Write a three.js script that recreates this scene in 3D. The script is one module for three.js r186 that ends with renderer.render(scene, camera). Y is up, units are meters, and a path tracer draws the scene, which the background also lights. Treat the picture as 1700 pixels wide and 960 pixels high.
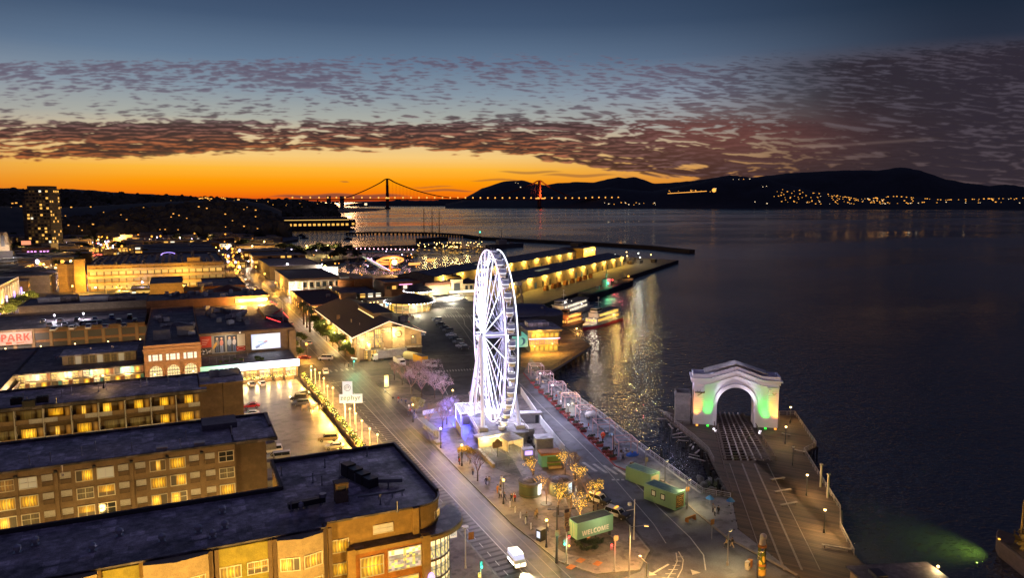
import * as THREE from 'three';
import { mergeGeometries } from 'three/addons/utils/BufferGeometryUtils.js';
import { MarchingCubes } from 'three/addons/objects/MarchingCubes.js';
import { FontLoader } from 'three/addons/loaders/FontLoader.js';
import { TextGeometry } from 'three/addons/geometries/TextGeometry.js';

// ---------- camera (a drone 58 m above the street; +X north to the bay, -Z west along the tram street) ----------
const FOC = 1215, CX = 850, CY = 480, HORIZON = 334, EYE = 58, YAW = 24.7 * Math.PI / 180, PITCH = Math.atan((CY - HORIZON) / FOC);
const scene = new THREE.Scene();
const camera = new THREE.PerspectiveCamera(2 * Math.atan(480 / FOC) * 180 / Math.PI, 1024 / 579, 0.5, 60000);
camera.position.set(0, EYE, 0);
camera.rotation.order = 'YXZ';
camera.rotation.set(-PITCH, -YAW, 0);
const renderer = new THREE.WebGLRenderer({ antialias: true });
renderer.toneMapping = THREE.LinearToneMapping;
renderer.toneMappingExposure = 1;
const LAMP = 3.6;                        // one dial for all lamps: the photograph is a long exposure
renderer.shadowMap.enabled = true;

// ---------- small maths ----------
let SEED = 7;
const rnd = () => { SEED = (SEED + 0x6d2b79f5) | 0; let t = Math.imul(SEED ^ (SEED >>> 15), 1 | SEED); t = (t + Math.imul(t ^ (t >>> 7), 61 | t)) ^ t; return ((t ^ (t >>> 14)) >>> 0) / 4294967296; };
const rr = (a, b) => a + (b - a) * rnd(), pick = (a) => a[Math.floor(rnd() * a.length) % a.length];
const clamp = (x, a = 0, b = 1) => Math.min(b, Math.max(a, x)), mix = (a, b, t) => a + (b - a) * t, ss = (a, b, x) => { const t = clamp((x - a) / (b - a)); return t * t * (3 - 2 * t); };
const lin = (c) => { c /= 255; return c <= 0.04045 ? c / 12.92 : Math.pow((c + 0.055) / 1.055, 2.4); };
const hash = (x, y) => { let h = Math.imul(x | 0, 374761393) + Math.imul(y | 0, 668265263) | 0; h = Math.imul(h ^ (h >>> 13), 1274126177); return ((h ^ (h >>> 16)) >>> 0) / 4294967296; };
function vn(x, y, per = 0) {
  const ix = Math.floor(x), iy = Math.floor(y), fx = x - ix, fy = y - iy, u = fx * fx * (3 - 2 * fx), v = fy * fy * (3 - 2 * fy);
  const w = per ? (a) => ((a % per) + per) % per : (a) => a, x0 = w(ix), x1 = w(ix + 1), y0 = w(iy), y1 = w(iy + 1);
  return mix(mix(hash(x0, y0), hash(x1, y0), u), mix(hash(x0, y1), hash(x1, y1), u), v);
}
const fbm = (x, y, o = 4, per = 0) => { let s = 0, a = 0.5, n = 0; for (let i = 0; i < o; i++) { s += a * vn(x, y, per); n += a; a *= 0.5; x = x * 2 + (per ? 0 : 17.3); y = y * 2 + (per ? 0 : 5.1); per *= 2; } return s / n; };
const curve = (x, pts) => { if (x <= pts[0][0]) return pts[0][1]; for (let i = 1; i < pts.length; i++) if (x <= pts[i][0]) return mix(pts[i - 1][1], pts[i][1], (x - pts[i - 1][0]) / (pts[i][0] - pts[i - 1][0])); return pts[pts.length - 1][1]; };

// ---------- sky: dusk air and one sheet of altocumulus, computed for every direction ----------
{
  const W = 4096, H = 4096, data = new Float32Array(W * H * 4), look = Math.atan2(-Math.cos(YAW), Math.sin(YAW));
  const grad = (stops) => { const L = stops.map(([e, r, g, b]) => [e, lin(r), lin(g), lin(b)]); return (e, k) => curve(e, L.map((s) => [s[0], s[k]])); };
  const tab = (stops) => { const f = grad(stops), out = new Float32Array(910 * 3); for (let i = 0; i < 910; i++) for (let k = 0; k < 3; k++) out[i * 3 + k] = f(i / 10, k + 1); return out; };
  const core = tab([[0, 226, 78, 20], [0.6, 247, 124, 10], [1.5, 255, 158, 10], [2.4, 255, 184, 56], [3.3, 249, 203, 122], [4.6, 222, 198, 154], [6, 172, 174, 164], [8, 134, 150, 164], [10.2, 100, 122, 148], [13, 68, 88, 116], [16, 49, 66, 94], [28, 50, 60, 96], [90, 62, 57, 92]]);
  const mid = tab([[0, 190, 96, 30], [1.2, 222, 140, 48], [2.4, 222, 160, 82], [3.6, 205, 168, 118], [5.5, 165, 162, 156], [8, 136, 148, 164], [10.5, 86, 104, 129], [13, 58, 76, 102], [16, 43, 60, 86], [28, 42, 52, 84], [90, 62, 57, 92]]);
  const side = tab([[0, 100, 72, 52], [1.6, 104, 78, 60], [3, 92, 74, 66], [6, 64, 60, 70], [10, 42, 50, 68], [13, 28, 40, 58], [16, 22, 34, 50], [28, 34, 44, 70], [90, 62, 57, 92]]);
  const east = tab([[0, 44, 42, 58], [4, 56, 48, 66], [9, 60, 52, 76], [20, 52, 54, 88], [90, 62, 57, 92]]);
  const col = new Float32Array(3), cl = new Float32Array(3), L3 = (r, g, b) => [lin(r), lin(g), lin(b)];
  const cEdgeLow = L3(206, 112, 62), cBodyLow = L3(56, 33, 36), cUp = L3(92, 78, 98), cUpEdge = L3(150, 138, 152), cVeil = L3(44, 37, 45), cRed = L3(122, 68, 60), cVeilEdge = L3(78, 70, 82);
  for (let row = 0; row < H; row++) {
    const e = ((row + 0.5) / H - 0.5) * 180, er = e * Math.PI / 180, cy = Math.cos(er), sy = Math.sin(er);
    for (let c = 0; c < W; c++) {
      const th = ((c + 0.5) / W - 0.5) * 2 * Math.PI, o = (row * W + c) * 4;
      data[o + 3] = 1;
      if (e < -1) { data[o] = 0.012; data[o + 1] = 0.012; data[o + 2] = 0.02; continue; }
      let a = (th - look) * 180 / Math.PI; a = ((a + 540) % 360) - 180;
      let d = Math.abs(a + 14); if (d > 180) d = 360 - d;
      const i = Math.min(909, Math.max(0, Math.round(e * 10))) * 3;
      const w1 = ss(10, 31, d), w2 = ss(24, 47, d), w3 = ss(55, 125, d);
      for (let k = 0; k < 3; k++) col[k] = mix(mix(mix(core[i + k], mid[i + k], w1), side[i + k], w2), east[i + k], w3);
      if (e > 0.05 && e < 60) {
        const t = clamp(a, -75, 75) * Math.PI / 180, px = 850 + 1215 * Math.tan(clamp(a, -62, 62) * Math.PI / 180), py = 334 - 1215 * Math.tan(Math.min(er, 1)) / Math.cos(clamp(t, -0.62, 0.62));
        // cloudlets in rows, larger towards the horizon; F(q) is a cell pattern broken up by finer noise
        const size = (4.0 + clamp(py - 100, -160, 240) * 0.022) , wob = fbm(px * 0.011 + 4, py * 0.05, 3) - 0.5, qx = (px - 500) / size / 6.2 + wob * 1.1 + 40, qy = Math.log(4.0 + clamp(py - 100, -160, 240) * 0.022) / 0.022 * 1.2 + wob * 2.2 + (px > 700 ? (px - 700) * 0.0035 : 0);
        const F = (x, y) => {
          const ix = Math.floor(x), iy = Math.floor(y); let d1 = 9;
          for (let j = -1; j < 2; j++) for (let i = -1; i < 2; i++) { const cx = ix + i, cyy = iy + j, dx = cx + 0.15 + 0.7 * hash(cx, cyy) - x, dy = cyy + 0.15 + 0.7 * hash(cyy + 91, cx) - y, d = dx * dx + dy * dy; if (d < d1) d1 = d; }
          return 0.36 * (1 - Math.sqrt(d1)) + 0.30 * fbm(x * 1.7, y * 1.3, 3) + 0.22 * fbm(x * 5.2, y * 2.6, 3) + 0.20 * fbm(x * 0.55 + 7, y * 0.42, 2);
        };
        const big = fbm(px * 0.0042 + 3.7, py * 0.018 + 1.3, 3), den = F(qx, qy);
        const low = curve(px, [[-600, 262], [0, 276], [200, 268], [400, 257], [700, 254], [850, 262], [1000, 286], [1150, 302], [1400, 322], [1700, 340], [2600, 330]]);
        const top = curve(px, [[-600, 96], [0, 110], [400, 104], [850, 98], [1100, 100], [1300, 92], [1700, 68], [2600, 20]]);
        const leftBand = ss(188, 216, py) * (1 - ss(low - 12, low + 6, py)), gap = ss(top - 8, top + 14, py) * (1 - ss(150, 175, py));
        const rightW = ss(820, 1180, px), veil = ss(1080, 1420, px) * (1 - ss(3000, 5000, px));
        let cov = 0.36 * ss(top - 6, top + 16, py) * (1 - ss(low - 6, low + 10, py));
        cov = Math.max(cov, mix(0.79, 0.68, ss(450, 1000, px)) * leftBand, mix(0.66, 0.5, ss(420, 620, px)) * gap * (1 - rightW), 0.5 * ss(160, 200, py) * (1 - ss(low - 10, low + 8, py)) * ss(300, 800, px));
        cov = Math.max(cov, rightW * 0.74 * ss(top - 8, top + 26, py) * (1 - ss(low - 22, low + 10, py)));
        const inVeil = veil * ss(top - 10, top + 30, py) * (1 - ss(low - 40, low + 8, py));
        if (py < 0) cov *= 1 - 0.8 * ss(0, -900, py);
        cov *= 0.5 + 1.0 * big;
        const edge = 0.755 - cov * 0.46, soft = mix(0.16, 0.1, leftBand), thick = clamp((den - edge) * 5), alpha = Math.max(ss(edge, edge + soft, den) * clamp(cov * 6) * mix(0.82, 1, leftBand), inVeil * (0.80 + 0.2 * ss(0.3, 0.7, den)));
        if (alpha > 0.003) {
          const lowLit = ss(180, 250, py) * (1 - 0.75 * rightW), red = Math.exp(-(((px - 1230) / 170) ** 2) - ((py - 232) / 45) ** 2) + 0.6 * Math.exp(-(((px - 1120) / 120) ** 2) - ((py - 215) / 30) ** 2);
          const lit = clamp((den - F(qx, qy + 0.42)) * 3.6 + 0.1) * (1 - 0.6 * inVeil);
          for (let k = 0; k < 3; k++) {
            const body = mix(mix(cUp[k], cBodyLow[k], ss(150, 215, py)), cVeil[k], ss(1050, 1350, px)), rim = mix(mix(cUpEdge[k], cEdgeLow[k], lowLit), cVeilEdge[k], ss(1000, 1350, px));
            cl[k] = mix(mix(rim, body, clamp(thick * 1.8 + 0.15)), rim, lit * (0.3 + lowLit * 0.55));
            cl[k] = mix(cl[k], cRed[k], clamp(red * 0.7) * (0.6 + 0.4 * lit));
            col[k] = mix(col[k], cl[k], alpha * 0.96);
          }
        }
        // thin bars near the horizon and one contrail, each with its own place in the sky
        for (const [bx, by, hw, hh, s] of [[575, 326, 125, 4.5, 0.75], [500, 327, 60, 2.5, 0.5], [742, 317, 55, 2.2, 0.6], [720, 311, 40, 1.6, 0.4], [575, 303, 9, 1.2, 0.6], [830, 300, 55, 2, 0.5], [880, 287, 60, 2.6, 0.5], [960, 292, 70, 3, 0.5]]) {
          const f = 1 - ((px - bx) / hw) ** 2 - ((py - by + 1.3 * Math.sin(px * 0.07)) / hh) ** 2;
          if (f > 0) { const al = s * ss(0, 0.7, f); for (let k = 0; k < 3; k++) col[k] = mix(col[k], [0.13, 0.05, 0.045][k], al); }
        }
        const tr = Math.exp(-(((py - (248 - (px - 1320) * 0.07)) / 2.2) ** 2)) * ss(1300, 1340, px) * (1 - ss(1500, 1560, px));
        for (let k = 0; k < 3; k++) col[k] += tr * [0.05, 0.035, 0.03][k];
      }
      data[o] = col[0]; data[o + 1] = col[1]; data[o + 2] = col[2];
    }
  }
  const sky = new THREE.DataTexture(data, W, H, THREE.RGBAFormat, THREE.FloatType);
  sky.mapping = THREE.EquirectangularReflectionMapping; sky.magFilter = THREE.LinearFilter; sky.needsUpdate = true;
  scene.background = sky; scene.environment = sky;
}
// the last glow of the sun, already at the horizon behind the bridge
const sun = new THREE.DirectionalLight(new THREE.Color(1, 0.5, 0.22), 0.06);
{ const a = YAW - 14 * Math.PI / 180; sun.position.set(Math.sin(a) * 900, 30, -Math.cos(a) * 900); sun.target.position.set(0, 0, 0); }
sun.castShadow = true; sun.shadow.radius = 8; Object.assign(sun.shadow.camera, { left: -700, right: 700, top: 400, bottom: -400, far: 3000 });
scene.add(sun, sun.target);

// ---------- from a picture row and column to a point of the world at height h ----------
function ray(px, py) {
  const x = (px - CX) / FOC, y = -(py - CY) / FOC, y2 = y * Math.cos(PITCH) - Math.sin(PITCH), z2 = -y * Math.sin(PITCH) - Math.cos(PITCH);
  return [x * Math.cos(YAW) - z2 * Math.sin(YAW), y2, x * Math.sin(YAW) + z2 * Math.cos(YAW)];
}
const at = (px, py, h = 0) => { const [X, Y, Z] = ray(px, py), t = (h - EYE) / Y; return new THREE.Vector3(X * t, h, Z * t); };
const atD = (px, D, h = 0) => { const a = Math.atan((px - CX) / FOC) + YAW; return new THREE.Vector3(Math.sin(a) * D, h, -Math.cos(a) * D); };
const elevY = (px, py, D) => { const r = ray(px, py); return EYE + D * r[1] / Math.hypot(r[0], r[2]); };

// ---------- naming ----------
const used = new Map();
const numbered = (n) => { const k = used.get(n) ?? 0; used.set(n, k + 1); return k ? n + '_' + String(k).padStart(3, '0') : n; };
function tag(o, label, category, group) { o.userData = { label, category }; if (group) o.userData.group = group; return o; }
function T(name, label, category, p = [0, 0, 0], ry = 0, group) {
  const o = new THREE.Group(); o.name = numbered(name); if (p.isVector3) o.position.copy(p); else o.position.set(...p); o.rotation.y = ry; scene.add(o);
  return tag(o, label, category, group);
}
function part(parent, name, geo, m, x = 0, y = 0, z = 0, ry = 0) {
  const o = new THREE.Mesh(geo, m); o.name = name; o.position.set(x, y, z); o.rotation.y = ry; o.castShadow = o.receiveShadow = true; parent.add(o); return o;
}
function one(name, label, category, geo, m, p = [0, 0, 0], ry = 0, group) {
  const o = part(scene, numbered(name), geo, m, 0, 0, 0, ry); if (p.isVector3) o.position.copy(p); else o.position.set(...p); return tag(o, label, category, group);
}
function setting(name, geo, m, y = 0, kind = 'structure') { const o = part(scene, numbered(name), geo, m, 0, y, 0); o.userData = { kind }; return o; }
function dup(src, p, ry, label, group) {
  const r = src.clone(); r.name = numbered(src.name.replace(/_\d{3}$/, '')); if (p.isVector3) r.position.copy(p); else r.position.set(...p); r.rotation.y = ry; scene.add(r);
  r.userData = { ...src.userData }; if (label) r.userData.label = label; if (group) r.userData.group = group; return r;
}
// ---------- geometry ----------
const gcache = new Map();
function box(w, h, d, x = 0, y = 0, z = 0, ry = 0) {     // y is the bottom; uv in metres
  const key = [w, h, d, x, y, z, ry].map((v) => v.toFixed(3)).join();
  if (gcache.has(key)) return gcache.get(key);
  const g = new THREE.BoxGeometry(w, h, d), uv = g.attributes.uv, s = [[d, h], [d, h], [w, d], [w, d], [w, h], [w, h]];
  for (let i = 0; i < 24; i++) uv.setXY(i, uv.getX(i) * s[i >> 2][0], uv.getY(i) * s[i >> 2][1]);
  g.translate(0, h / 2, 0); if (ry) g.rotateY(ry); g.translate(x, y, z); gcache.set(key, g); return g;
}
const cyl = (r0, r1, h, x = 0, y = 0, z = 0, n = 8, open = false) => new THREE.CylinderGeometry(r1, r0, h, n, 1, open).translate(x, y + h / 2, z);
const ball = (r, x = 0, y = 0, z = 0, n = 10) => new THREE.SphereGeometry(r, n, Math.max(5, n * 0.7 | 0)).translate(x, y, z);
function bar(a, b, r0, r1 = r0, n = 6) {
  const A = new THREE.Vector3(...a), B = new THREE.Vector3(...b), d = B.clone().sub(A), g = new THREE.CylinderGeometry(r1, r0, d.length(), n, 1);
  g.translate(0, d.length() / 2, 0); g.applyQuaternion(new THREE.Quaternion().setFromUnitVectors(new THREE.Vector3(0, 1, 0), d.normalize())); g.translate(A.x, A.y, A.z); return g;
}
function beam(a, b, w, h) {   // rectangular section
  const A = new THREE.Vector3(...a), B = new THREE.Vector3(...b), d = B.clone().sub(A), L = d.length(), g = box(w, h, L).clone().translate(0, -h / 2, L / 2);
  g.applyMatrix4(new THREE.Matrix4().lookAt(B, A, new THREE.Vector3(0, 1, 0.0001))); return g.translate(A.x, A.y, A.z);
}
const MG = (list) => mergeGeometries(list.map((g) => { const k = g.index ? g.toNonIndexed() : g.clone(); for (const n of Object.keys(k.attributes)) if (!['position', 'normal', 'uv'].includes(n)) k.deleteAttribute(n); return k; }));
const shapeOf = (pts) => new THREE.Shape(pts.map((p) => new THREE.Vector2(p.isVector3 ? p.x : p[0], -(p.isVector3 ? p.z : p[1]))));
function slab(pts, y0, y1, bevel = 0) {       // polygon in X,Z extruded from y0 up to y1
  const g = new THREE.ExtrudeGeometry(shapeOf(pts), { depth: y1 - y0, bevelEnabled: bevel > 0, bevelSize: bevel, bevelThickness: bevel, bevelOffset: -bevel, bevelSegments: 1 });
  return g.rotateX(-Math.PI / 2).translate(0, y0, 0);
}
const sheet = (pts, y) => new THREE.ShapeGeometry(shapeOf(pts)).rotateX(-Math.PI / 2).translate(0, y, 0);
function strip(pts, w, y) {                   // a painted line or path of width w along points
  const P = pts.map((p) => (p.isVector3 ? [p.x, p.z] : p)), pos = [], uv = [], idx = []; let s = 0;
  P.forEach(([x, z], i) => {
    const a = P[Math.max(0, i - 1)], b = P[Math.min(P.length - 1, i + 1)], dx = b[0] - a[0], dz = b[1] - a[1], l = Math.hypot(dx, dz) || 1, nx = -dz / l * w / 2, nz = dx / l * w / 2;
    if (i) s += Math.hypot(x - P[i - 1][0], z - P[i - 1][1]);
    pos.push(x - nx, y, z - nz, x + nx, y, z + nz); uv.push(0, s, w, s);
    if (i) { const k = i * 2; idx.push(k - 2, k - 1, k, k - 1, k + 1, k); }
  });
  const g = new THREE.BufferGeometry(); g.setAttribute('position', new THREE.Float32BufferAttribute(pos, 3)); g.setAttribute('uv', new THREE.Float32BufferAttribute(uv, 2)); g.setIndex(idx); g.computeVertexNormals();
  if (g.attributes.normal.getY(0) < 0) { g.setIndex(idx.reverse()); g.computeVertexNormals(); }
  return g;
}
// ---------- textures and materials ----------
function tex(n, f, srgb = true, rep = 1) {   // f(u,v) -> [r,g,b] 0..1, tiles
  const d = new Uint8Array(n * n * 4);
  for (let y = 0; y < n; y++) for (let x = 0; x < n; x++) { const c = f(x / n, y / n), o = (y * n + x) * 4; for (let k = 0; k < 3; k++) d[o + k] = clamp(c[k]) * 255; d[o + 3] = 255; }
  const t = new THREE.DataTexture(d, n, n); t.wrapS = t.wrapT = THREE.RepeatWrapping; t.magFilter = THREE.LinearFilter; if (srgb) t.colorSpace = THREE.SRGBColorSpace; t.repeat.set(rep, rep); t.needsUpdate = true; return t;
}
const re = (t, x, y = x) => { const c = t.clone(); c.repeat.set(x, y); c.needsUpdate = true; return c; };
const gray = (v) => [v, v, v];
const tRough = tex(512, (u, v) => gray(0.62 + 0.2 * (fbm(u * 6, v * 6, 5, 6) - 0.5) + 0.16 * (vn(u * 128, v * 128, 128) - 0.5)));       // mottled stone, asphalt, tar
const tStain = tex(512, (u, v) => { const a = fbm(u * 4, v * 4, 5, 4), b = fbm(u * 9 + 40, v * 9, 4, 9); return gray(0.68 + 0.42 * (a - 0.5) - 0.16 * ss(0.52, 0.74, b) + 0.16 * (vn(u * 160, v * 160, 160) - 0.5)); });
const tRoof = tex(1024, (u, v) => { const s = 0.62 + 0.55 * (fbm(u * 5, v * 5, 5, 5) - 0.5) + 0.4 * (fbm(u * 24, v * 24, 3, 24) - 0.5) + 0.2 * (vn(u * 200, v * 200, 200) - 0.5), seam = (v * 14) % 1 < 0.035 || ((u * 3 + Math.floor(v * 14) * 0.37) % 1 < 0.006) ? 0.72 : 1, k = Math.floor(u * 9), j = Math.floor(v * 7), pt = hash(k, j) < 0.16 && (u * 9) % 1 > 0.2 * hash(j, k) && (v * 7) % 1 < 0.5 + 0.4 * hash(k + 5, j) ? 1.28 : 1; return gray(s * seam * pt); });
const tPlank = tex(512, (u, v) => { const k = Math.floor(v * 24), f = v * 24 - k, j = 0.35 + 0.65 * hash(k, 3); return gray((0.45 + 0.35 * j + 0.3 * (fbm(u * 4 + k * 7, v * 90, 3) - 0.5) + 0.18 * (fbm(u * 5, v * 5, 3, 5) - 0.5)) * (f < 0.1 ? 0.45 : 1)); });
const tBumpFine = tex(256, (u, v) => gray(fbm(u * 32, v * 32, 4, 32)), false);
const tCorr = tex(64, (u) => gray(0.5 + 0.5 * Math.sin(u * Math.PI * 8)), false);
const tWave = tex(1024, (u, v) => { return gray(0.62 * fbm(u * 28, v * 28, 4, 28) + 0.38 * fbm(u * 90, v * 90, 2, 90)); }, false);
const tSwell = tex(512, (u, v) => gray(0.55 + 1.5 * (fbm(u * 5, v * 5, 5, 5) - 0.5)), false);
const drape = (k) => tex(96, (u, v) => { const s = 0.86 + 0.14 * Math.sin(u * (38 + k * 9) + 2 * Math.sin(v * 3 + k)) + 0.16 * (fbm(u * 9 + k, v * 5, 2) - 0.5), cx = [0.5, 0.7, 0.3, 0.55, 0.45][k], mid = 0.5 + 0.5 * Math.exp(-(((u - cx) / 0.34) ** 2) - ((v - 0.5) / 0.5) ** 2), side = k === 1 ? 0.22 + 0.78 * ss(0.3, 0.4, u) : k === 2 ? 0.3 + 0.7 * ss(0.62, 0.55, u) : k === 4 ? 0.35 + 0.65 * ss(0.36, 0.42, u) * ss(0.7, 0.62, u) : 1, low = k === 3 ? 0.4 + 0.6 * ss(0.3, 0.42, v) : 1, m = s * mid * side * low; return [m, m * (0.62 + 0.38 * m), m * m * 0.8]; });
const tDrape = drape(0), tDrapes = [1, 2, 3, 4].map(drape);
const tRoom = tex(128, (u, v) => { const shelf = (Math.floor(v * 5) + Math.floor(u * 7)) % 3, k = hash(Math.floor(u * 11), Math.floor(v * 8)), m = v > 0.72 ? 1 : 0.5 + 0.5 * k; return [m, m * (0.86 + 0.1 * shelf / 2), m * (k > 0.7 ? 0.45 : 0.8)]; });
const tNeon = tex(64, (u, v) => gray(0.75 + 0.25 * vn(u * 12, v * 12, 12)));
function mat(r, g, b, o = {}) {               // linear base colour
  const { em, es, ...rest } = o, m = new (rest.transmission || rest.clearcoat || rest.specularIntensity ? THREE.MeshPhysicalMaterial : THREE.MeshStandardMaterial)({ roughness: 0.85, ...rest });
  m.color.setRGB(r, g, b); if (em) { m.emissive.setRGB(...em); m.emissiveIntensity = es ?? 1; } return m;
}
const glow = (r, g, b, s, map) => mat(0.05, 0.05, 0.05, { em: [r, g, b], es: s, emissiveMap: map ?? null, roughness: 0.5 });
const rough = (r, g, b, size = 8, o = {}) => mat(r * 1.6, g * 1.6, b * 1.6, { map: re(tRough, 1 / size), ...o });
const stain = (r, g, b, size = 12, o = {}) => mat(r * 1.6, g * 1.6, b * 1.6, { map: re(tStain, 1 / size), ...o });
const M = {
  asphalt: stain(0.07, 0.07, 0.075, 22, { roughness: 0.75, bumpMap: re(tBumpFine, 0.4), bumpScale: 0.01 }), street: stain(0.078, 0.07, 0.074, 16, { roughness: 0.55, bumpMap: re(tBumpFine, 0.3), bumpScale: 0.012 }),
  lot: stain(0.24, 0.21, 0.2, 18, { roughness: 0.34, bumpMap: re(tBumpFine, 0.12), bumpScale: 0.03 }),
  walk: stain(0.2, 0.165, 0.155, 9, { roughness: 0.7 }), prom: stain(0.2, 0.2, 0.23, 11, { roughness: 0.7 }), kerb: rough(0.3, 0.29, 0.27, 3), redkerb: rough(0.42, 0.07, 0.07, 3),
  paint: rough(0.62, 0.6, 0.55, 2, { roughness: 0.6 }), yellow: rough(0.6, 0.38, 0.06, 2), orangeTile: rough(0.55, 0.2, 0.04, 1), steelRail: mat(0.2, 0.17, 0.15, { metalness: 0.5, roughness: 0.55 }),
  tar: mat(0.72, 0.62, 0.66, { map: re(tRoof, 1 / 17), roughness: 0.6, bumpMap: re(tRoof, 1 / 17), bumpScale: 0.04 }), tarDark: mat(0.27, 0.22, 0.22, { map: re(tRoof, 1 / 17), roughness: 0.65 }), shingle: rough(0.09, 0.085, 0.09, 3), tileRed: rough(0.2, 0.07, 0.04, 2),
  ochre: rough(0.42, 0.26, 0.08, 5, { bumpMap: re(tBumpFine, 0.8), bumpScale: 0.01 }), lime: rough(0.42, 0.36, 0.06, 5), cream: rough(0.52, 0.4, 0.24, 5), brown: rough(0.2, 0.13, 0.075, 5), tan: rough(0.34, 0.23, 0.13, 6, { bumpMap: re(tBumpFine, 0.8), bumpScale: 0.01 }),
  brickWall: rough(0.34, 0.15, 0.065, 3), hallWall: rough(0.56, 0.3, 0.14, 3), grayWall: rough(0.26, 0.24, 0.24, 5), white: rough(0.66, 0.64, 0.62, 6), whiteClean: mat(0.75, 0.75, 0.76, { roughness: 0.5 }), orange: rough(0.5, 0.2, 0.04, 6), dark: mat(0.03, 0.03, 0.035, { roughness: 0.6 }), darkWall: rough(0.1, 0.085, 0.08, 6),
  concrete: stain(0.3, 0.28, 0.27, 8), steel: mat(0.4, 0.4, 0.42, { metalness: 0.8, roughness: 0.4 }), grayPaint: mat(0.2, 0.2, 0.21, { roughness: 0.5 }), blackPaint: mat(0.02, 0.02, 0.022, { roughness: 0.4 }), glass: mat(0.02, 0.025, 0.03, { roughness: 0.08 }),
  alum: mat(0.55, 0.5, 0.42, { roughness: 0.45, metalness: 0.3 }), plank: mat(0.14, 0.085, 0.05, { map: re(tPlank, 1 / 22, 1 / 15), roughness: 0.85, bumpMap: re(tPlank, 1 / 22, 1 / 15), bumpScale: 0.04 }), timber: rough(0.14, 0.09, 0.065, 2), timberPale: rough(0.36, 0.3, 0.26, 2), pile: rough(0.06, 0.05, 0.045, 2),
  bark: rough(0.1, 0.07, 0.055, 1), twig: mat(0.2, 0.13, 0.12), leaf: mat(0.06, 0.09, 0.02, { side: THREE.DoubleSide }), leafDark: mat(0.02, 0.03, 0.012, { side: THREE.DoubleSide }), forest: mat(0.075, 0.062, 0.03, { side: THREE.DoubleSide }), blossom: mat(0.34, 0.25, 0.28, { side: THREE.DoubleSide }),
  land: rough(0.03, 0.026, 0.018, 60), hill: stain(0.06, 0.05, 0.03, 300), hillBare: stain(0.02, 0.02, 0.022, 400),
  tyre: mat(0.015, 0.015, 0.015), rim: mat(0.4, 0.4, 0.42, { metalness: 0.8, roughness: 0.35 }), carGlass: mat(0.015, 0.018, 0.022, { roughness: 0.05 }),
  head: glow(1, 0.92, 0.75, 3), tail: glow(1, 0.08, 0.04, 1.6), green: mat(0.2, 0.38, 0.27, { roughness: 0.5, bumpMap: re(tCorr, 0.35), bumpScale: 0.03 }), greenTop: rough(0.19, 0.36, 0.3, 4), teal: mat(0.1, 0.32, 0.28),
  warm: glow(1, 0.62, 0.2, 7), warmSoft: glow(1, 0.7, 0.3, 1.6), whiteBulb: glow(0.95, 0.9, 1, 7), sodium: glow(1, 0.5, 0.1, 7), fairy: glow(1, 0.55, 0.07, 3.2),
  win: glow(1, 0.6, 0.04, 1.7, tDrape), winHot: glow(1, 0.66, 0.08, 2.3, tDrape), winDim: glow(0.5, 0.33, 0.12, 0.32, tDrape), winPale: mat(0.42, 0.4, 0.3, { em: [0.5, 0.47, 0.32], es: 0.3 }), winOrange: glow(0.9, 0.45, 0.12, 0.5, tDrape), shop: glow(1, 0.93, 0.78, 1.5, tRoom), shopWarm: glow(1, 0.74, 0.3, 1.3, tRoom), city: glow(1, 0.5, 0.09, 1.25), cityWhite: glow(1, 0.85, 0.62, 1.3), farLit: glow(1, 0.42, 0.07, 1.7), farWhite: glow(1, 0.75, 0.45, 1.7),
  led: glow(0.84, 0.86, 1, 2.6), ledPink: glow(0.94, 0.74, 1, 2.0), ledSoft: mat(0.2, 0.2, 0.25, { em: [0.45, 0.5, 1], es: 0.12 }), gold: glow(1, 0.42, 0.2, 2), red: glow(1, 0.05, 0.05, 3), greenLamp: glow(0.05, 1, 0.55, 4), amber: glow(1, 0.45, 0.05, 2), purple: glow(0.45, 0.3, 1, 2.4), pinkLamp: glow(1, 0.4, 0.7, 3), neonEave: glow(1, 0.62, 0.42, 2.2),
};
const WINS = [M.win, M.winHot, ...tDrapes.map((t, i) => glow(1, [0.6, 0.66, 0.56, 0.64][i], [0.05, 0.1, 0.04, 0.14][i], [1.7, 2.2, 1.5, 1.9][i], t))];
function lampLight(parent, r, g, b, I, x, y, z, rad = 12) { const l = new THREE.PointLight(new THREE.Color(r, g, b), I * LAMP); l.position.set(x, y, z); l.castShadow = true; l.shadow.radius = rad; parent.add(l); return l; }
function spot(parent, r, g, b, I, p, to, ang, pen = 0.6, rad = 6) { const l = new THREE.SpotLight(new THREE.Color(r, g, b), I * LAMP, 0, ang, pen); l.position.set(...p); l.target.position.set(...to); l.castShadow = true; l.shadow.radius = rad; parent.add(l, l.target); return l; }
const font = await new FontLoader().loadAsync('fonts/droid/droid_sans_bold.typeface.json');
const letters = (s, size, depth = 0.06) => { const g = new TextGeometry(s, { font, size, depth, curveSegments: 4 }); g.computeBoundingBox(); return g.translate(-g.boundingBox.max.x / 2, 0, 0); };
function canvasMap(w, h, draw) { const c = document.createElement('canvas'); c.width = w; c.height = h; draw(c.getContext('2d'), w, h); const t = new THREE.CanvasTexture(c); t.colorSpace = THREE.SRGBColorSpace; return t; }

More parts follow.
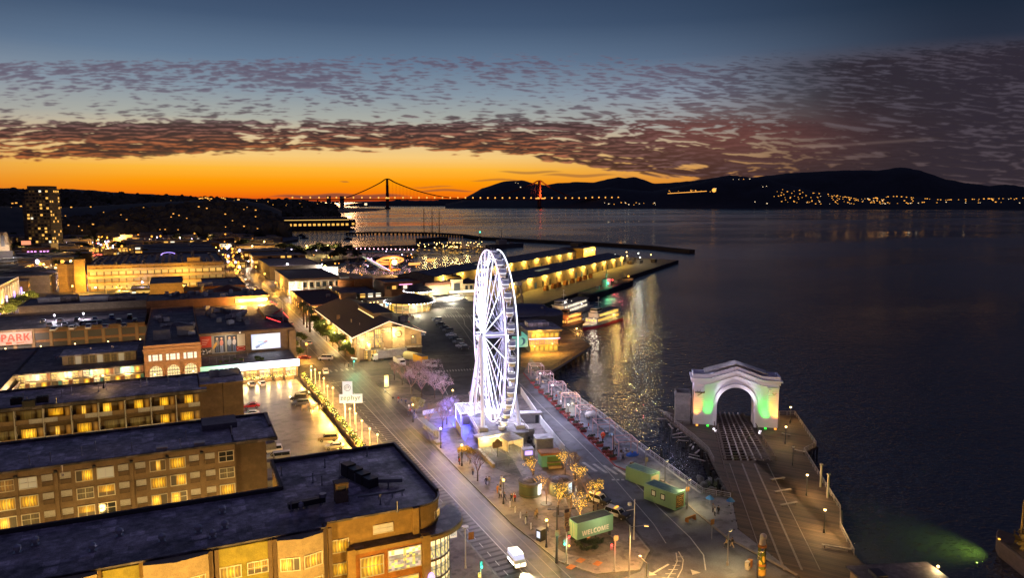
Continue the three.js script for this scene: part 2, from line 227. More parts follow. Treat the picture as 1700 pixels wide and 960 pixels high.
// ================= the setting: bay, land, streets =================
{
  const g = new THREE.PlaneGeometry(1, 1).rotateX(-Math.PI / 2), S = 44000; g.scale(S, 1, S); g.translate(9000, 0, -9000);
  const p = g.attributes.position, uv = g.attributes.uv; for (let i = 0; i < 4; i++) uv.setXY(i, p.getX(i) / 100, p.getZ(i) / 100);
  const m = mat(0.024, 0.028, 0.036, { specularIntensity: 1.7, roughness: 0.2, bumpMap: re(tWave, 1.55, 2.3), bumpScale: 0.62, roughnessMap: re(tSwell, 0.071, 0.11) });
  m.roughness = 0.25; setting('bay_water', g, m, -3);
}
const U45 = [0.766, -0.643], N45 = [-0.643, -0.766];
const pier45 = (s, n) => [178 + U45[0] * s + N45[0] * n, -359 + U45[1] * s + N45[1] * n];
const landPts = [[-3500, 500], [86, 500], [85, -79], [88.2, -96], [96.8, -107], [93.3, -111.3], [95.1, -123], [98.1, -141], [102.8, -165], [106.7, -192], [110.5, -214], [118, -240], [142, -300], [165, -345], [178, -359], pier45(12, 118),
  [181, -478], [170, -520], [160, -556], [140, -575], [122, -600], [110, -640], [120, -700], [158, -745], [228, -752], [226, -800], [190, -830], [175, -880], [130, -950], [118, -1000], [130, -1080], [170, -1150], [185, -1240], [175, -1330], [190, -1440], [200, -1560], [330, -1700], [300, -2000], [420, -2600], [700, -3600], [1200, -4700], [1500, -5500], [1400, -7500], [-6000, -7500], [-6000, 500]];
setting('city_ground', slab(landPts, -7, 0), M.asphalt);
setting('seawall', MG(landPts.slice(2, 13).map((p, i, a) => (i ? beam([a[i - 1][0], -2.4, a[i - 1][1]], [p[0], -2.4, p[1]], 0.5, 4.6) : null)).filter(Boolean)), M.concrete);
// the street with the tram tracks
const Y1 = 0.006, Y2 = 0.012, KERB = 0.14;
setting('tram_street', sheet([[43, 20], [59, -60], [59, -88], [54, -98], [53, -140], [54.2, -165], [57.2, -181], [56.5, -1050], [43, -1050]], Y1), M.street);
for (const x of [48.0, 49.5, 51.7, 53.2]) {
  const p = []; for (let z = -30; z > -900; z -= 30) p.push([x + (z < -165 ? 1.4 * ss(-165, -230, z) : 0) + (z > -110 ? -0.9 * ss(-110, -40, z) : 0), z]);
  setting('tram_rail', strip(p, 0.13, 0.02), M.steelRail);
}
{
  const line = (x, z0, z1, w = 0.16) => strip([[x, z0], [x, z1]], w, Y2), marks = [];
  marks.push(line(47.1, -30, -236), line(54.9, -262, -560, 0.2), line(46.6, -262, -560, 0.14));
  for (let z = -95; z > -236; z -= 3.4) marks.push(line(44.6, z, z - 1.7, 0.12));
  for (let k = 0; k < 6; k++) marks.push(strip([[44.5 + k * 1.9, -248], [44.5 + k * 1.9, -251.5]], 0.7, Y2), strip([[44.6 + k * 2.4, -84], [46 + k * 2.4, -88]], 0.9, Y2));
  marks.push(strip([[43.2, -205.5], [48, -206.5]], 0.5, Y2), strip([[43.2, -233], [49, -233]], 0.5, Y2));
  for (const [x, z] of [[43.8, -211], [45.2, -211.4], [46.6, -211.8], [43.9, -215], [45.3, -215.4]]) marks.push(strip([[x, z], [x + 0.7, z - 1.4]], 0.35, Y2), strip([[x + 0.6, z], [x, z - 1.4]], 0.28, Y2));
  setting('tram_street_markings', MG(marks), M.paint);
  const bars = []; for (let z = -52; z > -228; z -= 1.55) bars.push(strip([[43.3, z], [46.9, z - 0.3]], 0.62, 0.009));
  setting('paving_band', MG(bars), rough(0.05, 0.045, 0.05, 4));
}
setting('left_pavement', slab([[36, 20], [43, 20], [43, -234], [40, -238], [36, -238]], 0, KERB), M.walk);
setting('left_kerb', slab([[42.7, 20], [43.02, 20], [43.02, -234], [42.7, -234]], 0, KERB + 0.01), M.kerb);
setting('far_left_pavement', slab([[37, -262], [43, -262], [43, -980], [37, -980]], 0, KERB), M.walk);
setting('far_right_pavement', slab([[56.6, -264], [61, -264], [61, -980], [56.6, -980]], 0, KERB), M.walk);
setting('beach_street', sheet([[-79, -260], [-60, -260], [-60, -1050], [-79, -1050]], Y1), M.street);
setting('beach_street_pavement', slab([[-60, -300], [-56.5, -300], [-56.5, -640], [-60, -640]], 0, KERB), M.walk);
setting('beach_street_markings', MG([-300, -340, -380, -420, -460, -500, -540].map((z) => strip([[-66.5, z], [-66.5, z - 22]], 0.3, Y2))), M.paint);
setting('parking_lot', sheet([[14, -129], [36, -129], [35, -190], [34, -243], [14, -246]], Y1), M.lot);
{
  const b = []; for (let z = -150; z > -232; z -= 2.9) b.push(strip([[31.4, z], [33.6, z]], 0.12, Y2)); for (let x = 18; x < 30; x += 2.8) b.push(strip([[x, -238], [x, -242.5]], 0.12, Y2));
  setting('parking_lot_markings', MG(b), M.yellow);
}
// plaza between the two streets
const plaza = [[56, -236], [57.2, -181], [55.5, -171], [54.2, -164.5], [53.3, -140], [52.8, -115], [53.9, -99], [57.2, -93], [64, -91.3], [69.3, -96], [71.8, -106.5], [79.9, -140.4], [84.5, -162.8], [93.3, -194.6], [80, -200], [66, -205], [64, -236]];
setting('plaza_pavement', slab(plaza, 0, KERB), M.walk);
{
  const k = plaza.slice(0, 14); setting('plaza_kerb', MG(k.slice(1).map((p, i) => beam([k[i][0], 0.075, k[i][1]], [p[0], 0.075, p[1]], 0.3, 0.16))), M.kerb);
  const n = 36, c = at(972, 903), ring = []; for (let i = 0; i < n; i++) { const t = i / n * Math.PI * 2; ring.push([c.x + 5.2 * Math.cos(t), c.z + 4.6 * Math.sin(t)]); }
  setting('round_planting_bed', slab(ring, KERB, KERB + 0.02), stain(0.1, 0.075, 0.06, 6));
  const tiles = []; for (const [px, py] of [[964, 932], [992, 937], [948, 943]]) { const q = at(px, py); tiles.push(box(1.5, 0.02, 1.1, q.x, KERB, q.z, 0.5)); }
  setting('tactile_paving', MG(tiles), M.orangeTile);
  const joints = []; for (let z = -97; z > -160; z -= 3) joints.push(strip([[54, z], [70 + (-z - 100) * 0.17, z]], 0.05, KERB + 0.004)); for (let x = 56; x < 76; x += 3) joints.push(strip([[x, -97 - Math.max(0, x - 66) * 3], [x, -158]], 0.05, KERB + 0.004));
  setting('plaza_joints', MG(joints), M.darkWall);
}
// promenade road and promenade
setting('promenade_road', sheet([[93.3, -194.8], [99, -218], [105, -219], [101, -203], [92, -162], [85.6, -131.5], [86.8, -127], [90, -119.5], [86, -105], [84, -94], [85, -70], [60, -30], [59, -60], [58.6, -90], [64, -90.8], [70, -95.5], [72.3, -106], [80.4, -140.2], [85, -162.6]], Y1), stain(0.105, 0.105, 0.125, 16, { roughness: 0.6 }));
{
  const marks = [strip([[98.3, -208.6], [92.2, -180], [86.4, -148.9], [82.8, -131], [79, -116], [76, -104], [73.5, -97]], 0.16, Y2), strip([[85.2, -127], [83.2, -118], [81.3, -110.4], [78.6, -97], [76.6, -91], [73.6, -86.8]], 0.2, Y2)];
  for (let k = 0; k < 4; k++) { const a = at(968 + k * 17, 768 + k * 2.5), b = at(990 + k * 17, 783 + k * 2.5); marks.push(strip([a, b], 0.75, Y2)); }
  for (let k = 0; k < 3; k++) { const a = at(1018 + k * 8, 798); marks.push(strip([[a.x, a.z], [a.x + 0.35, a.z - 0.7]], 0.6, Y2)); }
  const tail = at(1110, 937), tip = at(1084, 952); marks.push(strip([tail, tip], 0.35, Y2));
  const d = tip.clone().sub(tail).normalize(), s = new THREE.Vector3(-d.z, 0, d.x); marks.push(sheet([tip.clone().addScaledVector(d, 1.1), tip.clone().addScaledVector(s, 0.75), tip.clone().addScaledVector(s, -0.75)], Y2));
  const c = at(1152, 950); marks.push(sheet([[c.x, c.z - 0.9], [c.x + 0.8, c.z + 0.6], [c.x - 0.8, c.z + 0.6]], Y2));
  const hatch = []; for (let k = 0; k < 6; k++) { const a = at(1124 - k * 4 + (k > 2 ? -k : 0), 925 + k * 7), b = at(1134 - k * 3, 925 + k * 7); marks.push(strip([a, b], 0.16, Y2)); }
  marks.push(strip([at(1122, 918), at(1124, 932), at(1118, 945), at(1108, 960)], 0.16, Y2), strip([at(1126, 916), at(1134, 930), at(1132, 945), at(1124, 960)], 0.16, Y2));
  setting('promenade_road_markings', MG(marks), M.paint);
}
const promEdge = [[118, -240], [110.5, -214.5], [106.7, -192], [102.8, -165], [98.1, -141], [95.1, -123], [93.3, -111.3], [96.6, -107]];
const promInner = [[85.5, -79.5], [84.3, -94], [86.2, -105], [90, -119.5], [86.8, -127], [85.6, -131.5], [92, -162], [101, -203], [105, -219]];
setting('promenade_pavement', slab([...promEdge, [88.2, -96], ...promInner], 0, KERB), M.prom);
setting('promenade_kerb', MG(promInner.slice(4).map((p, i, a) => (i ? beam([a[i - 1][0], 0.08, a[i - 1][1]], [p[0], 0.08, p[1]], 0.35, 0.17) : null)).filter(Boolean)), M.redkerb);
setting('promenade_lower_kerb', MG(promInner.slice(0, 5).map((p, i, a) => (i ? beam([a[i - 1][0], 0.08, a[i - 1][1]], [p[0], 0.08, p[1]], 0.4, 0.17) : null)).filter(Boolean)), M.timberPale);
setting('kerb_ramp', sheet([at(1032, 754), at(1052, 760), at(1040, 772), at(1030, 768)], KERB + 0.005), M.walk);
// car park behind the wheel: painted bars, lane lines
{
  const b = []; for (let k = 0; k < 20; k++) { const x = 72.8 + k * 0.98, z = -234 + k * 0.19; b.push(strip([[x, z], [x + 0.5, z - 2.4]], 0.45, Y2)); }
  for (let k = 0; k < 11; k++) { const a = at(731 + k * 3.6, 508 + k * 0.25), c = at(735 + k * 3.6, 512 + k * 0.25); b.push(strip([a, c], 0.7, Y2)); const e = at(738 + k * 4.4, 523), f = at(742 + k * 4.4, 527); b.push(strip([e, f], 0.6, Y2)); }
  b.push(strip([at(757, 516), at(770, 530), at(772, 540), at(790, 560)], 0.3, Y2), strip([at(775, 520), at(783, 532), at(786, 545)], 0.3, Y2), strip([at(748, 520), at(768, 545), at(786, 572)], 0.2, Y2), strip([at(722, 591), at(793, 589)], 0.2, Y2), strip([at(728, 625), at(748, 665)], 0.2, Y2));
  setting('car_park_markings', MG(b), M.paint);
}
// pier 45 and the breakwaters
setting('fishing_pier', slab([pier45(0, 0), pier45(356, 0), pier45(372, 60), pier45(372, 122), pier45(250, 126), pier45(12, 117.9)], -2.2, -0.05), rough(0.26, 0.22, 0.14, 12));
setting('fishing_pier_edge', MG([beam([...mid3(pier45(0, -0.3))], [...mid3(pier45(357, -0.3))], 0.8, 3.4), beam([...mid3(pier45(357, -0.3))], [...mid3(pier45(373, 61))], 0.8, 3.4)]), M.pile);
function mid3(p, y = -1.9) { return [p[0], y, p[1]]; }
setting('breakwater', MG([[800, 396, 900, 401], [900, 401, 1000, 406], [1000, 406, 1080, 411], [1080, 411, 1148, 418]].map(([a, b, c, d]) => { const p = at(a, b, -1), q = at(c, d, -1); return beam([p.x, -1, p.z], [q.x, -1, q.z], 9, 4.5); })), M.pile);
{ // the curved pier of the swimming cove
  const P = [[576, 388], [620, 386.5], [680, 387], [730, 388.5], [770, 391], [796, 395]].map(([x, y]) => at(x, y, 0)), g = [];
  for (let i = 1; i < P.length; i++) { g.push(beam([P[i - 1].x, 0.6, P[i - 1].z], [P[i].x, 0.6, P[i].z], 8, 2.6)); for (let k = 0; k < 9; k++) { const q = P[i - 1].clone().lerp(P[i], k / 9); g.push(box(3, 4, 3, q.x, -4, q.z)); } }
  one('curved_cove_pier', 'long dark curved pier with arched piles across the cove below the bridge', 'pier', MG(g), M.pile);
}
// hills
function range(name, prof, D, depth, m, baseY = -3, seg = 6) {   // a ridge whose skyline height is given along its bearing; the slope runs forward and back
  const pos = [], uv = [], idx = [], n = prof.length > 2 ? 260 : 40, x0 = prof[0][0], x1 = prof[prof.length - 1][0], rows = 26;
  for (let i = 0; i <= n; i++) {
    const px = mix(x0, x1, i / n), top = elevY(px, curve(px, prof), D) + 3 * (fbm(px * 0.12, D * 0.01, 4) - 0.5) * D / 2500;
    for (let j = 0; j <= rows; j++) {
      const t = j / rows, f = t < 0.62 ? ss(0, 0.62, t) : 1 - ss(0.62, 1, t) * 0.9, d = D + (t - 0.62) * depth, q = atD(px, d);
      const y = mix(baseY - 4, top, Math.pow(f, 0.8)) * 1 + (f > 0.02 && f < 0.98 ? (fbm(q.x * 6 / depth, q.z * 6 / depth, 5) - 0.5) * 0.34 * (top - baseY) * f * (1 - f) * 3 : 0);
      pos.push(q.x, y, q.z); uv.push(q.x, q.z);
      if (i && j) { const a = (i - 1) * (rows + 1) + j - 1, b = a + 1, c = a + rows + 1, e = c + 1; idx.push(a, c, b, b, c, e); }
    }
  }
  const g = new THREE.BufferGeometry(); g.setAttribute('position', new THREE.Float32BufferAttribute(pos, 3)); g.setAttribute('uv', new THREE.Float32BufferAttribute(uv, 2)); g.setIndex(idx); g.computeVertexNormals();
  return setting(name, g, m);
}
const marinFront = [[740, 339], [780, 331], [850, 331.5], [900, 328], [960, 318], [1010, 312], [1080, 318], [1140, 306], [1190, 297], [1225, 297], [1262, 296], [1300, 306], [1350, 318], [1420, 329], [1480, 325], [1560, 331], [1720, 327], [1760, 330]];
const marinBack = [[766, 332], [785, 322], [800, 313], [838, 301], [868, 299.5], [884, 304], [906, 308], [925, 304], [955, 302.5], [985, 303], [1005, 298], [1024, 294.5], [1036, 296], [1052, 294], [1070, 300], [1082, 305], [1125, 302.5], [1165, 298], [1205, 291], [1245, 295], [1300, 288], [1370, 284], [1432, 282.5], [1448, 284], [1478, 279], [1492, 278], [1520, 284], [1560, 297], [1600, 305], [1636, 309], [1662, 306], [1700, 312], [1780, 316], [1900, 322]];
range('headland_back', marinBack, 8600, 2600, M.hillBare); range('headland_front', marinFront, 6900, 1500, M.hillBare);
range('outer_headland', [[560, 342], [590, 338], [620, 335], [660, 332.5], [720, 333], [760, 331], [800, 329]], 9300, 900, M.hillBare);
range('city_ridge', [[-420, 300], [-200, 309], [-60, 312], [20, 312.5], [60, 315], [120, 314], [160, 316], [210, 321], [245, 322], [300, 325], [350, 328], [420, 330], [480, 331], [520, 334], [548, 338], [562, 343]], 4300, 2600, M.hill, 0);
range('middle_ridge', [[-420, 330], [-60, 338], [60, 346], [140, 344], [230, 338], [330, 333], [400, 333], [440, 338], [470, 350]], 1900, 900, M.hill, 0);
// wooded point in front: crowns in one mass, far too many to count
{
  const g = new THREE.IcosahedronGeometry(1, 1), p = g.attributes.position; for (let i = 0; i < p.count; i++) { const v = new THREE.Vector3().fromBufferAttribute(p, i), s = 0.7 + 0.6 * hash(Math.round(v.x * 40) + Math.round(v.y * 40) * 7, Math.round(v.z * 40)); p.setXYZ(i, v.x * s, v.y * s, v.z * s); } g.computeVertexNormals();
  const N = 3300, im = new THREE.InstancedMesh(g, M.forest, N), m4 = new THREE.Matrix4(), q = new THREE.Quaternion(), col = new THREE.Color();
  for (let i = 0; i < N; i++) {
    const near = i < 2100, px = near ? 60 + 415 * Math.pow(rnd(), 0.7) : rr(-30, 560), D = near ? rr(1250, 1500) : rr(2100, 4100);
    const y0 = near ? mix(0, 58 + D * (334 - curve(px, [[60, 364], [120, 358], [190, 352], [250, 345], [330, 338], [400, 337], [430, 347], [455, 352], [475, 372]])) / FOC - 18, ss(1250, 1480, D)) : Math.max(0, elevY(px, curve(px, [[0, 316], [100, 317], [210, 323], [350, 330], [480, 333], [560, 341]]), D) - 14) * ss(1500, 4100, D);
    const c = atD(px, D, y0), s = near ? rr(6, 13) : rr(8, 16);
    m4.compose(c.setY(y0 + s * 0.6), q.setFromAxisAngle(new THREE.Vector3(0, 1, 0), rr(0, 6)), new THREE.Vector3(s, s * rr(0.8, 1.3), s)); im.setMatrixAt(i, m4); im.setColorAt(i, col.setScalar(rr(0.5, 1.3)));
  }
  im.name = 'far_woods'; im.userData = { kind: 'stuff' }; im.castShadow = im.receiveShadow = true; scene.add(im);
}

// ================= builders =================
// a building: walls, roof sheet, parapet; windows are added to its faces
function house(name, label, cat, x0, x1, z0, z1, h, wall, roof, o = {}) {   // z0 is the face towards the camera (larger z)
  const cx = (x0 + x1) / 2, cz = (z0 + z1) / 2, w = x1 - x0, d = z0 - z1, t = T(name, label, cat, [cx, o.y ?? 0, cz], 0, o.group), pp = o.parapet ?? 0.7;
  part(t, 'wall', box(w, h, d), wall);
  part(t, 'roof', box(w - 0.5, 0.06, d - 0.5, 0, h, 0), roof);
  if (pp) part(t, 'parapet', MG([box(w + 0.1, pp, 0.3, 0, h, d / 2 - 0.1), box(w + 0.1, pp, 0.3, 0, h, -d / 2 + 0.1), box(0.3, pp, d - 0.5, w / 2 - 0.1, h, 0), box(0.3, pp, d - 0.5, -w / 2 + 0.1, h, 0)]), o.trim ?? wall);
  t.dim = { w, d, h };
  return t;
}
const frameGeo = (w, h, f = 0.1, d = 0.14, bars = 1, hb = 0) => {
  const key = ['fr', w, h, f, d, bars, hb].join(); if (gcache.has(key)) return gcache.get(key);
  const g = [box(w, f, d, 0, 0, 0), box(w, f, d, 0, h - f, 0), box(f, h - 2 * f, d, -w / 2 + f / 2, f, 0), box(f, h - 2 * f, d, w / 2 - f / 2, f, 0)];
  for (let i = 1; i <= bars; i++) g.push(box(f * 0.7, h - 2 * f, d * 0.8, -w / 2 + w * i / (bars + 1), f, 0));
  for (let i = 1; i <= hb; i++) g.push(box(w - 2 * f, f * 0.7, d * 0.7, 0, h * i / (hb + 1), 0));
  const r = MG(g); gcache.set(key, r); return r;
};
const paneGeo = (w, h) => { const key = 'pn' + w + ',' + h; if (!gcache.has(key)) { const g = new THREE.BoxGeometry(w, h, 0.04); g.translate(0, h / 2, 0); gcache.set(key, g); } return gcache.get(key); };
// a window with a frame and a pane; face 0 looks to +Z, 1 to +X, 2 to -X, 3 to -Z
function win(t, face, u, y, w, h, pane, frame = M.alum, bars = 1, hb = 0, proud = 0.05) {
  const { w: W, d: D } = t.dim, ry = [0, Math.PI / 2, -Math.PI / 2, Math.PI][face], off = (face === 0 || face === 3 ? D : W) / 2 + proud;
  const p = [[u, off], [off, -u], [-off, u], [-u, -off]][face];
  const f = part(t, 'window', frameGeo(w, h, Math.min(0.12, w * 0.07), 0.16, bars, hb), frame, p[0], y, p[1], ry);
  part(f, 'pane', paneGeo(w - 0.1, h - 0.1), pane, 0, 0.05, -0.035); return f;
}
function farWin(t, face, u, y, w, h, pane) {
  const { w: W, d: D } = t.dim, ry = [0, Math.PI / 2, -Math.PI / 2, Math.PI][face], off = (face === 0 || face === 3 ? D : W) / 2 + 0.02, p = [[u, off], [off, -u], [-off, u], [-u, -off]][face];
  return part(t, 'window', paneGeo(w, h), pane, p[0], y, p[1], ry);
}
// roof plant
const ventGeo = MG([cyl(0.28, 0.28, 0.5, 0, 0, 0, 8), cyl(0.5, 0.42, 0.4, 0, 0.5, 0, 8), cyl(0.5, 0.06, 0.3, 0, 0.9, 0, 8), box(0.9, 0.12, 0.9)]), pipeGeo = MG([cyl(0.09, 0.09, 1.5, 0, 0, 0, 6), cyl(0.16, 0.16, 0.12, 0, 1.5, 0, 6), cyl(0.25, 0.16, 0.2, 0, 0, 0, 6)]);
const acGeo = MG([box(2.2, 1.3, 1.6, 0, 0.2), cyl(0.5, 0.5, 0.18, -0.5, 1.5, 0, 10), cyl(0.5, 0.5, 0.18, 0.55, 1.5, 0, 10), box(0.2, 0.2, 1.6, -0.9), box(0.2, 0.2, 1.6, 0.9)]);
// cars: an extruded side profile, glass house, four wheels, lamps
const profile = (pts) => { const s = new THREE.Shape(); pts.forEach(([x, y], i) => (i ? s.lineTo(x, y) : s.moveTo(x, y))); return s; };
const ext = (pts, w, b = 0.08) => new THREE.ExtrudeGeometry(profile(pts), { depth: w - 2 * b, bevelEnabled: true, bevelSize: b, bevelThickness: b, bevelOffset: -b, bevelSegments: 2 }).translate(0, 0, -(w - 2 * b) / 2).rotateY(-Math.PI / 2);
const CARS = {   // front points to -Z after the turn: x of the profile is length
  sedan: { L: 4.6, body: [[-2.3, 0.3], [-2.3, 0.75], [-2.1, 0.92], [-1.1, 0.98], [1.45, 1.0], [2.25, 0.86], [2.3, 0.35]], roof: [[-1.2, 0.95], [-0.35, 1.44], [1.0, 1.45], [1.8, 0.98]], wh: 1.4 },
  suv: { L: 4.8, body: [[-2.4, 0.35], [-2.4, 0.9], [-2.2, 1.08], [-1.2, 1.14], [2.35, 1.12], [2.4, 0.4]], roof: [[-1.3, 1.1], [-0.6, 1.76], [2.05, 1.8], [2.35, 1.1]], wh: 1.45 },
  van: { L: 5.2, body: [[-2.6, 0.35], [-2.6, 1.0], [-1.9, 1.25], [2.55, 1.25], [2.6, 0.4]], roof: [[-1.95, 1.22], [-1.1, 2.0], [2.5, 2.05], [2.58, 1.22]], wh: 1.6 },
};
for (const k of Object.values(CARS)) {
  k.gBody = ext(k.body, 1.84, 0.1); k.gRoof = MG([ext(k.roof.map(([x, y], i) => [x * 0.98 + (i === 0 ? 0.1 : i === 3 ? -0.1 : 0), y - 0.04]), 1.62, 0.06)]);
  const [a, b, c, d] = k.roof; k.gTop = MG([box(1.5, 0.07, Math.abs(c[0] - b[0]) + 0.1, 0, b[1] - 0.06, (b[0] + c[0]) / 2), ...[-1, 1].flatMap((s) => [bar([s * 0.77, a[1], a[0] + 0.1], [s * 0.72, b[1], b[0]], 0.05), bar([s * 0.77, d[1], d[0] - 0.1], [s * 0.72, c[1], c[0]], 0.05), bar([s * 0.79, a[1], (b[0] + c[0]) / 2], [s * 0.74, b[1], (b[0] + c[0]) / 2], 0.05)])]);
}
const wheelGeo = new THREE.CylinderGeometry(0.34, 0.34, 0.22, 14).rotateZ(Math.PI / 2), hubGeo = new THREE.CylinderGeometry(0.2, 0.2, 0.24, 8).rotateZ(Math.PI / 2);
const PAINT = {}; for (const [n, r, g, b] of [['white', 0.7, 0.7, 0.7], ['black', 0.02, 0.02, 0.025], ['silver', 0.42, 0.42, 0.44], ['dark grey', 0.09, 0.09, 0.1], ['red', 0.45, 0.015, 0.02], ['blue', 0.04, 0.08, 0.2], ['tan', 0.42, 0.33, 0.2], ['maroon', 0.14, 0.02, 0.025]]) PAINT[n] = mat(r, g, b, { roughness: 0.35, clearcoat: 0.8, clearcoatRoughness: 0.08 });
function car(kind, color, p, ry, label, o = {}) {
  const k = CARS[kind]; label ||= color + ' ' + (kind === 'suv' ? 'SUV' : kind) + ' parked in the rows on the roof of the dark brick garage';
  const t = T(o.name ?? (kind === 'suv' ? 'parked_suv' : kind === 'van' ? 'parked_van' : 'parked_car'), label, kind === 'suv' ? 'SUV' : kind === 'van' ? 'van' : 'car', p, ry, o.group), h = k.L / 2;
  part(t, 'body', k.gBody, PAINT[color]); part(t, 'cabin_glass', k.gRoof, M.carGlass); part(t, 'roof', k.gTop, o.roof ?? PAINT[color]);
  for (const s of [-1, 1]) { for (const z of [-k.wh, k.wh]) { const w = part(t, 'wheel', wheelGeo, M.tyre, s * 0.82, 0.34, z); part(w, 'rim', hubGeo, M.rim); } part(t, 'headlight', box(0.4, 0.16, 0.06), o.lit ? M.head : M.alum, s * 0.62, 0.68, -h - 0.01); part(t, 'taillight', box(0.3, 0.18, 0.06), o.lit ? M.tail : PAINT.red, s * 0.66, 0.74, h + 0.01); }
  return t;
}
// lamps
function cobra(p, ry, H, arm, color, I, label, o = {}) {
  const t = T('street_lamp', label, 'street lamp', p, ry, o.group), em = glow(...color, o.s ?? 6);
  part(t, 'post', MG([cyl(0.13, 0.08, H), cyl(0.22, 0.2, 0.6), bar([0, H - 0.3, 0], [arm, H + 0.15, 0], 0.06, 0.05)]), o.post ?? M.grayPaint);
  part(t, 'lamp_head', box(0.8, 0.16, 0.34, arm, H + 0.1, 0), o.post ?? M.grayPaint); part(t, 'lamp_lens', box(0.62, 0.1, 0.28, arm, H, 0), em);
  if (I) spot(t, ...color, I, [arm, H - 0.06, 0], [arm, 0, 0], 1.25, 0.7, 8);
  return t;
}
function globe(p, H, r, color, I, label, o = {}) {
  const t = T(o.name ?? 'globe_lamp', label, 'street lamp', p, o.ry ?? 0, o.group);
  part(t, 'post', MG([cyl(0.11, 0.07, H), cyl(0.24, 0.16, 0.7), cyl(0.06, 0.09, 0.14, 0, H, 0), ...(o.banner ? [bar([0, H * 0.8, 0], [0.7, H * 0.8, 0], 0.03)] : [])]), o.post ?? M.blackPaint);
  part(t, 'lamp_globe', ball(r, 0, H + 0.14 + r * 0.8, 0, 10), o.mat ?? glow(...color, o.s ?? 7));
  if (o.cap) part(t, 'cap', cyl(r * 1.15, 0.04, r * 0.7, 0, H + 0.14 + r * 1.5, 0), o.post ?? M.blackPaint);
  if (I) lampLight(t, ...color, I * 0.28, 0, H + 0.14 + r * 0.8, 0, r / 0.02 * 0.7);
  return t;
}
// trees
function branches(opt) {    // recursive bare crown: list of segments and its tips
  const seg = [], tips = [];
  const go = (p, d, L, r, n) => {
    const q = p.clone().addScaledVector(d, L); seg.push([p, q, r, r * 0.68]);
    if (n === 0 || r < 0.006) { tips.push(q); return; }
    const k = n === opt.n ? opt.first : 2 + (rnd() < 0.45 ? 1 : 0);
    for (let i = 0; i < k; i++) {
      const a = (i / k + rr(-0.15, 0.15)) * 6.283, s = opt.spread * rr(0.7, 1.25), side = new THREE.Vector3(Math.cos(a), 0, Math.sin(a)), e = d.clone().multiplyScalar(1).addScaledVector(side, s).add(new THREE.Vector3(0, opt.up ?? 0.12, 0)).normalize();
      go(q, e, L * rr(0.62, 0.86), r * 0.66, n - 1);
    }
  };
  go(new THREE.Vector3(), new THREE.Vector3(rr(-0.05, 0.05), 1, rr(-0.05, 0.05)).normalize(), opt.trunk, opt.r, opt.n);
  return { seg, tips };
}
const segGeo = (seg, lo, hi) => MG(seg.slice(lo, hi).map(([a, b, r0, r1]) => bar(a.toArray(), b.toArray(), r0, r1, r0 > 0.06 ? 6 : 3)));
const leafQuad = (() => { const g = new THREE.BufferGeometry(); g.setAttribute('position', new THREE.Float32BufferAttribute([0, 0, 0, 0.5, 0.12, 0.5, 0, 0, 1, -0.5, 0.12, 0.5], 3)); g.setAttribute('uv', new THREE.Float32BufferAttribute([0, 0, 1, 0.5, 0, 1, 0, 0.5], 2)); g.setIndex([0, 1, 2, 0, 2, 3]); g.computeVertexNormals(); return g.toNonIndexed(); })();
function leafGeo(points, n, size, spread) {
  const P = [], Nn = [], UV = [], v = new THREE.Vector3(), q = new THREE.Quaternion(), e = new THREE.Euler(), lp = leafQuad.attributes.position, ln = leafQuad.attributes.normal;
  for (let i = 0; i < n; i++) {
    const c = pick(points), s = size * rr(0.6, 1.3), o = [rr(-spread, spread), rr(-spread, spread), rr(-spread, spread)]; q.setFromEuler(e.set(rr(0, 6), rr(0, 6), rr(0, 6)));
    for (let k = 0; k < lp.count; k++) { v.fromBufferAttribute(lp, k).multiplyScalar(s).applyQuaternion(q); P.push(c.x + o[0] + v.x, c.y + o[1] + v.y, c.z + o[2] + v.z); v.fromBufferAttribute(ln, k).applyQuaternion(q); Nn.push(v.x, v.y, v.z); UV.push(0, 0); }
  }
  const g = new THREE.BufferGeometry(); g.setAttribute('position', new THREE.Float32BufferAttribute(P, 3)); g.setAttribute('normal', new THREE.Float32BufferAttribute(Nn, 3)); g.setAttribute('uv', new THREE.Float32BufferAttribute(UV, 2)); return g;
}
function bulbsGeo(points, n, r, spread) { const b = new THREE.OctahedronGeometry(r), L = []; for (let i = 0; i < n; i++) { const c = pick(points); L.push(b.clone().translate(c.x + rr(-spread, spread), c.y + rr(-spread, spread), c.z + rr(-spread, spread))); } return MG(L); }
const TREES = {};
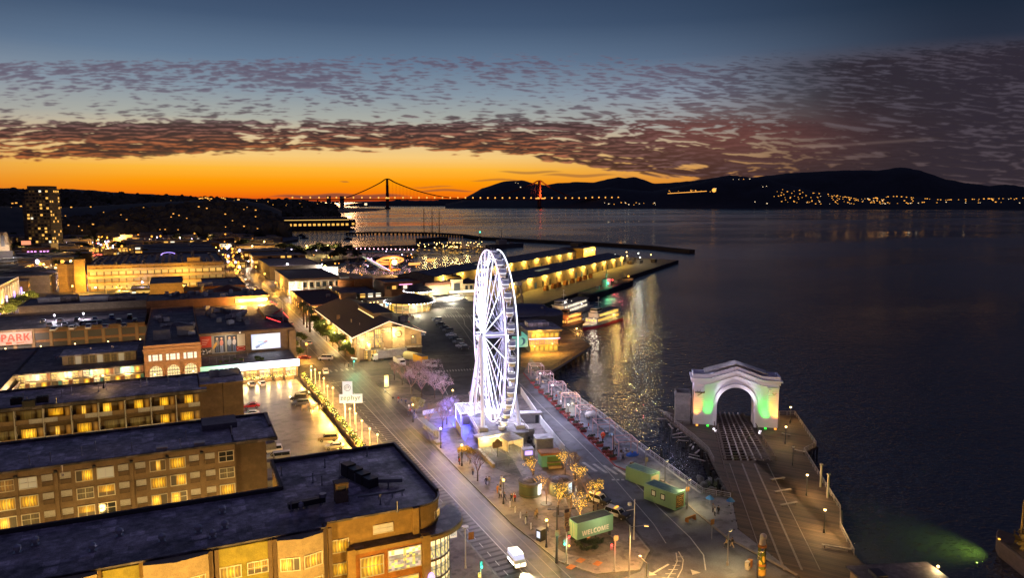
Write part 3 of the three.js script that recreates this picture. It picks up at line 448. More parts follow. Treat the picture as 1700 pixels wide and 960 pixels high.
function makeTree(kind, v) {
  const k = kind + v; if (TREES[k]) return TREES[k];
  const R = {};
  if (kind === 'bare' || kind === 'fairy' || kind === 'blossom') {
    const b = branches({ n: 6, first: 4, spread: kind === 'blossom' ? 0.62 : 0.5, trunk: 1.9, r: 0.15, up: kind === 'blossom' ? 0.02 : 0.14 }); R.trunk = segGeo(b.seg, 0, 1); R.crown = segGeo(b.seg, 1); R.h = Math.max(...b.tips.map((t) => t.y));
    if (kind === 'fairy') { const pts = b.seg.slice(1).flatMap(([p, q, r]) => (r > 0.018 ? Array.from({ length: r > 0.05 ? 6 : 2 }, (_, i) => p.clone().lerp(q, (i + rnd()) / (r > 0.05 ? 6 : 2))) : [])); R.bulbs = bulbsGeo(pts, 260, 0.06, 0.1); }
    if (kind === 'blossom') R.leaves = leafGeo(b.tips, 900, 0.17, 0.34);
  } else if (kind === 'leafy') {
    const b = branches({ n: 4, first: 4, spread: 0.75, trunk: 2.0, r: 0.16, up: 0.1 }); R.trunk = segGeo(b.seg, 0, 1 + 4); R.crown = MG([segGeo(b.seg, 5), leafGeo(b.tips, 1500, 0.5, 0.75)]); R.h = Math.max(...b.tips.map((t) => t.y)) + 0.6;
  } else if (kind === 'palm') {
    R.trunk = MG([cyl(0.32, 0.22, 7, 0, 0, 0, 8), cyl(0.3, 0.36, 0.6, 0, 6.7, 0, 8)]); const f = [];
    for (let i = 0; i < 26; i++) { const a = i * 2.4, up = rr(-0.5, 1.1), L = rr(2.0, 2.7), pos = [], idx = []; for (let j = 0; j <= 5; j++) { const t = j / 5, x = L * t * Math.cos(up * 0.6), y = 7.2 + L * (Math.sin(up) * t - 0.75 * t * t), w = 0.34 * Math.sin(Math.PI * (0.12 + 0.86 * t)); pos.push(x, y, -w, x, y + 0.08, 0, x, y, w); if (j) { const s = j * 3; idx.push(s - 3, s - 2, s, s - 2, s + 1, s, s - 2, s - 1, s + 1, s - 1, s + 2, s + 1); } }
      const g = new THREE.BufferGeometry(); g.setAttribute('position', new THREE.Float32BufferAttribute(pos, 3)); g.setAttribute('uv', new THREE.Float32BufferAttribute(new Array(36).fill(0), 2)); g.setIndex(idx); g.computeVertexNormals(); f.push(g.rotateY(a)); }
    R.crown = MG(f); R.h = 8.5;
  }
  return (TREES[k] = R);
}
function tree(kind, p, h, ry, label, o = {}) {
  const R = makeTree(kind, o.v ?? 0), t = T(o.name ?? { bare: 'bare_tree', fairy: 'fairy_light_tree', blossom: 'pale_twiggy_tree', leafy: 'street_tree', palm: 'palm_tree' }[kind], label, 'tree', p, ry, o.group), s = h / R.h; t.scale.setScalar(s);
  part(t, 'trunk', R.trunk, M.bark); part(t, 'crown', R.crown, o.crown ?? (kind === 'leafy' ? M.leaf : kind === 'palm' ? M.leafDark : M.twig));
  if (R.bulbs) part(t, 'string_lights', R.bulbs, M.fairy); if (R.leaves) part(t, 'dry_leaves', R.leaves, M.blossom);
  return t;
}
// people: one continuous body from a field of tapered capsules, clothing as shells of the same field, fingers and face joined to the body
const PEOPLE = {};
function makePerson(pose) {
  if (PEOPLE[pose]) return PEOPLE[pose];
  const w = pose === 'walk', st = w ? 0.3 : 0.04, V = (x, y, z) => new THREE.Vector3(x, y, z), arm = (s) => (w ? [V(s * 0.19, 1.42, 0), V(s * 0.25, 1.13, s * 0.1), V(s * 0.24, 0.9, s * 0.26 - 0.05)] : [V(s * 0.19, 1.42, 0), V(s * 0.25, 1.13, 0.03), V(s * 0.22, 0.89, -0.08)]);
  const legs = [-1, 1].map((s) => { const z = s * st; return [V(s * 0.09, 0.92, 0), V(s * 0.1, 0.5, -z * 0.5 - (w ? 0.06 : 0.01)), V(s * 0.1, 0.08, -z + (w && s < 0 ? 0.02 : 0)), V(s * 0.11, 0.04, -z - 0.16)]; });
  const torso = [[V(0, 0.95, 0), V(0, 1.2, 0.01), 0.135, 0.125], [V(0, 1.2, 0.01), V(0, 1.4, 0), 0.13, 0.12], [V(-0.13, 1.4, 0), V(0.13, 1.4, 0), 0.085, 0.085]], head = [[V(0, 1.42, 0), V(0, 1.54, -0.01), 0.06, 0.055], [V(0, 1.6, -0.01), V(0, 1.69, 0), 0.085, 0.098]];
  const arms = [-1, 1].flatMap((s) => { const a = arm(s); return [[a[0], a[1], 0.055, 0.043], [a[1], a[2], 0.043, 0.03]]; }), hands = [-1, 1].map((s) => { const a = arm(s)[2]; return [a, a.clone().add(V(0, -0.07, -0.01)), 0.032, 0.036]; });
  const lg = legs.flatMap((L) => [[L[0], L[1], 0.085, 0.058], [L[1], L[2], 0.056, 0.04], [L[2], L[3], 0.045, 0.036]]);
  const field = (bones, grow, res, mind, maxd) => {
    const mc = new MarchingCubes(res, M.dark, false, false, 60000), half = res / 2, f = mc.field, q = new THREE.Vector3(), pa = new THREE.Vector3(), ba = new THREE.Vector3();
    for (let z = 0; z < res; z++) for (let y = 0; y < res; y++) for (let x = 0; x < res; x++) {
      q.set((x - half) / half, (y - half) / half + 0.95, (z - half) / half); let d = 9;
      for (const [a, b, r0, r1] of bones) { ba.copy(b).sub(a); pa.copy(q).sub(a); const h = clamp(pa.dot(ba) / ba.lengthSq()), k = pa.addScaledVector(ba, -h).length() - mix(r0, r1, h) - grow, m = 0.035, hh = clamp(0.5 + 0.5 * (d - k) / m); d = mix(d, k, hh) - m * hh * (1 - hh); }
      if (q.y < mind || q.y > maxd) d = Math.max(d, q.y < mind ? mind - q.y : q.y - maxd);
      f[z * res * res + y * res + x] = -d;
    }
    mc.isolation = 0; mc.update(); const g = new THREE.BufferGeometry();
    g.setAttribute('position', new THREE.Float32BufferAttribute(Array.from(mc.positionArray.slice(0, mc.count * 3)), 3)); g.setAttribute('normal', new THREE.Float32BufferAttribute(Array.from(mc.normalArray.slice(0, mc.count * 3)), 3)); g.setAttribute('uv', new THREE.Float32BufferAttribute(new Float32Array(mc.count * 2), 2));
    return g.translate(0, 0.95, 0);
  };
  const fingers = [-1, 1].flatMap((s) => { const a = arm(s)[2]; return [0, 1, 2, 3].flatMap((i) => { const z = a.z - 0.035 + i * 0.02, y = a.y - 0.1, L = [0.06, 0.072, 0.068, 0.05][i]; return [bar([a.x, y, z], [a.x - s * 0.006, y - L * 0.55, z], 0.009, 0.008, 5), bar([a.x - s * 0.006, y - L * 0.5, z], [a.x - s * 0.025, y - L, z], 0.008, 0.006, 5)]; }).concat([bar([a.x - s * 0.02, a.y - 0.05, a.z - 0.04], [a.x - s * 0.035, a.y - 0.1, a.z - 0.065], 0.011, 0.008, 5)]); });
  const face = [ball(0.016, 0, 1.645, -0.1, 6), ball(0.011, -0.033, 1.675, -0.09, 6), ball(0.011, 0.033, 1.675, -0.09, 6), bar([-0.022, 1.6, -0.088], [0.022, 1.6, -0.088], 0.007, 0.007, 5), ball(0.018, -0.097, 1.66, 0, 6), ball(0.018, 0.097, 1.66, 0, 6)];
  const all = [...torso, ...head, ...arms, ...hands, ...lg];
  return (PEOPLE[pose] = { body: MG([field(all, 0, 90, -1, 3), ...fingers, ...face]), coat: field([...torso, ...arms], 0.018, 80, 0.8, 1.46), trousers: field([...lg, torso[0]], 0.014, 80, 0.07, 1.0), hair: MG([new THREE.SphereGeometry(0.108, 10, 7, 0, 6.3, 0, 1.75).rotateX(0.45).translate(0, 1.685, 0.012)]) });
}
const SKIN = [mat(0.45, 0.26, 0.18), mat(0.25, 0.13, 0.08)], HAIR = [mat(0.02, 0.015, 0.01), mat(0.12, 0.07, 0.03)];
const CLOTH = { black: mat(0.02, 0.02, 0.022), navy: mat(0.03, 0.04, 0.09), red: mat(0.4, 0.03, 0.02), orange: mat(0.55, 0.2, 0.03), white: mat(0.62, 0.6, 0.58), grey: mat(0.2, 0.2, 0.21), tan: mat(0.4, 0.27, 0.14), blue: mat(0.06, 0.12, 0.3) };
function person(p, ry, coat, trousers, pose, label, i = 0, group) {
  const R = makePerson(pose), t = T('person', label, 'person', p, ry, group);
  part(t, 'body', R.body, SKIN[i % 2]); part(t, 'coat', R.coat, CLOTH[coat]); part(t, 'trousers', R.trousers, CLOTH[trousers]); part(t, 'hair', R.hair, HAIR[(i >> 1) % 2]); return t;
}
// railing: posts and rails
function railing(name, label, pts, y, m, step = 2.2, H = 1.1, mid = 2) {
  const t = T(name, label, 'railing'), pg = box(0.1, H, 0.1);
  for (let i = 1; i < pts.length; i++) {
    const [ax, az] = pts[i - 1], [bx, bz] = pts[i], L = Math.hypot(bx - ax, bz - az), n = Math.max(1, Math.round(L / step));
    for (let k = 0; k < n + (i === pts.length - 1 ? 1 : 0); k++) part(t, 'post', pg, m, mix(ax, bx, k / n), y, mix(az, bz, k / n));
    for (let r = 0; r <= mid; r++) part(t, 'rail', beam([ax, y + H - r * H / (mid + 1), az], [bx, y + H - r * H / (mid + 1), bz], r ? 0.06 : 0.16, r ? 0.06 : 0.09), m);
  }
  return t;
}

// ================= near buildings on the left =================
// front building with the dark tar roof
{
  const t = T('corner_hotel', 'long building in front with dark tar roof, orange upper wall and rounded glass corner', 'building');
  const corner = (cx, cz, r, a0, a1, n = 10) => Array.from({ length: n + 1 }, (_, i) => { const a = mix(a0, a1, i / n); return [cx + r * Math.sin(a), cz + r * Math.cos(a)]; });
  const out = [[-62, -98.3], [17, -98.6], [17, -100], ...corner(31, -104, 4, 0, Math.PI / 2), [35, -128.3], [13.3, -128], [13.3, -115.1], [-62, -115]];
  part(t, 'wall', slab(out, 0, 13), M.ochre); part(t, 'roof', slab(out.map(([x, z]) => [x - Math.sign(x - 5) * 0.35, z + (z < -110 ? 0.35 : -0.35)]), 13, 13.06), M.tar);
  const rim = [[-62, -115], [13.3, -115.1], [13.3, -128], [35, -128.3], [35, -104]];
  part(t, 'parapet', MG(rim.slice(1).map((p, i) => beam([rim[i][0], 13.3, rim[i][1]], [p[0], 13.3, p[1]], 0.5, 0.7))), M.darkWall);
  part(t, 'roof_edge', MG([[-62, -98.3], [17, -98.6], [17, -100], ...corner(31, -104, 4, 0, Math.PI / 2)].map((p, i, a) => (i ? beam([a[i - 1][0], 13.12, a[i - 1][1]], [p[0], 13.12, p[1]], 0.3, 0.28) : null)).filter(Boolean)), M.tarDark);
  for (const [x0, x1, m] of [[-20, -10.6, M.cream], [-5.6, 1.9, M.cream], [10.4, 16.4, M.cream]]) part(t, 'bay', slab([[x0, -98.2], [x0, -97.3], [(x0 + x1) / 2, -96.5], [x1, -97.3], [x1, -98.2]], 0, 13.05), m);
  part(t, 'lime_wall', box(6.4, 12.9, 0.16, 6.2, 0, -98.32), M.lime); part(t, 'lime_wall', box(4, 12.9, 0.16, -8.1, 0, -98.24), M.lime);
  for (const x of [2.2, 2.9, 9.5, 10.1, 16.8, 17.5]) part(t, 'pilaster', box(0.5, 13, 0.4, x, 0, x > 16.5 ? -98.5 : -98.2), M.brown);
  const W = (x, y, z, w, h, pane, bars = 2, ry = 0, hb = 0) => { const f = part(t, 'window', frameGeo(w, h, 0.12, 0.2, bars, hb), M.alum, x, y, z, ry); part(f, 'pane', paneGeo(w - 0.12, h - 0.12), pane, 0, 0.06, -0.03); };
  for (const [y, k] of [[8.7, 0], [5.2, 1], [1.8, 0]]) {
    W(11.9, y, -96.82, 2.6, 1.9, WINS[k + 3], 2, -0.26); W(14.9, y, -96.82, 2.6, 1.9, k ? M.winHot : M.win, 2, 0.26); W(-3.7, y, -96.82, 3, 1.9, WINS[k + 2], 3, -0.21); W(0, y, -96.82, 3, 1.9, k ? M.winDim : M.win, 3, 0.21);
    W(4.5, y - 0.1, -98.2, 2.7, 1.8, k ? M.winDim : M.win, 2); W(7.9, y - 0.1, -98.2, 2.7, 1.8, WINS[k + 4], 2, 0, 1); W(-8.2, y, -98.1, 2.6, 1.8, M.winHot, 2); W(-14, y, -96.8, 3, 1.9, M.win, 2, 0.2);
  }
  W(19.1, 8.4, -99.9, 2.6, 2.0, M.win, 2, 0, 0); W(19.1, 5, -99.9, 2.6, 1.9, M.win, 2, 0, 0); W(25.4, 10.1, -99.92, 3, 1.4, M.winPale, 2, 0, 1);
  // lower storeys step out under a ledge, then the curved glass shopfront and its canopy
  const low = [[20.4, -102], [20.4, -98.2], [31.6, -98.4], ...corner(31.6, -103, 4.6, 0.05, Math.PI / 2), [36.2, -112], [30, -112]];
  part(t, 'lower_wall', slab(low, 0, 8.6), M.orange); part(t, 'ledge', slab([[20.3, -102], [20.3, -97.9], [31, -98.0], [31, -102]], 8.6, 9.2), M.ochre); part(t, 'terrace', sheet([[20.6, -100.1], [20.6, -98.3], [31, -98.4], [31, -100.1]], 9.22), M.tarDark);
  const ring = [...corner(32, -104.2, 6.7, -0.25, 2.0, 18), ...corner(32, -104.2, 3.0, -0.25, 2.0, 18).reverse()];
  part(t, 'canopy', slab(ring, 9.0, 9.5), M.tarDark); part(t, 'canopy_fascia', MG(corner(32, -104.2, 6.74, -0.25, 2.0, 18).map((p, i, a) => (i ? beam([a[i - 1][0], 8.95, a[i - 1][1]], [p[0], 8.95, p[1]], 0.15, 0.55) : null)).filter(Boolean)), M.ochre);
  part(t, 'louvre', MG(Array.from({ length: 9 }, (_, i) => box(2.2, 0.08, 0.18, 36.6, 9.6, -110.8 - i * 0.55))), M.brown);
  for (const x of [20.2, 31.2]) part(t, 'pilaster', box(1.1, 9.6, 1.0, x, 0, -97.9), M.ochre);
  part(t, 'pilaster', box(0.9, 13.2, 0.8, 30.2, 0, -99.7), M.ochre);
  for (const y of [4.9]) { W(23.2, y, -98.0, 3.4, 3.0, M.winHot, 1, 0, 1); W(28, y, -98.05, 5, 3.3, M.shop, 1, 0, 1); W(25.6, 1.0, -98.05, 9, 2.8, M.shopWarm, 4, 0, 1); }
  for (let i = 0; i < 7; i++) for (const [y, h] of [[5.2, 3], [2.2, 2.8], [0.2, 1.8]]) { const a = 0.16 + i * 0.205; const f = part(t, 'shop_window', frameGeo(0.96, h, 0.07, 0.12, 0, 1), M.dark, 31.6 + 4.72 * Math.sin(a), y, -103 + 4.72 * Math.cos(a), a); part(f, 'pane', paneGeo(0.9, h - 0.08), M.shop, 0, 0.04, -0.02); }
  W(34.1, 10.2, -101.5, 1.6, 1.2, M.shopWarm, 1, 0.75);
  
  // signs on the corner
  const s = T('projecting_sign', 'small lit box sign projecting from the curved glass corner over the pavement', 'sign', [36.9, 6.2, -102]); part(s, 'sign_box', box(1.1, 1.1, 0.3), glow(1, 0.78, 0.6, 0.9)); part(s, 'bracket', box(0.9, 0.08, 0.08, -0.6, 0.5), M.dark); part(s, 'lettering', letters('IOC', 0.36, 0.02), M.white, 0, 0.36, 0.16);
  const o = T('oval_sign', 'purple glowing oval sign below the curved glass corner', 'sign', [31.6, 2.0, -97.0]); part(o, 'glowing_ring', new THREE.TorusGeometry(0.75, 0.12, 8, 24).scale(0.62, 1.25, 1).translate(0, 1, 0), M.purple); part(o, 'face', new THREE.CylinderGeometry(0.7, 0.7, 0.1, 20).rotateX(Math.PI / 2).scale(0.6, 1.2, 1).translate(0, 1, 0), glow(0.8, 0.7, 1, 1.2));
  // roof plant
  for (const [px, py] of [[330, 884], [354, 893], [270, 899], [370, 852], [374, 877], [500, 845]]) { const q = at(px, py, 13.06); one('roof_vent', 'round turbine vent standing on the dark tar roof of the front building', 'vent', ventGeo, M.steel, q, 0, 'turbine vents on the front roof'); }
  for (const [px, py] of [[535, 806], [520, 802], [590, 803], [610, 758], [540, 777], [632, 838], [645, 812], [660, 850], [468, 790], [484, 850], [580, 838]]) { const q = at(px, py, 13.06); one('roof_pipe', 'short capped vent pipe on the tar roof of the front building', 'vent pipe', pipeGeo, M.grayPaint, q, 0, 'vent pipes on the front roof'); }
  for (const [px, py] of [[30, 918], [60, 905], [155, 915], [200, 890]]) one('roof_vent', 'round turbine vent standing on the dark tar roof of the front building', 'vent', ventGeo, M.steel, at(px, py, 13.06), 0, 'turbine vents on the front roof');
  const ch = T('brick_chimney_box', 'tan square shaft standing on the dark roof of the front building', 'chimney', at(567, 832, 13.06)); part(ch, 'shaft', box(1.9, 2.9, 1.6), M.tan); part(ch, 'cap', box(2.1, 0.2, 1.8, 0, 2.9), M.brown); part(ch, 'grille', box(1.2, 0.7, 0.06, 0, 1.9, 0.83), M.dark);
  const ac = T('roof_plant', 'row of large dark air handling units on the front roof beside the tan shaft', 'air conditioner', at(596, 800, 13.06), 0.35);
  for (let i = 0; i < 4; i++) part(ac, 'unit', box(1.7, 2.1 - i * 0.2, 1.9, 0, 0.2, -3 + i * 2.1), M.blackPaint); part(ac, 'frame', MG([box(2, 0.2, 8.4), box(0.1, 2.6, 0.1, 1, 0, -4), box(0.1, 2.6, 0.1, -1, 0, -4)]), M.steel); part(ac, 'duct', beam([1, 0.6, 2.5], [4.6, 0.6, 5.5], 0.7, 0.6), M.grayPaint);
  const du = T('roof_duct', 'long low metal duct with a round fan on the front roof', 'duct', at(510, 842, 13.06), 0.1); part(du, 'duct', box(5.4, 0.8, 0.8, 0, 0.3), M.blackPaint); for (const x of [-2, 0, 2]) part(du, 'leg', box(0.12, 0.3, 0.9, x), M.steel); part(du, 'fan', cyl(0.55, 0.55, 0.5, 2.4, 1.1, 0, 12), M.steel);
  const fr = T('roof_pipe_frame', 'bent pipe run on stands at the right side of the front roof', 'pipework', at(640, 828, 13.06), 0.1); part(fr, 'pipe', MG([beam([-4, 0.8, -1], [1.5, 0.9, 0.4], 0.35, 0.3), beam([1.5, 0.9, 0.4], [3, 0.9, 0.2], 0.35, 0.3)]), M.grayPaint); for (const [x, z] of [[-3, -0.7], [-1, -0.2], [1, 0.3], [2.6, 0.3]]) part(fr, 'stand', box(0.15, 0.8, 0.15, x, 0, z), M.steel);
}
// hotel with white-panelled windows behind it
{
  const t = house('tan_hotel', 'tan four storey hotel block with rows of yellow windows and white panels', 'building', -64, 7.7, -132.3, -148.2, 16, M.tan, M.tar, { parapet: 0 });
  const cx = t.position.x, W = 5.35;
  part(t, 'roof_edge', MG([box(73.7, 0.3, 0.5, 1, 16, 7.95), box(79, 0.5, 0.5, 3.6, 16, -7.95), box(0.5, 0.6, 9, 42.6, 16, -3.6)]), M.tarDark);
  part(t, 'end_wall', box(5.4, 15.4, 13.4, 38.5, 0, -0.4), M.brown); part(t, 'roof_end', box(7.4, 0.6, 15.2, 39.4, 15.5, -0.2), M.tarDark); part(t, 'roof', box(6.8, 0.06, 14.6, 39.3, 16.1, -0.2), M.tar);
  part(t, 'roof_step', box(6, 1.1, 5.5, 34, 16, -4.2), M.grayWall);
  for (let b = 0; b < 13; b++) {
    const xr = 7.7 - cx - b * W, xl = xr - W; part(t, 'pilaster', box(0.5, 15.2, 0.25, xl, 0, 8.02), M.tan); part(t, 'downpipe_head', box(0.45, 0.3, 0.4, xl, 15.1, 8.2), M.dark);
    const flip = b % 2 === 0;
    for (let r = 0; r < 4; r++) {
      const y = 13.0 - r * 3.0, k = hash(b * 3 + 1, r * 5 + 2), pane = (b === 3 && r === 0) || (b === 5 && r === 0) ? M.winPale : k < 0.72 ? WINS[Math.floor(k * 50) % 6] : k < 0.84 ? M.winDim : k < 0.92 ? M.glass : M.winOrange, xw = flip ? xr - 1.45 : xl + 1.55, xp = flip ? xl + 1.3 : xr - 1.2;
      win(t, 0, xw, y, 2.5, 1.95, pane, M.alum, 1, k > 0.6 ? 1 : 0, 0.06);
      part(t, 'white_panel', box(1.5, 1.05, 0.1, xp, y + 0.9, 8.0), M.white); part(t, 'air_conditioner_grille', box(1.5, 0.75, 0.16, xp, y + 0.05, 8.0), M.brown);
    }
  }
  for (let r = 0; r < 3; r++) { part(t, 'balcony', MG([box(2.2, 0.2, 5, 42.6, 4 + r * 3.6, -3), box(0.12, 1.1, 5, 43.6, 4.2 + r * 3.6, -3), box(2.2, 1.1, 0.12, 42.6, 4.2 + r * 3.6, -0.5)]), M.white); }
  for (const [px, py] of [[85, 767], [137, 757], [105, 790], [300, 744], [220, 750], [160, 748], [310, 730], [385, 722], [50, 772]]) one('roof_pipe', 'slim vent pipe on the purple grey roof of the tan hotel', 'vent pipe', pipeGeo, M.alum, at(px, py, 16.06), 0, 'vent pipes on the tan hotel roof');
  for (const [px, py] of [[270, 748], [332, 740]]) one('roof_hatch', 'low flat box on the tan hotel roof', 'roof hatch', MG([box(1.6, 0.6, 1.2), box(1.8, 0.1, 1.4, 0, 0.6)]), M.alum, at(px, py, 16.06), 0, 'flat boxes on the tan hotel roof');
  const g = T('gooseneck_lamp', 'dark gooseneck lamp rising at the foot of the tan hotel facade', 'lamp', at(400, 862, 13.06).setX(-2).setZ(-118)); g.position.y = 3; part(g, 'post', MG([cyl(0.07, 0.07, 6), bar([0, 6, 0], [-0.5, 6.4, 0], 0.05), bar([-0.5, 6.4, 0], [-1, 6.0, 0], 0.05)]), M.dark); part(g, 'lamp_shade', cyl(0.35, 0.08, 0.4, -1, 5.7, 0), M.dark); part(g, 'bulb', ball(0.12, -1, 5.68, 0, 6), M.warmSoft);
}
for (const x of [-44, -29, -14, 1, 12]) { const c = T('courtyard_lamp', 'courtyard lamp in the gap below the tan hotel facade', 'lamp', [x, 0, -122.5], 0, 'courtyard lamps'); part(c, 'post', cyl(0.09, 0.07, 4.2), M.dark); part(c, 'lamp_globe', ball(0.235, 0, 4.4, 0, 8), M.warm); lampLight(c, 1, 0.64, 0.2, 72, 0, 4.4, 0, 14); }
setting('hotel_courtyard', sheet([[-62, -115.2], [13, -115.3], [13, -132], [-62, -132]], Y1), M.concrete);
// balconied hotel behind
{
  const t = house('balcony_hotel', 'balconied hotel with glowing yellow room windows and a blank brown end tower', 'building', -66, 3.5, -175.6, -190, 16, M.brown, M.tar, { parapet: 0 }), W = 5.0, cx = t.position.x;
  part(t, 'roof_edge', MG([box(71, 0.7, 2.2, 0.6, 15.6, 8.2), box(79, 0.5, 0.6, 4.6, 16, -7.3)]), M.tarDark); part(t, 'roof', box(71, 0.06, 1.9, 0.6, 16.31, 8.2), M.tar);
  part(t, 'end_tower', box(4.8, 16.2, 12, 37.2, 0, -2.6), M.brown); part(t, 'end_tower', box(4.4, 15.9, 12.4, 41.9, 0, -2.9), M.brown); part(t, 'roof', box(9.6, 0.1, 14, 39.6, 16.2, -2.4), M.tar); part(t, 'stair_head', box(2.2, 1.0, 1.4, 36, 16.3, 1.6), M.white);
  for (const [x, z, s] of [[38.2, -2.4, 1], [40.4, -2.2, 1.2], [42.6, -2.6, 0.9]]) part(t, 'air_conditioner', acGeo, M.grayPaint, x, 16.3, z);
  for (let b = 0; b < 14; b++) {
    const xl = 3.5 - cx - (b + 1) * W; part(t, 'fin', box(0.22, 15.6, 1.7, xl, 0, 8.0), M.white);
    for (let r = 0; r < 4; r++) {
      const y = 12.6 - r * 3.85, k = hash(b * 7 + 5, r * 3 + 1), on = k < 0.8 ? WINS[Math.floor(k * 60) % 6] : M.winDim;
      part(t, 'balcony_slab', box(W - 0.22, 0.22, 1.6, xl + W / 2, y - 0.35, 8.0), M.brown); part(t, 'balcony_panel', box(W / 2 - 0.15, 0.95, 0.1, xl + W * (b % 2 ? 0.27 : 0.73), y - 0.12, 8.75), M.white); part(t, 'balcony_panel', box(W / 2 - 0.15, 0.95, 0.1, xl + W * (b % 2 ? 0.73 : 0.27), y - 0.12, 8.7), M.tan);
      win(t, 0, xl + W * 0.42, y - 0.1, 2.9, 2.5, on, M.brown, 1, 0, 0.05); win(t, 0, xl + W * 0.84, y - 0.1, 1.2, 2.5, k > 0.7 ? M.winDim : M.winOrange, M.brown, 0, 0, 0.05);
    }
  }
  for (const [px, py] of [[40, 665], [47, 672], [104, 660], [95, 672], [120, 655], [165, 650], [177, 647], [235, 642], [245, 640], [280, 635], [298, 640]]) one('roof_pipe', 'slim vent pipe on the blue grey roof of the balconied hotel', 'vent pipe', pipeGeo, M.alum, at(px, py, 16.06), 0, 'vent pipes on the balconied hotel roof');
  for (const [px, py] of [[30, 672], [50, 676], [72, 670]]) one('roof_unit', 'dark air conditioner on the blue grey roof of the balconied hotel', 'air conditioner', acGeo, M.blackPaint, at(px, py, 16.06), 0, 'air conditioners on the balconied hotel roof');
  globe(at(173, 645, 16.06), 2.6, 0.22, [1, 0.6, 0.22], 40, 'single warm lamp on a short post on the balconied hotel roof', { name: 'roof_lamp' });
}
for (const x of [-48, -30, -12, 6]) { const c = T('courtyard_lamp', 'courtyard lamp in the gap below the balconied hotel', 'lamp', [x, 0, -160], 0, 'lamps between the two hotels'); part(c, 'post', cyl(0.09, 0.07, 6), M.dark); part(c, 'lamp_globe', ball(0.235, 0, 6.2, 0, 8), M.warm); lampLight(c, 1, 0.64, 0.2, 72, 0, 6.2, 0, 14); }
// two storey motel with lit galleries
{
  const t = house('gallery_motel', 'low motel with two floors of lit doors and curtains below a dark roof', 'building', -44, -11, -250, -292, 8, M.cream, M.tarDark, { parapet: 0.25, trim: M.darkWall });
  part(t, 'eaves', box(34, 0.4, 2.4, 0, 7.8, 22), M.tarDark);
  for (let r = 0; r < 3; r++) { const y = 0.3 + r * 2.6 - 0.3; part(t, 'gallery_slab', box(33, 0.2, 1.9, 0, y - 0.05, 21.9), M.cream); part(t, 'gallery_rail', MG([box(33, 0.06, 0.06, 0, y + 1.0, 22.8), ...Array.from({ length: 34 }, (_, i) => box(0.05, 1, 0.05, -16.5 + i, y, 22.8))]), M.brown); }
  for (let i = 0; i < 12; i++) for (let r = 0; r < 3; r++) { const u = -15.2 + i * 2.75, k = hash(i * 5, r + 3); farWin(t, 0, u, 0.25 + r * 2.6, 1.5, 2.1, k < 0.4 ? M.shopWarm : k < 0.65 ? M.winHot : k < 0.85 ? M.shop : M.winDim); part(t, 'door', box(0.85, 2.1, 0.06, u + 1.3, 0.25 + r * 2.6, 21.03), k > 0.6 ? M.teal : k > 0.3 ? M.brickWall : M.cream); if (i % 3 === 2) part(t, 'post', box(0.2, 7.8, 0.2, u + 1.95, 0, 22.8), M.cream); }
  for (const x of [-12, -4, 4, 12]) { part(t, 'gallery_lamp', box(0.4, 0.15, 0.3, x, 7.4, 22.6), M.warmSoft); lampLight(t, 1, 0.7, 0.4, 45, x, 6.6, 23.2, 8); }
  part(t, 'penthouse', box(20, 3, 9, 4.5, 8, 10), M.cream); part(t, 'penthouse_roof', box(21, 0.3, 11, 4.5, 11, 10.5), M.tar); for (let i = 0; i < 9; i++) part(t, 'curtain_window', box(1.5, 2.4, 0.1, -3.2 + i * 1.95, 8.2, 14.52), i % 3 === 1 ? M.winPale : M.winDim);
  for (const [x, z] of [[-9, 3], [-8, 5], [-6.5, 4], [-5.5, 6], [8, 12], [2, 12]]) part(t, 'dish', MG([cyl(0.06, 0.06, 0.8), new THREE.SphereGeometry(0.45, 10, 5, 0, 6.3, 0, 1.2).rotateX(1).translate(0, 1, 0)]), M.white, x, z > 10 ? 11.3 : 8.1, z);
  const w = house('motel_wing', 'side wing of the low motel turned towards the balconied hotel, lit gallery', 'building', -64, -44.2, -222, -292, 8, M.cream, M.tarDark, { parapet: 0.25, trim: M.darkWall });
  for (let i = 0; i < 9; i++) for (let r = 0; r < 3; r++) { farWin(w, 1, 33 - i * 3, 0.25 + r * 2.6, 1.5, 2.1, pick([M.shopWarm, M.winHot, M.winDim])); part(w, 'door', box(0.06, 2.1, 0.85, 9.95, 0.25 + r * 2.6, -31.2 + i * 3), M.brickWall); }
  for (let r = 1; r < 3; r++) part(w, 'gallery_slab', box(1.6, 0.2, 69, 10.6, r * 2.6, 0), M.cream); part(w, 'gallery_rail', MG([0, 1].map((r) => box(0.06, 1, 69, 11.3, 2.7 + r * 2.6, 0))), M.brown);
  lampLight(w, 1, 0.7, 0.4, 60, 12, 6.5, 20, 8); lampLight(w, 1, 0.7, 0.4, 60, 12, 6.5, 32, 8);
}
for (let i = 0; i < 6; i++) globe([-66 + i * 10.5, 0, -302], 6.5, 0.235, [1, 0.62, 0.24], 150, 'lamp in the narrow yard between the motel and the brick garage', { group: 'lamps between motel and garage' });
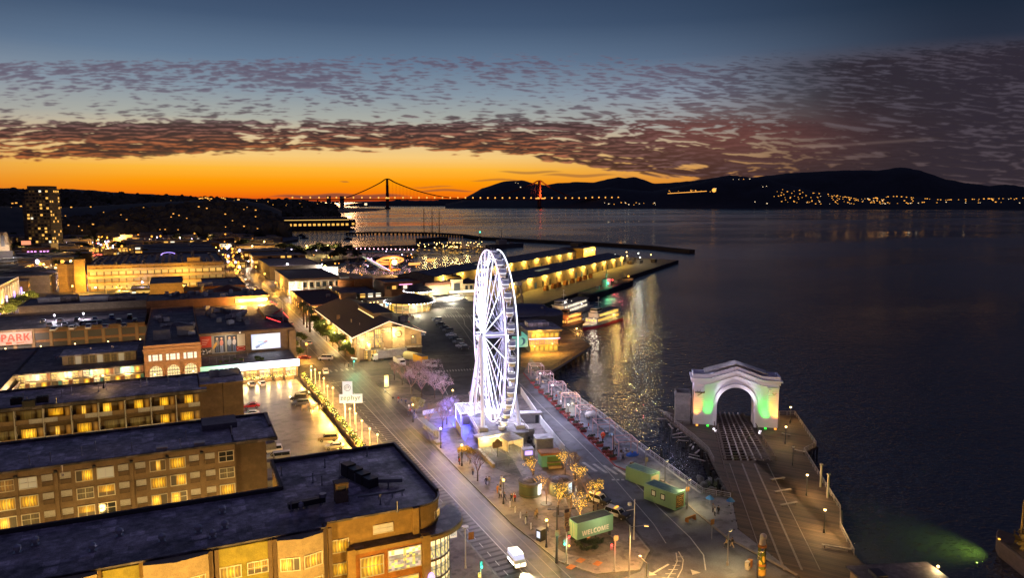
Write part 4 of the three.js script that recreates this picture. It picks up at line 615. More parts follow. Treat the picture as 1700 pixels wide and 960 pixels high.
// orange hall with three arched windows
{
  const t = house('arched_hall', 'orange brick hall with three tall arched windows lit from inside', 'building', -10.3, 5.7, -246, -335, 13.4, M.hallWall, M.tarDark, { parapet: 0.7, trim: M.hallWall });
  part(t, 'cornice', MG([box(16.6, 0.5, 0.7, 0, 12.6, 44.7), box(16.3, 0.25, 0.4, 0, 8.4, 44.6), box(16.4, 0.3, 0.5, 0, 11.9, 44.6)]), M.hallWall);
  for (let a = 0; a < 3; a++) {
    const u = -4.9 + a * 4.9, s = new THREE.Shape(); s.moveTo(-1.75, 0); s.lineTo(-1.75, 2.2); s.absarc(0, 2.2, 1.75, Math.PI, 0, true); s.lineTo(1.75, 0);
    const ring = new THREE.Shape(); ring.moveTo(-2.1, 0); ring.lineTo(-2.1, 2.2); ring.absarc(0, 2.2, 2.1, Math.PI, 0, true); ring.lineTo(2.1, 0); const hole = new THREE.Path(); hole.moveTo(-1.75, 0.1); hole.lineTo(-1.75, 2.2); hole.absarc(0, 2.2, 1.75, Math.PI, 0, true); hole.lineTo(1.75, 0.1); ring.holes.push(hole);
    const f = part(t, 'arched_window', new THREE.ExtrudeGeometry(ring, { depth: 0.3, bevelEnabled: false }), M.hallWall, u, 3.7, 44.5); part(f, 'pane', new THREE.ExtrudeGeometry(s, { depth: 0.05, bevelEnabled: false }), M.shop, 0, 0, 0.05);
    part(f, 'glazing_bar', MG([...[-1.05, -0.35, 0.35, 1.05].map((x) => box(0.09, 2.2 + Math.sqrt(3.06 - x * x), 0.08, x, 0, 0.16)), box(3.5, 0.1, 0.08, 0, 2.2, 0.16), box(3.5, 0.1, 0.08, 0, 1.0, 0.16)]), M.dark);
    for (const [du, w] of [[-1.5, 0.8], [0, 1.6], [1.5, 0.8]]) win(t, 0, u + du, 9.2, w, 2.0, M.cityWhite, M.white, w > 1 ? 1 : 0, 1, 0.06);
    for (const x of [-2.45, 2.45]) part(t, 'pilaster', box(0.35, 8.4, 0.3, u + x, 0, 44.6), M.hallWall);
  }
  for (const [x, z] of [[-3, 30], [4, 25]]) part(t, 'stair_head', box(5, 3.2, 4, x, 13.46, z), M.grayWall);
  for (let i = 0; i < 14; i++) part(t, 'roof_unit', acGeo, pick([M.grayPaint, M.white, M.grayWall]), rr(-6, 7), 13.46, rr(-20, 40), rr(0, 3));
  part(t, 'duct', MG([beam([-4, 14.2, 5], [3, 14.2, 3], 0.8, 0.8), beam([3, 14.2, 3], [6, 14.2, 10], 0.8, 0.8)]), M.grayPaint);
}
{
  const t = house('billboard_building', 'dark roofed building carrying a painted mural and a bright screen', 'building', 5.8, 37, -265, -335, 13.0, M.tan, M.tarDark, { parapet: 0.5, trim: M.brown });
  part(t, 'corner_pier', box(2.4, 12.6, 5, 14.6, 0, 34), M.tan); part(t, 'roof_gable', MG([beam([8.5, 13.2, 10], [15.5, 16, 4], 0.5, 0.5), beam([8.5, 13.2, 10], [8.5, 13.2, -18], 0.5, 0.5)]), M.redkerb);
  part(t, 'roof_ridge', slab([[8.5, 10], [15.6, 20], [15.6, -20], [8.5, -18]], 13.1, 14.6), M.tarDark); part(t, 'red_neon_line', MG([beam([8.3, 14.8, 16], [11.5, 14.9, 30], 0.18, 0.18), beam([15.7, 14.8, 20], [15.7, 14.8, 5], 0.16, 0.16)]), M.red);
  for (let i = 0; i < 20; i++) part(t, 'roof_unit', acGeo, pick([M.grayPaint, M.white, M.grayWall]), rr(-13, 5), 13.06, rr(-28, 24), rr(0, 3)); part(t, 'flagpole', cyl(0.1, 0.06, 9, 13.5, 13, 22), M.white);
  const mu = T('mural_billboard', 'large painted mural with figures and a red panel on the dark roofed building', 'billboard', [13.2, 6.3, -264.8]);
  part(mu, 'print', new THREE.BoxGeometry(14.4, 6.3, 0.12).translate(0, 3.15, 0), mat(0.8, 0.8, 0.8, { map: canvasMap(512, 224, (c, w, h) => {
    c.fillStyle = '#8a8378'; c.fillRect(0, 0, w, h); c.fillStyle = '#b13a22'; c.fillRect(0, 0, 128, 140); c.fillStyle = '#d8b9a8'; for (let i = 0; i < 4; i++) c.fillRect(22, 40 + i * 20, 84 - i * 12, 5);
    c.fillStyle = '#4b453f'; c.fillRect(0, 140, 128, 84); for (let i = 0; i < 40; i++) { c.fillStyle = ['#e8e2da', '#2c2a2d', '#8f7d6a'][i % 3]; c.beginPath(); c.arc(10 + hash(i, 1) * 110, 160 + hash(i, 2) * 60, 4 + hash(i, 3) * 9, 0, 7); c.fill(); }
    const fig = (x, s, t1, t2) => { c.fillStyle = '#3a3a42'; c.fillRect(x - 30, 10, 70, 200); c.fillStyle = t1; c.beginPath(); c.ellipse(x, 95, 20 * s, 38 * s, 0.1, 0, 7); c.fill(); c.fillStyle = '#c89f80'; c.beginPath(); c.arc(x + 2, 42, 12 * s, 0, 7); c.fill(); c.fillStyle = t2; c.fillRect(x - 14, 125, 11, 90); c.fillRect(x + 5, 125, 11, 90); };
    fig(190, 1.1, '#7b6f62', '#50566a'); fig(240, 1, '#b87468', '#8a90a8'); c.fillStyle = '#c9923c'; c.beginPath(); c.ellipse(165, 125, 14, 44, 0.5, 0, 7); c.fill(); fig(330, 1.2, '#8c8f9c', '#43506b'); fig(385, 1, '#b9aeb0', '#5c6684'); c.fillStyle = '#c8bfae'; c.fillRect(420, 0, 92, 150); c.fillStyle = '#a83325'; c.fillRect(408, 152, 104, 60); c.strokeStyle = '#e5d8c8'; c.lineWidth = 3; c.beginPath(); c.ellipse(460, 182, 42, 18, 0, 0, 7); c.stroke();
  }) }), 0, 0, 0); part(mu, 'frame', frameGeo(14.7, 6.6, 0.2, 0.3, 0), M.brown, 0, -0.15);
  part(mu, 'flood_lamp', box(0.5, 0.3, 0.5, 5.5, 6.8, 1.2), M.cityWhite); spot(mu, 1, 0.85, 0.6, 70, [2, 7.5, 5.5], [0, 3, 0], 1.0, 0.7);
  const sc = T('video_screen', 'bright rectangular video screen showing a blurred pale car on white', 'screen', [27.2, 6.7, -264.75]);
  part(sc, 'lit_screen', new THREE.BoxGeometry(9.6, 5.3, 0.2).translate(0, 2.65, 0), mat(0.02, 0.02, 0.02, { em: [1, 1, 1], es: 1.25, emissiveMap: canvasMap(256, 144, (c, w, h) => { const g = c.createLinearGradient(0, 0, w, h); g.addColorStop(0, '#cfd6ff'); g.addColorStop(0.5, '#ffffff'); g.addColorStop(1, '#e8e4ff'); c.fillStyle = g; c.fillRect(0, 0, w, h); c.fillStyle = 'rgba(120,140,190,0.55)'; c.beginPath(); c.ellipse(88, 98, 62, 10, -0.35, 0, 7); c.fill(); c.fillStyle = 'rgba(190,120,130,0.6)'; c.beginPath(); c.ellipse(125, 72, 20, 9, -0.3, 0, 7); c.fill(); c.fillStyle = 'rgba(90,95,125,0.6)'; c.beginPath(); c.ellipse(54, 122, 22, 9, -0.4, 0, 7); c.fill(); c.fillStyle = 'rgba(150,190,200,0.5)'; c.beginPath(); c.ellipse(80, 75, 28, 7, 0.1, 0, 7); c.fill(); }) }), 0, 0, 0);
  part(sc, 'frame', frameGeo(10.0, 5.7, 0.22, 0.4, 0), M.grayPaint, 0, -0.2); const l = new THREE.RectAreaLight(new THREE.Color(0.85, 0.85, 1), 1.6, 9.4, 5); l.position.set(0, 2.6, 0.3); l.lookAt(0, 2.6, 20); sc.add(l); l.rotation.set(0, Math.PI, 0);
}
{
  const t = house('storefront', 'low shop front with a glowing white fascia and lit windows beside the car park', 'building', 5.8, 35, -246.4, -264.6, 5.6, M.tan, M.tarDark, { parapet: 0.3 });
  const grad = canvasMap(256, 16, (c, w, h) => { const g = c.createLinearGradient(0, 0, w, 0); g.addColorStop(0, '#3fa070'); g.addColorStop(0.3, '#9fd8c0'); g.addColorStop(0.55, '#f4f0ff'); g.addColorStop(1, '#ffffff'); c.fillStyle = g; c.fillRect(0, 0, w, h); });
  part(t, 'glowing_fascia', new THREE.BoxGeometry(30.2, 2.3, 0.5).translate(0, 4.9, 9.5), mat(0.3, 0.3, 0.3, { em: [0.9, 0.88, 1], es: 2.3, emissiveMap: grad }));
  const l = new THREE.RectAreaLight(new THREE.Color(1, 0.86, 0.7), 1.2, 24, 1.6); l.position.set(3, 4.8, 9.9); l.rotation.set(-0.5, Math.PI, 0); t.add(l);
  for (let i = 0; i < 7; i++) { win(t, 0, -12.2 + i * 4.1, 0.4, 3.5, 3.0, i % 2 ? M.shopWarm : M.shop, M.brown, 2, 1, 0.06); part(t, 'pillar', box(0.5, 3.9, 0.5, -14.3 + i * 4.1, 0, 9.3), M.tan); }
  for (let i = 0; i < 5; i++) { const pl = T('wooden_planter', 'brown planter box with lit shrubs along the shop front', 'planter', [18.2 + i * 3.4, 0, -243.6], 0, 'planters along the shop front'); part(pl, 'box', box(2.9, 1.2, 1.1), M.brown); part(pl, 'shrub', leafGeo([new THREE.Vector3(-0.8, 1.4, 0), new THREE.Vector3(0, 1.45, 0), new THREE.Vector3(0.8, 1.4, 0)], 60, 0.45, 0.42), M.leaf); part(pl, 'string_lights', bulbsGeo([new THREE.Vector3(-0.9, 1.45, 0.2), new THREE.Vector3(0, 1.5, 0.2), new THREE.Vector3(0.9, 1.45, 0.2)], 26, 0.09, 0.4), M.warm); lampLight(pl, 1, 0.68, 0.25, 22, 0, 2.0, 0.9, 12); }
  for (let i = 0; i < 7; i++) part(t, 'roof_pipe', pipeGeo, M.grayPaint, -12 + i * 2, 5.66, rr(-4, 6)); part(t, 'roof_clutter', MG(Array.from({ length: 10 }, () => box(rr(0.5, 1.6), rr(0.3, 0.8), rr(0.4, 1.2), rr(-9, 4), 5.66, rr(-3, 6), rr(0, 3)))), M.leaf);
}
// wall of planting and lamps between car park and street
{
  const t = T('planted_wall', 'long brown wall topped with glowing shrubs between the car park and the street', 'planter wall');
  for (let i = 0; i < 17; i++) {
    const z = -240 + i * 5.4, x = 36.0 + 0.9 * ss(-240, -165, z); part(t, 'wall_panel', box(1.8, 1.25, 5.2, x, 0, z), M.brown);
    const pts = [-2, -1, 0, 1, 2].map((k) => new THREE.Vector3(x, 1.6, z + k)); part(t, 'shrub', leafGeo(pts, 130, 0.42, 0.55), M.leaf); part(t, 'string_lights', bulbsGeo(pts, 22, 0.085, 0.6), M.warm);
    if (i % 2 === 0) lampLight(t, 1, 0.52, 0.08, 125, x - 0.3, 3.0, z, 14);
  }
}
[[517, 609], [523.5, 614.5], [531, 620], [538, 629], [544, 642], [553, 645], [572, 671], [581, 680], [591, 688], [601, 700], [614, 713], [627, 723]].forEach(([px, py], i) => { const q = at(px, py, 4.6); globe([q.x, KERB, q.z], 4.3, 0.235, [1, 0.55, 0.14], 190, 'warm globe lamp in the row along the planted wall', { group: 'globe lamps along the planted wall', s: 9, post: M.alum }); });
{
  const z = -186, x = 39.2, t = T('hotel_sign', 'tall white sign with round emblem above a word panel by the planted wall', 'sign', [x, 0, z], -0.35);
  part(t, 'post', cyl(0.14, 0.14, 6.6, -1.2), M.alum); part(t, 'post', cyl(0.14, 0.14, 6.6, 1.2), M.alum);
  part(t, 'lit_panel', box(5.9, 2.3, 0.4, 0.3, 5.9), glow(1, 0.95, 0.9, 0.78)); part(t, 'lit_panel', box(2.5, 3.3, 0.4, -0.5, 8.3), glow(1, 0.95, 0.95, 0.78));
  part(t, 'lettering', letters('zephyr', 1.15, 0.04), mat(0.12, 0.2, 0.22), 0.2, 6.7, 0.21); part(t, 'emblem', MG([new THREE.TorusGeometry(0.8, 0.09, 6, 24), new THREE.TorusGeometry(0.45, 0.08, 6, 18, 4.2), box(0.9, 0.1, 0.06, 0, -0.1, 0, 0), ball(0.13, 0.2, 0.25, 0, 6)]), mat(0.25, 0.28, 0.36), -0.5, 9.95, 0.22);
}
for (const [x, z] of [[-7, -226], [3, -226]]) globe([x, 0, z], 9, 0.235, [1, 0.62, 0.26], 900, 'lamp in the court in front of the arched hall', { group: 'lamps before the arched hall' });
// cars in the lot
[['suv', 'tan', 545, 732, 1.35, 'tan SUV parked beside the planted wall, farther of the two by the front roof'], ['sedan', 'silver', 556, 745, 1.35, 'silver car parked beside the planted wall, nearer of the two by the front roof'], ['suv', 'black', 496, 664, 1.45, 'black SUV second from the back of the dark cluster in the wet car park'], ['sedan', 'black', 503, 657, 1.45, 'black car at the back of the dark cluster in the wet car park'], ['suv', 'dark grey', 500, 673, 1.45, 'dark grey SUV at the front of the dark cluster in the wet car park'],
  ['sedan', 'red', 418, 677, 1.5, 'red car parked at the end of the balconied hotel'], ['van', 'silver', 463, 764, 1.5, 'silver van parked by the end wall of the tan hotel'], ['suv', 'white', 452, 752, 1.5, 'white SUV behind the silver van at the end of the tan hotel'], ['sedan', 'white', 417, 690, 1.5, 'white car behind the red car at the balconied hotel'], ['sedan', 'silver', 418, 641, 0.1, 'silver car facing the shop front, left of the pair'], ['sedan', 'white', 436, 640, 0.1, 'white car facing the shop front, right of the pair']].forEach(([k, c, px, py, ry, l]) => car(k, c, at(px, py), ry, l));
{
  for (let i = 0; i < 6; i++) { const q = at(506 + i * 6.5, 683 - (i % 2) * 3); const t = T('folded_table', 'pale stacked patio table on the wet car park', 'table', q, 0.3 * i, 'stacked patio furniture on the car park'); part(t, 'top', box(1.6, 0.08, 0.9, 0, 0.9), M.cream); for (const [x, z] of [[-0.7, -0.35], [0.7, -0.35], [-0.7, 0.35], [0.7, 0.35]]) part(t, 'leg', box(0.08, 0.9, 0.08, x, 0, z), M.cream); part(t, 'panel', box(1.5, 0.8, 0.1, 0, 0.98), M.cream); }
}

// ================= the wheel =================
{
  const A = 0.21197, C = new THREE.Vector3(72.3, 24.2, -168.4), R = 21.6, S = 2.8;
  const t = T('observation_wheel', 'tall white glowing observation wheel with many gondolas, seen nearly edge-on', 'ferris wheel', [C.x, 0, C.z], Math.PI / 2 - A);   // local x runs along the plane of the wheel, z across it
  const hy = C.y, P = (r, a, z) => [r * Math.cos(a), hy + r * Math.sin(a), z], N = 24;
  for (const z of [S / 2, -S / 2]) {
    part(t, 'rim', new THREE.TorusGeometry(R, 0.15, 6, 120).translate(0, hy, z), z < 0 ? M.ledPink : M.led); part(t, 'inner_rim', new THREE.TorusGeometry(R - 1.9, 0.06, 5, 110).translate(0, hy, z), M.ledSoft);
    for (let i = 0; i < N; i++) { const a = (i + 0.3) / N * Math.PI * 2; part(t, 'spoke', bar(P(0.9, a, z * 1.9), P(R, a, z), 0.11, 0.1, 5), z > 0 ? M.ledSoft : i % 3 === 2 ? M.ledPink : M.led); }
    
    part(t, 'rim_lattice', MG(Array.from({ length: 72 }, (_, i) => { const a = i / 72 * Math.PI * 2, b = a + Math.PI * 2 / 72; return bar(P(i % 2 ? R : R - 1.9, a, z), P(i % 2 ? R - 1.9 : R, b, z), 0.03, 0.03, 3); })), M.ledSoft);
    part(t, 'hub_flange', new THREE.CylinderGeometry(1.3, 1.3, 0.3, 20).rotateX(Math.PI / 2).translate(0, hy, z * 1.9), z > 0 ? M.ledSoft : M.led);
  }
  part(t, 'axle', new THREE.CylinderGeometry(0.75, 0.75, S * 1.9 + 1.6, 16).rotateX(Math.PI / 2).translate(0, hy, 0), M.ledSoft);
  for (let i = 0; i < 36; i++) part(t, 'cross_tie', bar(P(R, (i + 0.5) / 36 * 6.2832, S / 2), P(R, (i + 0.5) / 36 * 6.2832, -S / 2), 0.07, 0.07, 4), M.ledSoft);
  for (let i = 0; i < 36; i++) part(t, 'tension_cable', bar(P(0.8, i / 36 * 6.2832, (i % 2 ? 1 : -1) * S * 0.95), P(R - 1.9, i / 36 * 6.2832 + 0.06, (i % 2 ? 1 : -1) * S / 2), 0.04, 0.04, 4), M.ledSoft);
  const bandG = mat(0.05, 0.05, 0.08, { roughness: 0.1, em: [0.5, 0.5, 0.9], es: 0.22 }), gl = glow(0.92, 0.9, 1, 1.5), cab = new THREE.LatheGeometry([[0, -1.5], [0.62, -1.5], [0.8, -1.25], [0.84, -0.5], [0, -0.5]].map(([x, y]) => new THREE.Vector2(x, y)), 12), dome = new THREE.SphereGeometry(0.85, 12, 6, 0, 6.2832, 0, 1.35).scale(1, 0.55, 1.05).translate(0, 0.5, 0), glassG = cyl(0.82, 0.82, 1.0, 0, -0.45, 0, 12, true), roofL = cyl(0.75, 0.8, 0.1, 0, 0.42, 0, 12), arms = MG([bar([0, 0.9, -1.1], [0, 0.9, 1.1], 0.06, 0.06, 5), bar([0, 0.9, 0], [0, 1.5, 0], 0.06, 0.06, 5)]);
  for (let i = 0; i < 36; i++) {
    const a = i / 36 * Math.PI * 2 + 0.04, [x, y] = P(R + 0.1, a, 0), g = part(t, 'gondola', cab, M.whiteClean, x, y - 0.9, 0); part(g, 'window_band', glassG, bandG); part(g, 'roof', dome, M.whiteClean); part(g, 'lit_ceiling', roofL, gl); part(g, 'lit_floor_rim', cyl(0.86, 0.86, 0.14, 0, -0.62, 0, 12), gl); part(g, 'hanger', arms, M.steel);
  }
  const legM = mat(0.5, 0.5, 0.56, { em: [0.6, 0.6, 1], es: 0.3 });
  // legs: two A frames, one on each side, on a white platform
  for (const z of [1, -1]) { for (const x of [-9.5, 9.5]) part(t, 'leg', bar([x * 0.04, hy, z * 3.2], [x, 3.2, z * 4.6], 0.42, 0.5, 8), legM); part(t, 'leg', bar([0, hy, z * 3.2], [0, 3.2, z * 5.2], 0.3, 0.36, 8), legM); part(t, 'leg_tie', MG([bar([-5.5, 12, z * 4], [5.5, 12, z * 4], 0.16, 0.16, 6)]), M.ledSoft); }
  part(t, 'platform', MG([box(26, 2.2, 11.6, 0, KERB, 0), box(26.6, 0.2, 12.2, 0, 2.3, 0)]), M.concrete); part(t, 'deck_panel', MG(Array.from({ length: 12 }, (_, i) => box(1.9, 0.05, 11.4, -12.1 + i * 2.2, 2.5, 0))), M.grayWall); part(t, 'platform_rail', MG([...[6, -6].flatMap((z) => [box(26.4, 0.08, 0.08, 0, 3.5, z), ...Array.from({ length: 17 }, (_, i) => box(0.08, 1.1, 0.08, -13.1 + i * 1.64, 2.5, z))])]), M.whiteClean);
  part(t, 'drive_box', box(3, 1.6, 2.4, 0, 2.5, 0), M.whiteClean); part(t, 'ballast', MG([-9.5, 9.5].flatMap((x) => [-4.6, 4.6].map((z) => box(2.2, 1, 2.2, x, 2.4, z)))), M.white);
  const sl = 0.36; for (const [x, y, z, I] of [[0, hy, 4.6, 1500], [0, hy + 13, 2.6, 1100], [0, hy - 13, 2.8, 900], [6, hy, -4.6, 1300], [12, hy + 6, -2.6, 900]]) lampLight(t, 0.72, 0.7, 1, I * sl, x, y, z, 60);
}
// booths and fences round the wheel
{
  const tk = T('ticket_pavilion', 'white boarding pavilion with slatted roof lit blue and violet beside the wheel', 'pavilion', at(786, 700).setY(KERB), Math.PI / 2 - 0.2);
  part(tk, 'roof', MG(Array.from({ length: 9 }, (_, i) => box(9, 0.14, 0.7, 0, 3.5 + i * 0.05, -3.6 + i * 0.9))), M.white); part(tk, 'roof_frame', MG([box(9.2, 0.2, 0.2, 0, 3.4, -4.1), box(9.2, 0.2, 0.2, 0, 3.9, 4.2), box(0.2, 0.2, 8.4, 4.5, 3.6, 0), box(0.2, 0.2, 8.4, -4.5, 3.6, 0)]), M.led);
  for (const [x, z] of [[-4.4, -4], [4.4, -4], [-4.4, 4], [4.4, 4]]) part(tk, 'post', box(0.2, 3.6, 0.2, x, 0, z), M.whiteClean); part(tk, 'screen_panel', MG([box(0.12, 2.4, 7, -3.6, 0.2, 0), box(6, 2.2, 0.12, 0.5, 0.2, 3.6)]), mat(0.5, 0.5, 0.7)); part(tk, 'lit_strip', box(0.16, 0.16, 8, 4.62, 3.3, 0), M.purple);
  lampLight(tk, 0.3, 0.22, 1, 420, -1, 2.6, 4.8, 12); lampLight(tk, 0.7, 0.7, 1, 140, 0, 3.0, 0, 12);
  const te = T('domed_tent', 'small white domed tent behind the slatted pavilion', 'tent', at(795, 672).setY(KERB)); part(te, 'canopy', new THREE.SphereGeometry(3.4, 10, 5, 0, 6.2832, 0, 1.2).scale(1, 0.5, 1).translate(0, 2.6, 0), M.white); for (let i = 0; i < 6; i++) part(te, 'post', box(0.1, 3, 0.1, 3 * Math.cos(i), 0, 3 * Math.sin(i)), M.whiteClean);
  const pv = T('pyramid_tent', 'white pyramid top tent lit warm inside, in front of the wheel', 'tent', at(848, 745).setY(KERB), 0.15); part(pv, 'canopy', new THREE.ConeGeometry(3.1, 1.5, 4, 1).rotateY(Math.PI / 4).translate(0, 3.3, 0), M.white); part(pv, 'wall', MG([box(4.3, 2.6, 0.06, 0, 0, -2.1), box(0.06, 2.6, 4.2, -2.15, 0, 0), box(0.06, 2.6, 4.2, 2.15, 0, 0)]), M.cream); for (const [x, z] of [[-2.1, 2.1], [2.1, 2.1]]) part(pv, 'post', box(0.1, 2.6, 0.1, x, 0, z), M.whiteClean); part(pv, 'bulb', ball(0.18, 0, 2.5, 0, 8), M.warm); lampLight(pv, 1, 0.78, 0.4, 60, 0, 2.5, 0, 9);
  const wa = T('cream_wall_tent', 'long cream marquee wall lit warm along the front of the wheel platform', 'tent', at(815, 742).setY(KERB), 0.1); part(wa, 'wall', box(6.8, 2.3, 0.3), M.cream); part(wa, 'roof', box(7, 0.2, 3, 0, 2.4, -1.3), M.white); part(wa, 'strip_light', box(6, 0.1, 0.1, 0, 2.2, 0.4), M.warm); lampLight(wa, 1, 0.8, 0.35, 40, -1.5, 2.2, 1.4, 9); lampLight(wa, 1, 0.8, 0.35, 30, 2, 2.2, 1.4, 9);
  const dk = T('blue_deck', 'strongly blue lit floor of the boarding queue left of the wheel', 'deck', [0, 0, 0]); part(dk, 'floor', slab([at(742, 695), at(765, 690), at(782, 712), at(772, 735)], KERB, KERB + 0.1), mat(0.12, 0.12, 0.5)); part(dk, 'panel', beam(at(756, 700, 1.4).toArray(), at(766, 718, 1.4).toArray(), 0.15, 2.4), M.white); part(dk, 'floodlight', box(0.5, 0.3, 0.4, at(748, 700).x, 2.8, at(748, 700).z), M.purple); { const q = at(760, 708); lampLight(dk, 0.1, 0.12, 1, 420, q.x, 3.2, q.z, 10); }
  // white fence along the road
  const f = T('wheel_fence', 'white panelled fence between the wheel enclosure and the promenade road', 'fence'), fp = [[93, -194.6], [84.2, -162.9], [79.4, -142.5]].map(([x, z]) => [x - 0.6, z]);
  for (let s = 1; s < fp.length; s++) for (let k = 0; k < (s === 1 ? 12 : 8); k++) { const n = s === 1 ? 12 : 8, a = [mix(fp[s - 1][0], fp[s][0], k / n), mix(fp[s - 1][1], fp[s][1], k / n)], b = [mix(fp[s - 1][0], fp[s][0], (k + 0.97) / n), mix(fp[s - 1][1], fp[s][1], (k + 0.97) / n)]; part(f, 'fence_panel', beam([a[0], 1.15, a[1]], [b[0], 1.15, b[1]], 0.08, 2.0), M.white); }
  part(f, 'fence_rail', MG([beam([fp[0][0], 2.3, fp[0][1]], [fp[1][0], 2.3, fp[1][1]], 0.14, 0.12), beam([fp[1][0], 2.3, fp[1][1]], [fp[2][0], 2.3, fp[2][1]], 0.14, 0.12)]), M.whiteClean);
  // equipment yard right of the tents
  const c1 = T('white_cabin', 'white flat roofed cabin above the green stall', 'cabin', at(902, 745).setY(KERB), -0.25); part(c1, 'wall', box(4, 2.7, 3.4), M.white); part(c1, 'roof', box(4.3, 0.15, 3.7, 0, 2.7), M.white); part(c1, 'window', box(0.06, 0.9, 2, -2.03, 1.3), M.winPale);
  const c2 = T('generator_cabinet', 'white generator cabinet with open side in the equipment yard by the wheel', 'generator', at(878, 727).setY(KERB), -0.3); part(c2, 'cabinet', box(2.2, 2.4, 4.0), M.white); part(c2, 'panel', box(1.6, 1.7, 0.06, 0, 0.4, 2.03), M.grayPaint); part(c2, 'top', box(2.0, 0.2, 3.6, 0, 2.4), M.grayWall);
  const c3 = T('control_container', 'pale container with a dark doorway at the right of the wheel platform', 'container', at(880, 702).setY(KERB), -0.27); part(c3, 'wall', box(6, 2.8, 2.6), M.white); part(c3, 'door', box(0.9, 2.1, 0.08, 1.6, 0.1, 1.31), M.dark); part(c3, 'rib', MG(Array.from({ length: 12 }, (_, i) => box(0.1, 2.6, 0.06, -2.8 + i * 0.32, 0.1, 1.32))), M.white);
  const c4 = T('photo_booth', 'small white kiosk with violet lit window in front of the wheel', 'kiosk', at(876, 762).setY(KERB), -0.2); part(c4, 'wall', box(2.6, 2.4, 1.8), M.white); part(c4, 'lit_window', box(1.7, 0.9, 0.08, 0, 1.1, 0.92), M.purple); part(c4, 'side_panel', box(0.08, 2.2, 1.7, 1.33, 0.1), PAINT.maroon); part(c4, 'counter', box(2.2, 0.1, 0.5, 0, 0.95, 1.1), M.white); 
  const c5 = T('green_stall', 'dark green stall with an orange fascia below the white cabin', 'stall', at(912, 772).setY(KERB), -0.22); part(c5, 'wall', box(4.4, 2.6, 3.0), M.teal); part(c5, 'front', box(3.0, 2.2, 0.08, 0.6, 0.1, 1.52), mat(0.07, 0.13, 0.04)); part(c5, 'fascia', box(4.7, 0.45, 3.3, 0, 2.6), M.orange); part(c5, 'counter', box(3.2, 0.12, 0.8, 0.6, 1.0, 1.8), M.cream); part(c5, 'bench', box(3, 0.5, 0.6, 0.6, 0, 2.6), M.cream);
  for (let i = 0; i < 9; i++) { const q = at(rr(868, 898), rr(725, 748)); one('equipment_case', 'dark equipment case in the yard beside the generator cabinet', 'case', box(rr(0.6, 1.3), rr(0.5, 1.2), rr(0.5, 1)), pick([M.blackPaint, M.grayPaint]), [q.x, KERB, q.z], rr(0, 3), 'equipment cases by the generator'); }
  const sg = T('stand_sign', 'tan shaped notice board on a dark post in front of the wheel', 'sign', at(826, 760).setY(KERB)); part(sg, 'post', cyl(0.09, 0.09, 2.4), M.dark); part(sg, 'board', box(2.4, 1.4, 0.14, 0, 2.2), M.tan); part(sg, 'board_top', new THREE.CylinderGeometry(0.7, 0.7, 0.13, 14, 1, false, -Math.PI / 2, Math.PI).rotateX(-Math.PI / 2).rotateZ(0).translate(0, 3.5, 0), M.tan); part(sg, 'lettering', MG([box(1.6, 0.12, 0.04, 0, 3.1, 0.08), box(1.2, 0.12, 0.04, 0, 2.8, 0.08), box(1.5, 0.12, 0.04, 0, 2.5, 0.08)]), M.cream);
  const lw = T('low_bench_wall', 'long pale low wall along the edge of the queue area', 'bench', [0, 0, 0]); part(lw, 'wall', MG([beam([at(795, 752).x, 0.5, at(795, 752).z], [at(820, 778).x, 0.5, at(820, 778).z], 0.5, 0.8)]), M.cream); part(lw, 'cap', beam([at(795, 752).x, 0.95, at(795, 752).z], [at(820, 778).x, 0.95, at(820, 778).z], 0.6, 0.1), M.white);
  const qr = []; for (let i = 0; i < 7; i++) qr.push([at(796 + i * 10, 748 + (i % 2) * 26 + i), at(805 + i * 10, 762 + (i % 2) * 10 + i)]); const qt = T('queue_barrier', 'dark zigzag queue barriers in front of the wheel', 'barrier'); qr.forEach(([a, b]) => part(qt, 'barrier_panel', MG([beam([a.x, 1.1, a.z], [b.x, 1.1, b.z], 0.05, 0.05), ...[0, 0.25, 0.5, 0.75, 1].map((k) => box(0.04, 1, 0.04, mix(a.x, b.x, k), KERB, mix(a.z, b.z, k)))]), M.grayPaint));
  setting('queue_floor', slab([at(768, 748), at(800, 735), at(850, 762), at(868, 795), at(830, 782)], KERB, KERB + 0.03), stain(0.08, 0.08, 0.085, 6));
  const wc = T('white_barrier', 'low white hoarding left of the slatted pavilion', 'hoarding'); part(wc, 'panel', beam([at(702, 690).x, 0.7, at(702, 690).z], [at(742, 682).x, 0.7, at(742, 682).z], 0.2, 1.2), M.white);
}
